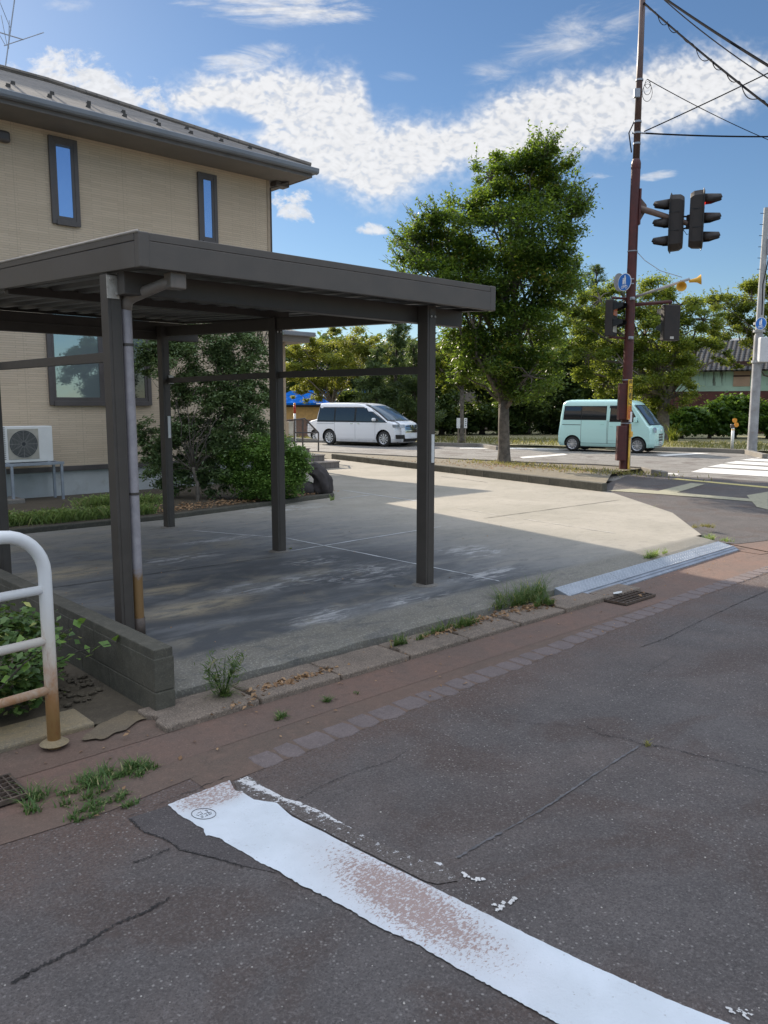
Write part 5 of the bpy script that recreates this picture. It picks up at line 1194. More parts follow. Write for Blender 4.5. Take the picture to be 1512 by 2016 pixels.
# ================================================================== vehicles
def vehicle(name, label, cat, pR, pF, sp_, color, coat=.6):
    pR, pF = Vector(pR), Vector(pF); d = (pF - pR); d.z = 0; d.normalize()
    zs, xf, xr, hw = (np.array(sp_[k]) for k in ('z', 'xf', 'xr', 'hw')); rc = sp_.get('rc', .18); bow = sp_.get('bow', .07)
    W_ = max(hw); left = Vector((-d.y, d.x, 0))
    org = pF + left * (W_ - .10)
    e = empty(name, (org.x, org.y, G + .006), label, cat, None, math.atan2(d.y, d.x))
    fx = lambda z: float(np.interp(z, zs, xf)); rx = lambda z: float(np.interp(z, zs, xr)); wx = lambda z: float(np.interp(z, zs, hw))
    def xmax(y, z):
        w = wx(z); a = abs(y); x = fx(z) - bow * (a / w) ** 2; r = min(rc, w * .5)
        if a > w - r: x -= r - math.sqrt(max(0, r * r - (a - w + r) ** 2))
        return x
    def ymax(x, z):
        w = wx(z); f, b_ = fx(z) - bow, rx(z); r = min(rc, w * .5); y = w
        if x > f - r: y -= r - math.sqrt(max(0, r * r - (x - f + r) ** 2))
        if x < b_ + r * .6: rr = r * .6; y -= rr - math.sqrt(max(0, rr * rr - (b_ + rr - x) ** 2))
        return max(0.02, y)
    zz = sorted(set(list(np.linspace(zs[0], zs[-1], 46)) + list(zs))); NS = 60; vs = []
    for z in zz:
        f, b_, w = fx(z), rx(z), wx(z); ring = []
        r = min(rc, w * .5); yy = [w * k for k in np.linspace(-1, 1, 5)]
        # near side (y=-) from rear to front, then front, then far side back, then rear
        L_ = f - bow - b_
        for k in np.linspace(0, 1, 29): x = b_ + L_ * k; ring.append((x, -ymax(x, z)))
        for k in np.linspace(-1, 1, 15)[1:-1]: y = (w - r * .35) * k; ring.append((xmax(y, z), y))
        for k in np.linspace(1, 0, 29): x = b_ + L_ * k; ring.append((x, ymax(x, z)))
        for k in np.linspace(1, -1, 9)[1:-1]: ring.append((b_ - .03 * (1 - k * k), (w - r * .6 * .4) * k * .93))
        vs += [(x, y, z) for x, y in ring]; n = len(ring)
    fs = [(i * n + j, i * n + (j + 1) % n, (i + 1) * n + (j + 1) % n, (i + 1) * n + j) for i in range(len(zz) - 1) for j in range(n)]
    fs.append(tuple(range(n))[::-1]); fs.append(tuple((len(zz) - 1) * n + j for j in range(n)))
    m, t, b = newmat(name + '_paint'); b.inputs['Base Color'].default_value = c4(color); b.inputs['Roughness'].default_value = .32; b.inputs['Coat Weight'].default_value = coat; b.inputs['Coat Roughness'].default_value = .04
    body = make('body', vs, fs, m, e, True, smooth=True)
    bm = bmesh.new(); bm.from_mesh(body.data); bmesh.ops.recalc_face_normals(bm, faces=bm.faces); bm.to_mesh(body.data); bm.free()
    wr = sp_['wr']; cut = MB()
    for xw in sp_['wheels']:
        cut.lathe([(0, -W_ * 2), (wr * 1.17, -W_ * 2), (wr * 1.17, -W_ + .26), (0, -W_ + .26)], 28, Matrix.Translation((xw, 0, wr * 1.03)) @ Matrix.Rotation(R(-90), 4, 'X'))
        cut.lathe([(0, W_ - .26), (wr * 1.17, W_ - .26), (wr * 1.17, W_ * 2), (0, W_ * 2)], 28, Matrix.Translation((xw, 0, wr * 1.03)) @ Matrix.Rotation(R(-90), 4, 'X'))
    co = cut.build('cutter', M_black, e, True); bm = bmesh.new(); bm.from_mesh(co.data); bmesh.ops.remove_doubles(bm, verts=bm.verts, dist=1e-5); bmesh.ops.recalc_face_normals(bm, faces=bm.faces); bm.to_mesh(co.data); bm.free()
    bo = body.modifiers.new('b', 'BOOLEAN'); bo.operation = 'DIFFERENCE'; bo.object = co; bo.solver = 'EXACT'
    bpy.context.view_layer.update(); dg = bpy.context.evaluated_depsgraph_get(); nm_ = bpy.data.meshes.new_from_object(body.evaluated_get(dg)); body.modifiers.clear(); body.data = nm_; bpy.data.objects.remove(co)
    nm_.materials.clear(); nm_.materials.append(m); nm_.materials.append(M_black)
    for p in nm_.polygons:
        p.material_index = 0; c = p.center
        for xw in sp_['wheels']:
            rr = math.hypot(c.x - xw, c.z - wr * 1.03)
            if rr < wr * 1.172 and abs(c.y) < W_ - .02 and (abs(rr - wr * 1.17) < .02 or abs(abs(c.y) - (W_ - .26)) < .02): p.material_index = 1
    smooth_angle(body, 38)
    sidef = (-1, 1)
    def side_panel(nm, q, mat, off_=.006, sides=sidef, par=e, n=10, nz=6):   # q: (x0b,x1b,zb, x0t,x1t,zt)
        for s_ in sides:
            vs, fs = [], []
            for i in range(n + 1):
                for j in range(nz + 1):
                    u, v = i / n, j / nz; x = (q[0] * (1 - u) + q[1] * u) * (1 - v) + (q[3] * (1 - u) + q[4] * u) * v; z = q[2] * (1 - v) + q[5] * v
                    vs.append((x, s_ * (ymax(x, z) + off_), z))
            for i in range(n):
                for j in range(nz): a = i * (nz + 1) + j; f_ = (a, a + nz + 1, a + nz + 2, a + 1); fs.append(f_ if s_ < 0 else f_[::-1])
            make(nm, vs, fs, mat, par, True, smooth=True)
    def front_panel(nm, q, mat, off_=.008, par=e, n=14, nz=8, rear=False):   # q:(y0b,y1b,zb,y0t,y1t,zt)
        vs, fs = [], []
        for i in range(n + 1):
            for j in range(nz + 1):
                u, v = i / n, j / nz; y = (q[0] * (1 - u) + q[1] * u) * (1 - v) + (q[3] * (1 - u) + q[4] * u) * v; z = q[2] * (1 - v) + q[5] * v
                vs.append((xmax(y, z) + off_, y, z + off_ * .4))
        for i in range(n):
            for j in range(nz): a = i * (nz + 1) + j; fs.append((a, a + nz + 1, a + nz + 2, a + 1))
        return make(nm, vs, fs, mat, par, True, smooth=True)
    tw = .17
    for xw in sp_['wheels']:
        for s_ in sidef:
            M = Matrix.Translation((xw, s_ * (W_ - .015 - tw / 2), wr)) @ Matrix.Rotation(R(90) * (1 if s_ < 0 else -1), 4, 'X')
            we = MB().lathe([(wr * .64, tw / 2 - .01), (wr * .72, tw / 2), (wr * .93, tw / 2 - .01), (wr, tw / 2 - .04), (wr, -tw / 2 + .03), (wr * .9, -tw / 2), (wr * .6, -tw / 2)], 32, M).build('wheel', M_dark, e, True, smooth=True)
            MB().lathe([(wr * .66, tw / 2 - .004), (wr * .62, tw / 2 - .02), (wr * .60, tw / 2 - .07), (0, tw / 2 - .075)], 28, M).build('rim', sp_.get('rimback', M_black), we, True, smooth=True)
            b = MB(); b.lathe([(wr * .60, tw / 2 - .02), (wr * .665, tw / 2 - .002), (wr * .68, tw / 2 - .008)], 28, M)
            ns_ = sp_['spokes']
            for k in range(ns_):
                a = 2 * math.pi * k / ns_; w0, w1 = sp_['sw']
                pp = [(wr * .08, -w0), (wr * .63, -w1), (wr * .63, w1), (wr * .08, w0)]; tws = sp_.get('twist', 0)
                vv = []
                for zq in (tw / 2 - .035, tw / 2 - .010):
                    for r_, y_ in pp:
                        aa = a + tws * (r_ / wr); vv.append(M @ Vector((r_ * math.cos(aa) - y_ * math.sin(aa), r_ * math.sin(aa) + y_ * math.cos(aa), zq)))
                b.add(vv, [(0, 1, 2, 3), (7, 6, 5, 4), (0, 4, 5, 1), (1, 5, 6, 2), (2, 6, 7, 3), (3, 7, 4, 0)])
            b.lathe([(0, tw / 2 - .005), (wr * .13, tw / 2 - .008), (wr * .15, tw / 2 - .02)], 16, M)
            b.build('spokes', M_alloy, we, True)
    for s_ in (-1, 1):
        pass
    MB().box(rx(.4) + .3, fx(.4) - .35, -W_ + .25, W_ - .25, zs[0] - .04, zs[0] + .02).build('underbody', M_black, e, True)
    return e, side_panel, front_panel, xmax, ymax, W_
M_alloy = plain('alloy_silver', (.62, .63, .66), .3, .7, .05, 5)
M_vglass = glass('vehicle_glass', (.012, .015, .018), .03); M_wsc = mirrorglass('windscreen_glass', (.10, .14, .18), .35)
M_chrome = plain('chrome', (.75, .75, .75), .12, 1.0, .03, 5); M_lampg = mirrorglass('headlamp_glass', (.34, .38, .42), .4)
M_line2 = plain('panel_gap', (.10, .14, .14), .6)
# ---- mint microvan
gp1, gp2 = P(1119, 889.5, G), P(1255, 892.5, G); dirv = Vector((.216, -.975, 0)).normalized(); gp1 = gp2 - dirv * 2.45
spm = dict(z=[.20, .26, .34, .50, .70, .84, .93, .98, 1.30, 1.62, 1.74, 1.82, 1.88, 1.915, 1.93], xf=[.56, .60, .62, .625, .625, .61, .57, .50, .26, .00, -.11, -.21, -.36, -.62, -1.05],
           xr=[-2.98, -3.02, -3.03, -3.04, -3.03, -3.01, -3.0, -2.99, -2.97, -2.93, -2.91, -2.87, -2.80, -2.66, -2.4], hw=[.67, .70, .72, .735, .74, .738, .732, .728, .70, .67, .652, .63, .58, .48, .3], wr=.278, wheels=[0, -2.45], spokes=10, sw=(.012, .018), rc=.13, bow=.07, rimback=M_alloy)
me_, sp1, fp1, xm, ym_, Wm = vehicle('microvan', 'mint green boxy microvan on the main road behind the maroon pole', 'van', gp1, gp2, spm, (.54, .82, .77))
spm_black = M_black
sp1('side_window', (-2.80, -2.14, 1.20, -2.76, -2.14, 1.66), M_vglass); sp1('side_window', (-2.11, -1.20, 1.20, -2.11, -1.20, 1.66), M_vglass); sp1('side_window', (-1.02, -.02, 1.14, -1.00, -.34, 1.64), M_vglass)
sp1('window_frame', (-2.84, -1.17, 1.17, -2.80, -1.17, 1.69), M_black, .003); sp1('window_frame', (-1.05, .02, 1.11, -1.03, -.32, 1.67), M_black, .003)
sp1('rain_visor', (-1.06, -.34, 1.61, -1.06, -.36, 1.70), M_black, .02)
fp1('windscreen', (-.64, .64, 1.03, -.58, .58, 1.70), M_wsc, .008); fp1('windscreen_frame', (-.665, .665, 1.005, -.61, .61, 1.73), M_black, .004)
for s_ in (-1, 1): o = fp1('headlight', (s_ * .46, s_ * .68, .74, s_ * .44, s_ * .66, .92), M_lampg, .012)
for k in range(3): g = fp1('grille', (-.24, .24, .435 + k * .10, -.24, .24, .495 + k * .10), M_black, .010, nz=2)
gv = MB()
for k in range(8):
    y = -.21 + k * .06; gv.box(xm(y, .55) + .010, xm(y, .55) + .014, y - .003, y + .003, .43, .70)
gv.build('grille_bars', M_alloy, me_, True)
fp1('lower_intake', (-.50, .50, .215, -.50, .50, .25), M_black, .006, nz=2)
b = MB(); b.add([(xm(y, z) + .016, y, z) for y, z in ((-.17, .27), (.17, .27), (.17, .43), (-.17, .43))], [(0, 1, 2, 3)]); b.build('number_plate', M_sw, me_, True)
b = MB()
for y, z, w_, h_ in ((-.10, .385, .04, .02), (-.04, .385, .03, .02), (.03, .385, .05, .02), (-.11, .31, .03, .05), (-.05, .31, .03, .05), (.02, .31, .03, .05), (.08, .31, .03, .05)): b.add([(xm(y, z) + .018, y - w_ / 2, z - h_ / 2), (xm(y, z) + .018, y + w_ / 2, z - h_ / 2), (xm(y, z) + .018, y + w_ / 2, z + h_ / 2), (xm(y, z) + .018, y - w_ / 2, z + h_ / 2)], [(0, 1, 2, 3)])
b.build('plate_digits', plain('plate_green', (.03, .12, .07), .5), me_, True)
b = MB(); b.tube([(xm(-.06, .80) + .02, -.06, .79), (xm(0, .8) + .015, -.02, .83), (xm(0, .8) + .015, 0, .80), (xm(0, .8) + .015, .02, .83), (xm(.06, .8) + .02, .06, .79)], .008, 5); b.build('front_emblem', M_chrome, me_, True)
for x in (-2.12, -1.13, -1.09 + .0): sp1('panel_gap', (x - .006, x + .006, .30, x - .006, x + .006, 1.16), M_line2, .003, n=1, nz=14)
sp1('slide_rail', (-2.86, -2.14, .98, -2.86, -2.14, 1.005), M_line2, .005); sp1('body_crease', (-3.0, .3, .315, -3.0, .3, .325), M_line2, .003)
sp1('door_gap', (-1.10, -.95, .42, -1.10, -.60, .425), M_line2, .003)
sp1('door_handle', (-1.36, -1.24, 1.0, -1.36, -1.24, 1.03), m_ := plain('mint_handle', (.42, .70, .63), .3), .03); sp1('door_handle', (-1.02, -.90, .93, -1.02, -.90, .96), m_, .03)
for s_ in (-1, 1): MB().box(-.13, -.02, *sorted((s_ * (Wm - .02), s_ * (Wm + .14))), 1.10, 1.28).build('wing_mirror', plain('mint_mirror', (.54, .82, .77), .3), me_, True, bevel=.03, seg=3)
# ---- white minivan
w2 = P(757, 879.6, G); w1 = P(655, 877, G); dirw = Vector((.216, -.975, 0)).normalized(); w1 = w2 - dirw * 2.89
spw = dict(z=[.17, .22, .32, .50, .68, .80, .92, .98, 1.03, 1.08, 1.35, 1.60, 1.70, 1.77, 1.81, 1.835], xf=[.78, .86, .90, .905, .90, .88, .85, .78, .66, .50, .05, -.42, -.66, -.95, -1.35, -2.0],
           xr=[-3.72, -3.76, -3.79, -3.79, -3.78, -3.77, -3.76, -3.75, -3.74, -3.73, -3.66, -3.58, -3.55, -3.56, -3.50, -3.3], hw=[.78, .80, .83, .845, .847, .845, .84, .838, .835, .832, .80, .76, .74, .70, .62, .42], wr=.325, wheels=[0, -2.89], spokes=10, sw=(.010, .030), twist=.5, rc=.30, bow=.20)
we_, sp2, fp2, xm2, ym2, Ww = vehicle('minivan', 'white minivan with dark rear windows on the main road seen through the carport', 'van', w1, w2, spw, (.80, .82, .86))
sp2('side_window', (-3.50, -2.62, 1.06, -3.42, -2.62, 1.60), M_vglass); sp2('side_window', (-2.54, -1.52, 1.06, -2.54, -1.52, 1.60), M_vglass); sp2('side_window', (-1.42, -.50, 1.04, -1.42, -.90, 1.60), M_vglass); sp2('quarter_window', (-.46, .16, 1.02, -.86, -.56, 1.46), M_vglass)
sp2('window_frame', (-3.56, .20, 1.00, -3.45, -.78, 1.64), M_black, .003)
fp2('windscreen', (-.76, .76, 1.10, -.62, .62, 1.70), M_wsc, .010); fp2('windscreen_frame', (-.80, .80, 1.07, -.66, .66, 1.73), M_black, .005)
for s_ in (-1, 1): fp2('headlight', (s_ * .44, s_ * .835, .80, s_ * .46, s_ * .83, .92), M_lampg, .014); fp2('fog_recess', (s_ * .46, s_ * .78, .33, s_ * .50, s_ * .80, .50), M_black, .008)
fp2('grille', (-.44, .44, .58, -.46, .46, .90), M_chrome, .012)
for k in range(4): fp2('grille_slot', (-.40, .40, .60 + k * .075, -.40, .40, .64 + k * .075), M_black, .018, nz=2)
fp2('lower_intake', (-.50, .50, .20, -.56, .56, .34), M_black, .010)
b = MB(); b.add([(xm2(y, z) + .022, y, z) for y, z in ((-.17, .40), (.17, .40), (.17, .56), (-.17, .56))], [(0, 1, 2, 3)]); b.build('number_plate', M_sw, we_, True)
MB().lathe([(0, .01), (.06, .008), (.065, 0)], 16, Matrix.Translation((xm2(0, .86) + .015, 0, .84)) @ Matrix.Rotation(R(90), 4, 'Y')).build('front_emblem', M_chrome, we_, True)
M_gapw = plain('white_panel_gap', (.28, .30, .33), .5)
for x in (-2.58, -1.47, -.42): sp2('panel_gap', (x - .006, x + .006, .30, x - .006, x + .006, 1.02), M_gapw, .003, n=1, nz=14)
sp2('slide_rail', (-3.6, -2.6, .92, -3.6, -2.6, .935), M_gapw, .004); sp2('sill', (-2.5, -.4, .20, -2.5, -.4, .27), plain('sill_white', (.70, .72, .75), .4), .012)
sp2('door_handle', (-1.72, -1.58, .93, -1.72, -1.58, .965), M_chrome, .025); sp2('door_handle', (-1.36, -1.22, .93, -1.36, -1.22, .965), M_chrome, .025)
for s_ in (-1, 1): MB().box(-.50, -.36, *sorted((s_ * (Ww - .02), s_ * (Ww + .17))), 1.06, 1.19).build('wing_mirror', plain('mirror_white', (.8, .82, .85), .3), we_, True, bevel=.05, seg=3)
MB().box(-3.80, -3.50, -.60, .60, 1.775, 1.815).build('rear_spoiler', plain('spoiler_white', (.8, .82, .85), .3), we_, True, bevel=.015)
# ---- white kei car mostly hidden behind the minivan
w3 = off(w1 + RD * -1.9, 0.6); spk = dict(z=[.18, .24, .36, .60, .80, .92, .98, 1.03, 1.08, 1.35, 1.55, 1.66, 1.72, 1.75], xf=[.62, .68, .71, .715, .70, .64, .50, .30, .10, -.22, -.46, -.66, -.9, -1.2], xr=[-2.5] * 13 + [-2.3], hw=[.66, .70, .73, .738, .735, .73, .725, .72, .715, .69, .66, .62, .56, .4], wr=.28, wheels=[0, -2.1], spokes=8, sw=(.012, .03), rc=.2, bow=.1)
ke, sp3, fp3, xm3, ym3, Wk = vehicle('small_car', 'small white car mostly hidden behind the rear of the white minivan', 'car', LV * -.75 + FV * 38.0, LV * -2.47 + FV * 39.2, spk, (.80, .81, .83))
fp3('windscreen', (-.62, .62, 1.10, -.54, .54, 1.58), M_wsc, .008); sp3('side_window', (-2.3, -.5, 1.08, -2.2, -.75, 1.52), M_vglass)
for s_ in (-1, 1): fp3('headlight', (s_ * .42, s_ * .68, .70, s_ * .42, s_ * .66, .90), M_lampg, .012); MB().lathe([(.055, .0), (.07, .01), (.085, 0)], 20, Matrix.Translation((xm3(s_ * .55, .8) + .012, s_ * .55, .80)) @ Matrix.Rotation(R(90), 4, 'Y')).build('lamp_ring', M_black, ke, True)
fp3('grille', (-.36, .36, .58, -.36, .36, .80), M_black, .010); fp3('lower_intake', (-.45, .45, .28, -.45, .45, .42), M_black, .008)
# ================================================================== background buildings
M_gwall = plain('faded_green_wall', (.34, .47, .38), .85, 0, .15, .6)
def streakmat():
    m, t, b = newmat('stained_green_wall'); co = t.new('ShaderNodeTexCoord').outputs['Object']; x, y, z = t.sep(co)
    n = t.noise(t.mapping(co, (2.2, 2.2, .25)), 1.5, 5, .7); c_ = t.mix(t.math('MULTIPLY', t.step(n, .5, .66), t.step(z, 1.9, 3.2)), (.36, .50, .41), (.06, .055, .045)); t.l.new(c_, b.inputs['Base Color']); b.inputs['Roughness'].default_value = .9; return m
M_gw = streakmat()
def tileroof():
    m, t, b = newmat('kawara_tiles'); co = t.new('ShaderNodeTexCoord').outputs['Object']; x, y, z = t.sep(co)
    w1_ = t.math('SINE', t.math('MULTIPLY', t.dot(co, tuple(RD)), 21.0)); w2_ = t.math('FRACT', t.math('MULTIPLY', z, 6.5)); n = t.noise(co, 5, 4, .6)
    h = t.math('ADD', w1_, w2_); c_ = t.mix(t.step(h, -.6, 1.4), (.025, .025, .027), (.12, .12, .12)); c_ = t.mix(t.step(n, .5, .7, 0, .5), c_, (.07, .055, .05)); t.l.new(c_, b.inputs['Base Color']); b.inputs['Roughness'].default_value = .85; b.inputs['Specular IOR Level'].default_value = .1
    t.l.new(t.bump(h, .8, .03), b.inputs['Normal']); return m
M_kawara = tileroof()
def bframe(p): 
    return Matrix(((RD.x, RN.x, 0, p[0]), (RD.y, RN.y, 0, p[1]), (0, 0, 1, p[2]), (0, 0, 0, 1)))
def gable(name, label, p, L, D, hwall, rise, wm, rm, extra=None, cat='house', eave=.5):
    e = empty(name, (p[0], p[1], 0), label, cat); M = bframe((p[0], p[1], -.1))
    MB().box(0, L, 0, D, 0, hwall, M).build('wall', wm, e)
    b = MB(); vs = [M @ Vector(q) for q in [(-.4, -eave, hwall - .05), (L + .4, -eave, hwall - .05), (L + .4, D / 2, hwall + rise), (-.4, D / 2, hwall + rise), (-.4, D + eave, hwall - .05), (L + .4, D + eave, hwall - .05)]]
    b.add(vs, [(0, 1, 2, 3), (3, 2, 5, 4)]); o = b.build('roof', rm, e); s_ = o.modifiers.new('t', 'SOLIDIFY'); s_.thickness = .12
    return e, M
# old green house behind the hedge at right
g0 = PD(1330, 800, 52)
ge, GM = gable('house', 'old pale green single storey house with dark tiled roof behind the vine hedge at right', g0, 16, 6.5, 3.95, 2.0, M_gw, M_kawara)
def gx(px): # distance along the wall for a pixel column
    r = ray(px, 760); n = Vector((g0.x, g0.y)); 
    A = np.array([[r.x, -RD.x], [r.y, -RD.y]]); s_ = np.linalg.solve(A, np.array([n.x, n.y])); return float(s_[1]), float(s_[0])
def gz(px, py):
    s_, t = gx(px); r = ray(px, py); return CAM_H + r.z * t + .1
b = MB()
b.box(gx(1380)[0] - 2, 16, -.03, .0, gz(1440, 770), gz(1440, 763) + .12, GM); b.build('sill_band', M_gwall, ge)
b = MB(); b.box(gx(1300)[0], 16, -.02, -.001, 0, gz(1440, 770), GM); b.build('lower_boards', plain('maroon_boards', (.10, .035, .03), .8, 0, .3, 3), ge)
b = MB(); b.box(gx(1443)[0], gx(1476)[0], -.05, -.001, gz(1440, 761), gz(1440, 716), GM); wbd = b.build('window_board', plain('peach_panel', (.40, .27, .19), .8, 0, .1, 2), ge)
b = MB(); b.box(gx(1443)[0], gx(1476)[0], -.07, -.052, gz(1440, 742), gz(1440, 739), GM); b.box(gx(1441)[0], gx(1478)[0], -.10, -.052, gz(1440, 727), gz(1440, 712), GM); b.build('window_rail', plain('dark_red_wood', (.05, .018, .016), .7), wbd)
g2 = PD(1395, 800, 60); gable('house', 'pale roofed building just visible above the old green house', g2, 12, 6, 5.6, 1.2, plain('pale_wall', (.5, .5, .5), .8), plain('pale_roof', (.30, .31, .32), .9, spec=.1))
# left shed with blue tarps
s0 = PD(540, 800, 52)
se, SM = gable('shed', 'low shed with orange and red panels under blue tarpaulin roof at left', s0, 8.2, 5, 1.9, .8, plain('shed_brown', (.10, .07, .05), .8), plain('blue_tarp', (.01, .13, .50), .9, 0, .2, 2, .4, 6, spec=.05), cat='shed')
b = MB(); b.box(0.2, 3.7, -.06, -.001, 0, 1.6, SM); b.build('orange_panel', plain('ochre_panel', (.50, .30, .11), .8), se)
b = MB(); b.box(3.72, 6.6, -.06, -.001, 0, 1.6, SM); b.build('red_panel', plain('brick_panel', (.33, .12, .08), .8), se)
s2 = PD(560, 800, 62); gable('house', 'weathered house with grey tiled roof seen behind the yellow green tree', s2, 17, 6, 3.6, 2.6, plain('old_wall', (.22, .19, .16), .9, 0, .3, 1), M_kawara)
s3 = PD(690, 800, 70); gable('house', 'grey walled house almost hidden behind the pines', s3, 10, 7, 5.2, 1.6, plain('grey_wall', (.30, .32, .34), .9), plain('grey_roof', (.08, .08, .09), .9, spec=.1))
# low brown wall along the far pavement at left
b = MB(); M = bframe(tuple(PD(556, 850, 44).xy) + (-.1,)); b.box(0, 5.5, 0, .12, 0, .95, M); o = b.build('block_wall', plain('brown_wall', (.20, .12, .09), .85, 0, .2, 2)); tag(o, 'low red brown wall in front of the tarpaulin shed', 'wall')

# ================================================================== foliage
L_zel = leafmat('zelkova_leaf', (.014, .040, .010), (.048, .098, .020), (.29, .43, .045), .40, .45, (.20, .14, .03))
L_road = leafmat('roadside_leaf', (.035, .075, .016), (.105, .155, .032), (.42, .50, .06), .44, .45, (.20, .19, .04))
L_yel = leafmat('yellowing_leaf', (.055, .10, .020), (.17, .20, .035), (.50, .52, .07), .44, .5, (.24, .18, .04))
L_grn = leafmat('mid_leaf', (.04, .080, .018), (.12, .165, .035), (.44, .50, .06), .44)
L_dark = leafmat('dark_leaf', (.022, .050, .018), (.07, .11, .035), (.20, .28, .05), .35)
L_pine = leafmat('pine_needle', (.035, .070, .028), (.09, .13, .05), (.22, .30, .07), .35)
L_shrub = leafmat('shrub_leaf', (.085, .135, .060), (.19, .27, .11), (.25, .34, .09), .25, .4)
L_hedge = leafmat('hedge_leaf', (.09, .18, .040), (.20, .33, .07), (.25, .40, .06), .28, .42)
L_vine = leafmat('vine_leaf', (.030, .075, .018), (.09, .16, .03), (.26, .42, .05), .35, .45)
L_weed = leafmat('weed_leaf', (.055, .11, .028), (.13, .20, .055), (.26, .36, .08), .35, .5, (.42, .36, .15))
L_weedd = leafmat('weed_dark', (.06, .12, .035), (.13, .22, .06), (.2, .32, .07), .3, .5, (.42, .36, .18))
L_varie = leafmat('variegated_leaf', (.045, .10, .035), (.16, .25, .07), (.22, .30, .05), .25, .35, (.55, .56, .20))
L_dry = leafmat('fallen_leaf', (.26, .15, .08), (.50, .32, .18), (.40, .22, .08), .2, .7)

def leafmesh(name, C, size, mat, parent, asp=.5, up=.5, dirs=None, rnd=None, fold=.25, tri=False):
    n = len(C); 
    nrm = rng.normal(size=(n, 3)); nrm /= np.linalg.norm(nrm, axis=1)[:, None]; nrm[:, 2] = np.abs(nrm[:, 2]) + up; nrm /= np.linalg.norm(nrm, axis=1)[:, None]
    d = rng.normal(size=(n, 3)) if dirs is None else dirs + rng.normal(size=(n, 3)) * .35
    d -= nrm * np.sum(d * nrm, axis=1)[:, None]; d /= np.linalg.norm(d, axis=1)[:, None] + 1e-9
    s = np.cross(nrm, d); L = (size * rng.uniform(.65, 1.3, n))[:, None]; w = L * asp * .5
    a = C - d * L * .5; c = C + d * L * .5; m = C - d * L * .06
    b_ = m + s * w + nrm * w * fold; e_ = m - s * w + nrm * w * fold
    V = np.stack([a, b_, c, e_], axis=1).reshape(-1, 3)
    me = bpy.data.meshes.new(name); me.vertices.add(4 * n); me.vertices.foreach_set('co', V.ravel().astype(np.float32))
    me.loops.add(4 * n); me.loops.foreach_set('vertex_index', np.arange(4 * n, dtype=np.int32))
    me.polygons.add(n); me.polygons.foreach_set('loop_start', np.arange(0, 4 * n, 4, dtype=np.int32)); me.polygons.foreach_set('loop_total', np.full(n, 4, dtype=np.int32))
    me.update(calc_edges=True)
    at = me.attributes.new('rnd', 'FLOAT', 'FACE'); r = rng.uniform(0, 1, n) if rnd is None else np.clip(rnd, 0, 1)
    at.data.foreach_set('value', r.astype(np.float32)); me.materials.append(mat)
    o = bpy.data.objects.new(name, me); col.objects.link(o); attach(o, parent, False); return o
def scatter(clumps, n, sub=.30, shell=(.35, 1.0), subn=9, flat=.6):
    vols = np.array([c[3] ** 2 for c in clumps]); vols /= vols.sum(); C = []; Rr = []; subs = []
    for c, k in zip(clumps, vols):
        m = max(4, int(n * k)); cen = np.array(c[:3]); r = c[3]; rad = np.array([r, r, r * (c[4] if len(c) > 4 else .85)])
        ns = subn; dd = rng.normal(size=(ns, 3)); dd /= np.linalg.norm(dd, axis=1)[:, None]; q = rng.uniform(*shell, size=(ns, 1)) ** .7
        sc_ = cen + dd * q * rad; srr = rng.uniform(.6, 1.3, ns) * sub * r; sv = rng.uniform(-.22, .22, ns)
        idx = rng.integers(0, ns, m); off_ = rng.normal(size=(m, 3)) * .62; off_[:, 2] *= flat
        p = sc_[idx] + off_ * srr[idx][:, None]; C.append(p); Rr.append(.45 + sv[idx] + rng.uniform(-.3, .55, m) * rng.uniform(0, 1, m) ** .5)
        subs += [(cen, s_) for s_ in sc_]
    return np.concatenate(C), np.concatenate(Rr), subs
def wig(a, c, n=5, amp=.06):
    a, c = Vector(a), Vector(c); L = (c - a).length; out = []
    for i in range(n + 1):
        k = i / n; p = a.lerp(c, k); p.z += L * .10 * math.sin(k * math.pi)
        if 0 < i < n: p += Vector((random.gauss(0, 1), random.gauss(0, 1), random.gauss(0, .6))) * amp * L * .5
        out.append(p)
    return out
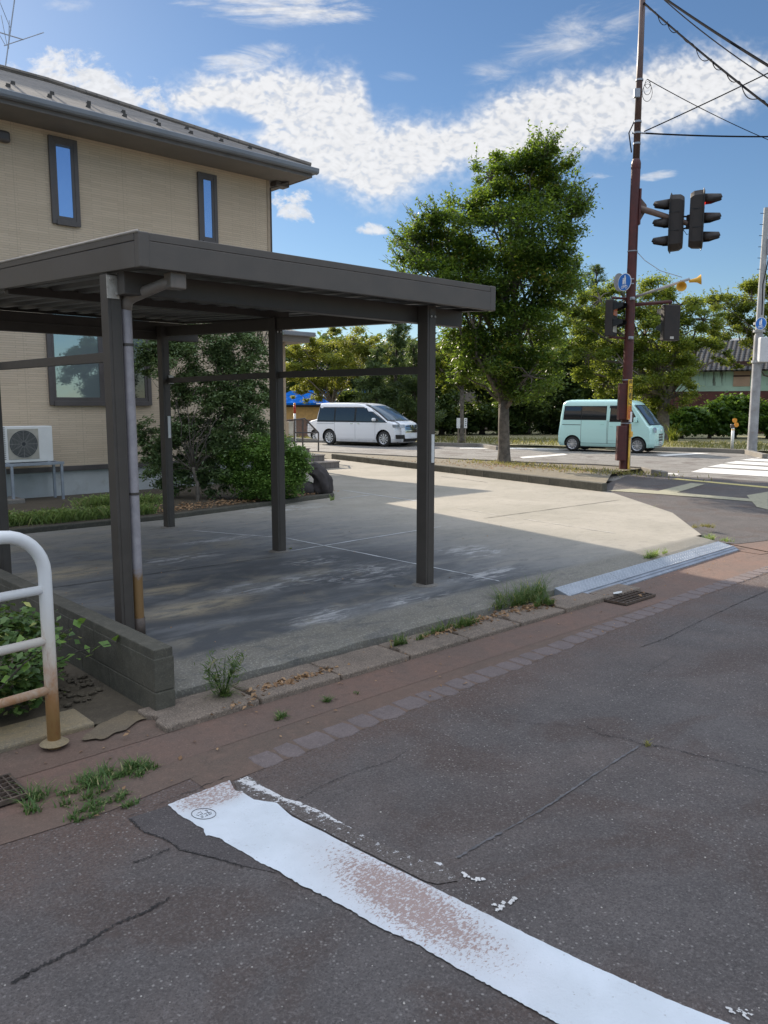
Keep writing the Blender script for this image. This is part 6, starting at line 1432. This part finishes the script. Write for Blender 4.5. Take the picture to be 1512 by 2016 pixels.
def tree(name, label, base, fork_h, clumps, n, leaf, lm, bark=None, tr=.16, cat='tree', group=None, asp=.5, sub=.3, subn=9, twigs=True, flat=.6, stems=1, up=.5, sprays=0):
    bark = bark or M_bark; base = Vector(base); e = empty(name, tuple(base), label, cat, group)
    b = MB(); fork = base + Vector((random.uniform(-.05, .05), random.uniform(-.05, .05), fork_h))
    b.tube([base - UZ * .1, base + UZ * .05, base + UZ * .3, base.lerp(fork, .6) + Vector((.02, .02, 0)), fork], [tr * 1.45, tr * 1.2, tr * 1.02, tr * .92, tr * .85], 14)
    C, rr, subs = scatter(clumps, n, sub, subn=subn, flat=flat)
    for c in clumps:
        cen = Vector(c[:3]); st_ = base.lerp(fork, random.uniform(.82, 1.0)) if stems else fork
        mid = st_.lerp(cen, .5) + UZ * c[3] * .2
        pts = wig(st_, cen, 6, .07); r0 = tr * min(.6, .25 + c[3] * .15); b.tube(pts, [r0 * (1 - .8 * i / 6) for i in range(7)], 8)
    for (cen, s_) in subs:
        if twigs: b.tube(wig(cen, s_, 3, .1), [tr * .13, tr * .10, tr * .07, tr * .03], 4, False)
    if sprays:
        tops = sorted(subs, key=lambda s_: -((s_[1][2] - base.z) + 1.5 * np.linalg.norm((s_[1] - np.array(base))[:2])))[:sprays]; ex = []; tb = b
        cx_ = np.mean([c[0] for c in clumps]); cy_ = np.mean([c[1] for c in clumps])
        for cen, s_ in tops:
            for _ in range(2):
                dd = Vector(((s_[0] - cx_) * .35 + random.gauss(0, .3), (s_[1] - cy_) * .35 + random.gauss(0, .3), 1.0)).normalized(); L = random.uniform(.35, .75); a = Vector(s_)
                tb.tube([a, a + dd * L * .6, a + dd * L + Vector((random.gauss(0, .05), random.gauss(0, .05), 0))], [.008, .006, .003], 4)
                for i in range(int(L / .035)): ex.append(np.array(a + dd * (i * .035)) + rng.normal(size=3) * .03)
        C = np.concatenate([C, np.array(ex)]); rr = np.concatenate([rr, rng.uniform(.3, 1, len(ex)) * .85])
    b.build('trunk', bark, e, smooth=True); leafmesh('crown', C, leaf, lm, e, asp, up, rnd=rr); return e
def cl(d, lst, jit=.5, sq=.85):
    out = []
    for it in lst:
        px, py, rp = it[:3]; dd = d + (it[3] if len(it) > 3 else random.uniform(-jit, jit) * rp * d / 1584 * 1.2); p = PD(px, py, dd); out.append((p.x, p.y, p.z, rp * d / 1584, sq))
    return out
# big street tree
tb_ = P(992, 912, G + .1); DT = depth(tb_.x, tb_.y)
big = cl(DT, [(1090, 330, 42), (1060, 380, 55), (1110, 400, 45), (965, 350, 42), (985, 400, 60), (920, 410, 45), (850, 440, 40), (880, 480, 62), (815, 490, 45), (812, 520, 28), (1030, 460, 75), (1103, 480, 45), (1125, 430, 30), (950, 510, 80), (860, 560, 60), (1060, 560, 85), (1105, 560, 38), (950, 620, 75), (1020, 650, 75), (1080, 650, 46), (905, 660, 45), (960, 710, 60), (1040, 740, 65), (1090, 715, 34), (905, 735, 26), (985, 775, 30), (1040, 400, 40), (1040, 320, 28), (1005, 325, 42), (1062, 305, 34), (900, 560, 60), (1000, 560, 90), (1122, 520, 24), (935, 690, 38), (1066, 770, 18)], .9)
tree('street_tree', 'large full crowned street tree in the planting strip right of the carport', tb_, 1.75, big, 110000, .10, L_zel, tr=.17, sub=.36, subn=16, sprays=120)
# slim tree beyond the road and trees right
def gb(px, d): p = PD(px, 800, d); return Vector((p.x, p.y, -.02))
tree('roadside_tree', 'slim tree with two stems beside the small white notice boards', gb(910, 37), 2.6, cl(37, [(905, 700, 34), (870, 730, 35), (945, 740, 35), (900, 760, 30), (930, 690, 34), (860, 690, 26)]), 14000, .14, L_road, tr=.10)
tree('roadside_tree', 'wide spreading street tree rising behind the mint microvan', gb(1307, 38.5), 1.9, cl(38.5, [(1180, 590, 42), (1140, 640, 40), (1230, 590, 45), (1290, 580, 45), (1340, 600, 40), (1385, 630, 40), (1210, 650, 55), (1270, 660, 60), (1340, 670, 55), (1160, 700, 45), (1230, 720, 55), (1300, 730, 60), (1370, 700, 40), (1190, 760, 35), (1270, 780, 40), (1330, 780, 40), (1130, 600, 30), (1290, 620, 40), (1150, 740, 25), (1390, 680, 30), (1120, 670, 30), (1425, 705, 20)], .7), 90000, .12, L_road, tr=.30, subn=11, sprays=26)
tree('roadside_tree', 'bright green tree at the right edge overhanging the green house', gb(1570, 42), 2.4, cl(42, [(1440, 600, 40), (1480, 590, 42), (1520, 600, 50), (1420, 645, 30), (1470, 650, 35), (1520, 650, 40), (1500, 700, 22), (1445, 715, 16), (1412, 600, 26), (1560, 580, 50), (1600, 640, 60), (1495, 560, 26)], .6), 52000, .125, L_grn, tr=.22, sprays=18)
tree('roadside_tree', 'yellow green tree behind the white minivan seen under the carport roof', gb(655, 43), 1.9, cl(43, [(600, 690, 34), (640, 680, 34), (690, 675, 34), (730, 685, 26), (580, 730, 30), (620, 735, 34), (665, 725, 38), (712, 720, 34), (745, 700, 20), (640, 770, 26), (590, 775, 20), (570, 690, 22), (660, 658, 16)], .6), 60000, .10, L_yel, tr=.15, sprays=12)
# pines
def pine(label, px, d, top, bot, wpx, n, lean=0, group=None):
    cs = []; H_ = bot - top; rows = 8
    for i in range(rows):
        k = i / (rows - 1); w = wpx * (.18 + .9 * k ** .8)
        for j in range(3): cs.append((px + random.uniform(-1, 1) * w + lean * (1 - k), top + H_ * k + random.uniform(-8, 8), 8 + 15 * (.3 + k)))
    C_l = cl(d, cs, .8, .55)
    base = gb(px, d); e = empty('pine_tree', tuple(base), label, 'tree', group); b = MB(); tp = PD(px + lean, top - 6, d); b.tube([base, base.lerp(tp, .5), tp], [.16, .10, .03], 10)
    for c in C_l: cen = Vector(c[:3]); q = base.lerp(tp, min(.97, max(.2, (cen.z - .3 - base.z) / (tp.z - base.z)))); b.tube(wig(q, cen, 3, .05), [.045, .035, .02, .01], 5, False)
    b.build('trunk', M_barkd, e, smooth=True)
    C, rr, subs = scatter(C_l, n, .34, subn=10, flat=.8); leafmesh('crown', C, .30, L_pine, e, .13, .2, rnd=rr); return e
pine('tall dark pine with thin top standing behind the minivan roof', 775, 44, 628, 800, 42, 13000, 8); pine('broad bluish pine beside the carport right post', 745, 40, 690, 800, 30, 8000, -4)
pine('pine whose pointed tip rises left of the maroon pole', 1176, 47, 528, 700, 34, 9000, -2); pine('second pine with a low tip left of the pointed one', 1150, 48, 600, 720, 26, 5000, -6); pine('bluish pine close behind the carport right post', 815, 40, 680, 810, 32, 9000, 0)
# dark wood behind the road: separate dense trees
dk = [(700, 45, 'dark bushy evergreen behind the minivan bonnet', [(700, 790, 26), (720, 820, 26), (690, 830, 22)], 5000), (800, 46, 'dark dense evergreen between the pines and the slim tree', [(790, 740, 34), (820, 770, 36), (800, 820, 32), (840, 830, 26)], 9000),
      (870, 47, 'dark dense evergreen behind the slim roadside tree', [(860, 720, 40), (890, 760, 40), (870, 810, 38), (840, 770, 30), (900, 830, 28)], 11000), (950, 48, 'black green evergreen mass left of the big street tree trunk', [(930, 740, 40), (970, 770, 42), (945, 820, 38), (985, 830, 30)], 11000),
      (1040, 48, 'black green evergreen mass right of the big street tree trunk', [(1010, 740, 42), (1050, 780, 42), (1030, 825, 36), (1070, 740, 36)], 11000), (1110, 48, 'dark evergreen directly behind the rear of the mint microvan', [(1090, 720, 40), (1120, 770, 44), (1090, 825, 36), (1140, 720, 36), (1135, 830, 30)], 11000),
      (1180, 49, 'dark evergreen behind the middle of the mint microvan', [(1170, 730, 40), (1200, 780, 42), (1180, 830, 36), (1220, 740, 36)], 9000), (1260, 49, 'dark evergreen behind the front of the mint microvan', [(1250, 760, 40), (1280, 810, 40), (1240, 820, 36)], 8000)]
for px, d, lb, ls, n in dk: tree('evergreen_tree', lb, gb(px, d), 1.0, cl(d, ls, .5), int(n*1.7), .26, L_dark, M_barkd, .15, group='dark evergreens beyond the main road', sub=.42, subn=12, twigs=False)
fw = cl(57, [(300 + 52 * i + random.uniform(-12, 12), 700 + 62 * j + random.uniform(-12, 12), 44) for i in range(21) for j in range(3)], .3)
C, rr, _s = scatter(fw, 42000, .5, subn=12)
leafmesh('far_wood', C, .42, L_dark, None, .6, .4, rnd=rr)['kind'] = 'stuff'
# vine hedge
vh = [('low vine covered bush beside the front of the mint microvan', 1345, [(1335, 840, 22), (1360, 830, 24), (1350, 815, 18)]), ('vine covered hedge mound left of the orange reflector post', 1400, [(1385, 825, 28), (1410, 815, 30), (1400, 840, 26)]),
      ('tallest vine mound between the reflector post and the utility pole', 1450, [(1440, 810, 30), (1465, 800, 26), (1455, 838, 28), (1435, 835, 24)]), ('vine covered hedge right of the utility pole', 1515, [(1505, 815, 28), (1540, 810, 30), (1520, 840, 26)])]
for lb, px, ls in vh: tree('vine_hedge', lb, gb(px, 42), .5, cl(42, ls, .3), 13000, .2, L_vine, M_barkd, .08, 'hedge', 'vine covered hedge mounds beyond the road', asp=.85, sub=.42, subn=14, twigs=False)
# spiky grass near the microvan
def blades(name, label, base, n, L, spread, mat, w=.008, cat='weed', kind=None, group=None, segs=3, droop=.6, flatr=None, parent=None):
    base = np.array(base, float); V = []; F = []; rn = []; nc = max(3, n // 28); ca = rng.uniform(0, 2 * math.pi, nc); cr = spread * np.sqrt(rng.uniform(0, 1.4, nc)); csz = rng.uniform(.45, 1.25, nc)
    for i in range(n):
        ex, ey = (flatr or (1, 1)); ci = rng.integers(0, nc); q_ = rng.normal(0, .13 * spread, 2); p = base + np.array([(cr[ci] * math.cos(ca[ci]) + q_[0]) * ex, (cr[ci] * math.sin(ca[ci]) + q_[1]) * ey, 0])
        t = rng.uniform(0, 2 * math.pi); out = np.array([math.cos(t), math.sin(t), 0]); l = L * csz[ci] * rng.uniform(.45, 1.2) * (1.7 if rng.uniform() > .96 else 1); dr = droop * rng.uniform(.4, 1.3); s_ = np.array([-out[1], out[0], 0]) * w * rng.uniform(.6, 1.3); b0 = len(V)
        for k in range(segs + 1):
            u = k / segs; q = p + out * l * (u * .35 * dr + u * u * .65 * dr) + np.array([0, 0, l * (u - .55 * dr * u * u)]); ww = (1 - u * .92); V.append(q + s_ * ww); V.append(q - s_ * ww)
        for k in range(segs): F.append((b0 + 2 * k, b0 + 2 * k + 2, b0 + 2 * k + 3, b0 + 2 * k + 1)); rn.append(rng.uniform(0, 1))
    me = bpy.data.meshes.new(name); me.from_pydata([tuple(v) for v in V], [], F); at = me.attributes.new('rnd', 'FLOAT', 'FACE'); at.data.foreach_set('value', rn); me.materials.append(mat)
    o = bpy.data.objects.new(name, me); col.objects.link(o); attach(o, parent, False)
    if kind: o['kind'] = kind
    elif parent is None: tag(o, label, cat, group)
    return o
blades('grass_tuft', 'spiky grass tuft growing beside the front of the mint microvan', gb(1322, 37), 120, 1.0, .25, L_grn, .03, droop=.8)
# verge grass as stuff
def field(name, pts, n, L, mat, w, droop=.6):
    V = []; F = []; rn = []
    for i in range(n):
        p = pts(); t = rng.uniform(0, 2 * math.pi); l = L * rng.uniform(.4, 1.3); o_ = np.array([math.cos(t), math.sin(t), 0]); s_ = np.array([-o_[1], o_[0], 0]) * w; b0 = len(V)
        V += [p + s_, p - s_, p + o_ * l * droop * .4 + np.array([0, 0, l * .7]), p + o_ * l * droop + np.array([0, 0, l])]; F += [(b0, b0 + 1, b0 + 2), (b0, b0 + 2, b0 + 3)]; rv = rng.uniform(0, 1); rn += [rv, rv]
    me = bpy.data.meshes.new(name); me.from_pydata([tuple(v) for v in V], [], F); at = me.attributes.new('rnd', 'FLOAT', 'FACE'); at.data.foreach_set('value', rn); me.materials.append(mat)
    o = bpy.data.objects.new(name, me); col.objects.link(o); o['kind'] = 'stuff'; return o
L_vg = leafmat('verge_grass', (.14, .16, .05), (.30, .27, .10), (.35, .34, .10), .35, .6)
vb = off(along(k0, 0), wdt)
field('verge_grass', lambda: np.array(off(along(k0, rng.uniform(-45, 12)), wdt + 2.0 + rng.uniform(0, 1) ** 1.0 * 6) + UZ * (G + .09)), 16000, .16, L_vg, .02)
L_strip = leafmat('strip_grass', (.16, .17, .05), (.34, .30, .10), (.42, .38, .10), .35, .6)
def strip_pt():
    c = [P(1000, 915, 0), P(1170, 930, 0)][rng.integers(0, 2)]; r = rng.normal(size=2) * np.array([.35, 1.0]); return np.array([c.x + r[0] + .3, c.y + r[1], G + .115])
field('strip_grass', strip_pt, 1100, .07, L_strip, .012)
def ll(c, n, sx, sy, sz, z, mat, size=.05): 
    C = np.stack([rng.normal(c[0], sx, n), rng.normal(c[1], sy, n), z + np.abs(rng.normal(0, sz, n))], 1); return C
cs = [ll(P(980, 915, 0), 260, .5, 1.3, .01, G + .12, None), ll(P(1120, 925, 0), 200, .4, 1.2, .01, G + .12, None), ll(P(800, 908, 0), 120, .35, 2.2, .01, G + .12, None)]
o = leafmesh('fallen_leaves', np.concatenate(cs), .07, L_dry, None, .6, 2.5); o['kind'] = 'stuff'
# grass strip by the house
L_yg = leafmat('yard_grass', (.18, .26, .08), (.36, .46, .15), (.34, .45, .10), .35, .5, (.45, .40, .2))
def yard():
    k = rng.integers(0, 26); x = 1.2 + (k * .618 % 1) * 4.5 + rng.normal(0, .16); y = 10.46 + ((k * .37) % 1) ** 2 * 1.7 + abs(rng.normal(0, .16)); return np.array([x, min(y, 12.9), .055])
field('yard_grass', yard, 6500, .125, L_yg, .006, .7)
C = np.array([yard() + np.array([0, 0, rng.uniform(.02, .16)]) for _ in range(5000)]); o = leafmesh('yard_weeds', C, .045, L_yg, None, .45, .6); o['kind'] = 'stuff'
C = np.array([[rng.uniform(5.2, 9.1), rng.normal(10.75, .25) + .0, .065 + rng.uniform(0, .02)] for _ in range(1500)]); C = C[(C[:, 1] > 10.35 + np.clip((C[:, 0] - 5.3) * .17, 0, 1))]; o = leafmesh('fallen_leaves', C, .05, L_dry, None, .6, 2.0); o['kind'] = 'stuff'
# garden shrub (tall) and clipped round bush
def gsc(d, lst): return cl(d, lst, .35, .9)
sb_ = P(425, 985, .05)
sh = gsc(13.2, [(310, 690, 38), (345, 720, 50), (400, 690, 52), (460, 690, 50), (505, 720, 34), (330, 680, 40), (440, 740, 55), (490, 780, 45), (290, 720, 26), (500, 840, 42), (300, 860, 36), (345, 880, 42), (400, 840, 50), (450, 870, 50), (320, 930, 34), (380, 930, 38), (300, 900, 24), (505, 690, 24), (430, 800, 45), (350, 780, 30), (450, 930, 40), (282, 880, 16), (470, 655, 30), (380, 650, 36), (350, 840, 45), (450, 830, 50), (420, 900, 50), (470, 760, 40), (380, 770, 45), (515, 780, 30), (340, 940, 34), (430, 950, 34)])
tree('garden_shrub', 'tall loose evergreen shrub against the beige house wall behind the carport', Vector((6.5, 11.5, .05)), .55, sh, 66000, .062, L_shrub, M_bark, .028, 'shrub', asp=.45, sub=.34, subn=12, sprays=10)
hd = gsc(13.0, [(505, 915, 46), (545, 900, 44), (575, 925, 30), (530, 945, 42), (490, 955, 34), (565, 950, 34), (585, 900, 24), (515, 885, 34), (470, 940, 26), (455, 900, 22)])
tree('round_bush', 'dense clipped light green bush at the end of the garden bed', Vector((8.0, 11.3, .05)), .25, hd, 46000, .042, L_hedge, M_bark, .04, 'bush', asp=.6, sub=.42, subn=34, twigs=False, up=.8)
# variegated shrub at the left edge
vc = [(1.28, 4.42, .12, .20), (1.05, 4.45, .20, .22), (1.45, 4.42, .10, .17), (1.2, 4.75, .22, .24), (.95, 4.7, .3, .26), (1.5, 4.85, .20, .2), (1.66, 4.75, .16, .13), (.8, 4.4, .15, .22), (1.45, 5.0, .25, .22), (1.15, 5.1, .3, .25)]
tree('variegated_shrub', 'low shrub with yellow edged leaves behind the white guard rail', Vector((1.2, 4.6, G + .03)), .08, vc, 4600, .056, L_varie, M_barkd, .012, 'shrub', asp=.62, sub=.5, subn=10, up=1.0)
spr = []
tb = MB()
for a, c in [((1.15, 4.2, .10), (1.50, 4.12, .38)), ((1.3, 4.4, .15), (1.72, 4.45, .34)), ((1.5, 4.5, .1), (1.90, 4.35, .22)), ((1.1, 4.15, .2), (1.3, 4.0, .45))]:
    a, c = Vector(a), Vector(c); tb.tube([a, a.lerp(c, .5) + UZ * .03, c], [.005, .004, .002], 5)
    for i in range(9): spr.append(np.array(a.lerp(c, .3 + .09 * i)) + rng.normal(size=3) * .018)
root = [o_ for o_ in bpy.data.objects if o_.name == 'variegated_shrub'][0]
tb.build('shoot', M_barkd, root); leafmesh('shoot_leaves', np.array(spr), .07, L_hedge, root, .6, 1.0)
# weeds
def wd(px, py, n, L, s_, lb, mat=None, w=.004, z=G, droop=.9, flatr=None): return blades('weed_clump', lb, P(px, py, z), n, L, s_, mat or L_weedd, w, droop=droop, flatr=flatr, segs=4)
wd(268, 1512, 420, .075, .135, 'flat green grass clump in the gutter beneath the aggregate cover', flatr=(1, .6)); wd(128, 1568, 420, .075, .16, 'grass clump touching the rusty drain grate', flatr=(1.1, .6)); wd(208, 1590, 300, .065, .13, 'grass clump at the end of the drain side weeds nearest the white line', flatr=(1, .5))
wd(655, 1380, 60, .06, .035, 'small tuft on the red gutter left of the tiny sprig', flatr=(1.2, .7)); wd(553, 1415, 90, .06, .055, 'small flat tuft at the edge of the aggregate cover', flatr=(1.2, .5)); wd(700, 1366, 18, .04, .02, 'tiny sprig on the red gutter')
e = empty('fern_weed', tuple(P(440, 1375, G + .03)), 'tall feathery green weed growing by the end of the block wall', 'weed')
bse = P(440, 1372, G + .03); tb = MB(); Cw = []; Dw = []
for i in range(9):
    t = random.uniform(0, 6.28); h = random.uniform(.16, .30); tipp = bse + Vector((math.cos(t) * .11, math.sin(t) * .09, h)); tb.tube([bse, bse.lerp(tipp, .5) + UZ * .03, tipp], [.003, .0025, .001], 4)
    for k in range(46): u = random.uniform(.4, 1.0); Cw.append(np.array(bse.lerp(tipp, u)) + rng.normal(size=3) * .022); 
tb.build('stem', L_weed, e); leafmesh('leaves', np.array(Cw), .045, L_weed, e, .13, .2)
blades('base_blades', '', bse, 110, .16, .05, L_weed, .003, parent=e, droop=1.1, segs=4)
wd(1015, 1188, 700, .235, .30, 'big sprawling grass clump at the left end of the steel ramp', L_weed, .004, flatr=(1.0, .22), z=G + .04); wd(1078, 1188, 240, .14, .13, 'grass tips leaning over the first ramp plate', L_weed, .0035, flatr=(1, .3), z=G + .05)
wd(885, 1238, 320, .11, .24, 'weeds with dry leaves along the slab edge left of the big clump', L_weed, flatr=(1.2, .16), z=G + .04); wd(812, 1262, 120, .09, .12, 'small weeds at the far left of the slab edge litter', L_weed, flatr=(1.2, .2), z=G + .04)
wd(1295, 1094, 260, .12, .15, 'sunlit green weed growing over the third ramp plate', L_yg, z=-.02, flatr=(1.3, .3)); wd(1412, 1062, 220, .10, .18, 'sunlit grass at the corner beyond the last ramp plate', L_yg, flatr=(.8, .9), z=-.05); wd(1383, 1040, 160, .08, .18, 'sunlit thin grass along the driveway edge', L_strip, flatr=(1, 1), z=-.04)
wd(1283, 1004, 26, .12, .03, 'lone thin grass sprig at the driveway edge', L_yg, z=-.05); wd(1275, 1468, 26, .03, .022, 'tiny pale grass tuft in the asphalt crack', L_strip, .003)
wd(655, 985, 40, .10, .06, 'small leafy weed at the foot of the garden stone', L_yg, .006, z=.06); wd(574, 1080, 12, .05, .03, 'tiny weeds at the foot of the middle post', L_grn, z=0)
# litter of dry leaves at the slab edge
Cs = []
for (px, py, n, sx, sy) in [(560, 1346, 80, .13, .022), (600, 1334, 50, .10, .02), (480, 1385, 22, .1, .02), (870, 1246, 90, .22, .03), (960, 1218, 90, .22, .035), (1050, 1196, 130, .2, .04), (1290, 1160, 3, .3, .03)]:
    c = P(px, py, G + .035); n_ = n; Cs.append(np.stack([rng.normal(c.x, sx, n_), rng.normal(c.y, sy, n_), c.z + np.abs(rng.normal(0, .010, n_))], 1))
o = leafmesh('fallen_leaves', np.concatenate(Cs), .038, L_dry, None, .5, 1.0, fold=.6); o['kind'] = 'stuff'
Cs = np.array([list(P(*q, z)) for q, z in [((283, 1250), .008), ((248, 1446), G + .034), ((355, 1492), G + .008), ((740, 1340), G + .034), ((1112, 660), G)][:4] for q, z in [(q, z)]])
o = leafmesh('fallen_leaves', Cs, .035, L_dry, None, .5, 3.0); o['kind'] = 'stuff'
Cs = []
for i in range(150):
    px, py = rng.uniform(260, 1450), 0
    x_ = P(px, 1250, G).x if False else rng.uniform(1.2, 9.0); y_ = 3.70 + abs(rng.normal(0, .17)) if rng.uniform() > .45 else rng.uniform(3.1, 3.75); Cs.append([x_, min(y_, 4.02), G + .036 if (y_ > 3.7 and 1.9 < x_ < 6.6) else G + .012])
for i in range(70): Cs.append([rng.uniform(2.3, 8.5), rng.uniform(4.5, 9.8), .006])
o = leafmesh('leaf_litter', np.array(Cs), .026, L_dry, None, .5, 2.5, fold=.4); o['kind'] = 'stuff'
b = MB(); lc = P(1216, 1167, G + .05); b.prism([(lc.x + dx, lc.y + dy) for dx, dy in [(-.07, 0), (-.03, -.022), (.04, -.02), (.08, .005), (.03, .022), (-.03, .025)]], lc.z, lc.z + .003); o = b.build('paper_scrap', M_stick); tag(o, 'pale leaf shaped scrap lying on the ramp above the drain grate', 'litter')
# pebbles / chips on the road
b = MB()
for i in range(140):
    px, py = random.uniform(0, 1512), random.uniform(1300, 2016)
    c = P(px, py, G + .0); 
    if c.y > 2.9: continue
    r = random.uniform(.0015, .0045); b.lathe([(0.0001, 0), (r, .0005), (r * .8, r * .5), (0.0001, r * .7)], 5, Matrix.Translation(c) @ Matrix.Rotation(random.uniform(0, 6), 4, 'Z'))
tag(b.build('road_grit', plain('grit_pale', (.45, .41, .37), .8, 0, .3, 30)), kind='stuff')
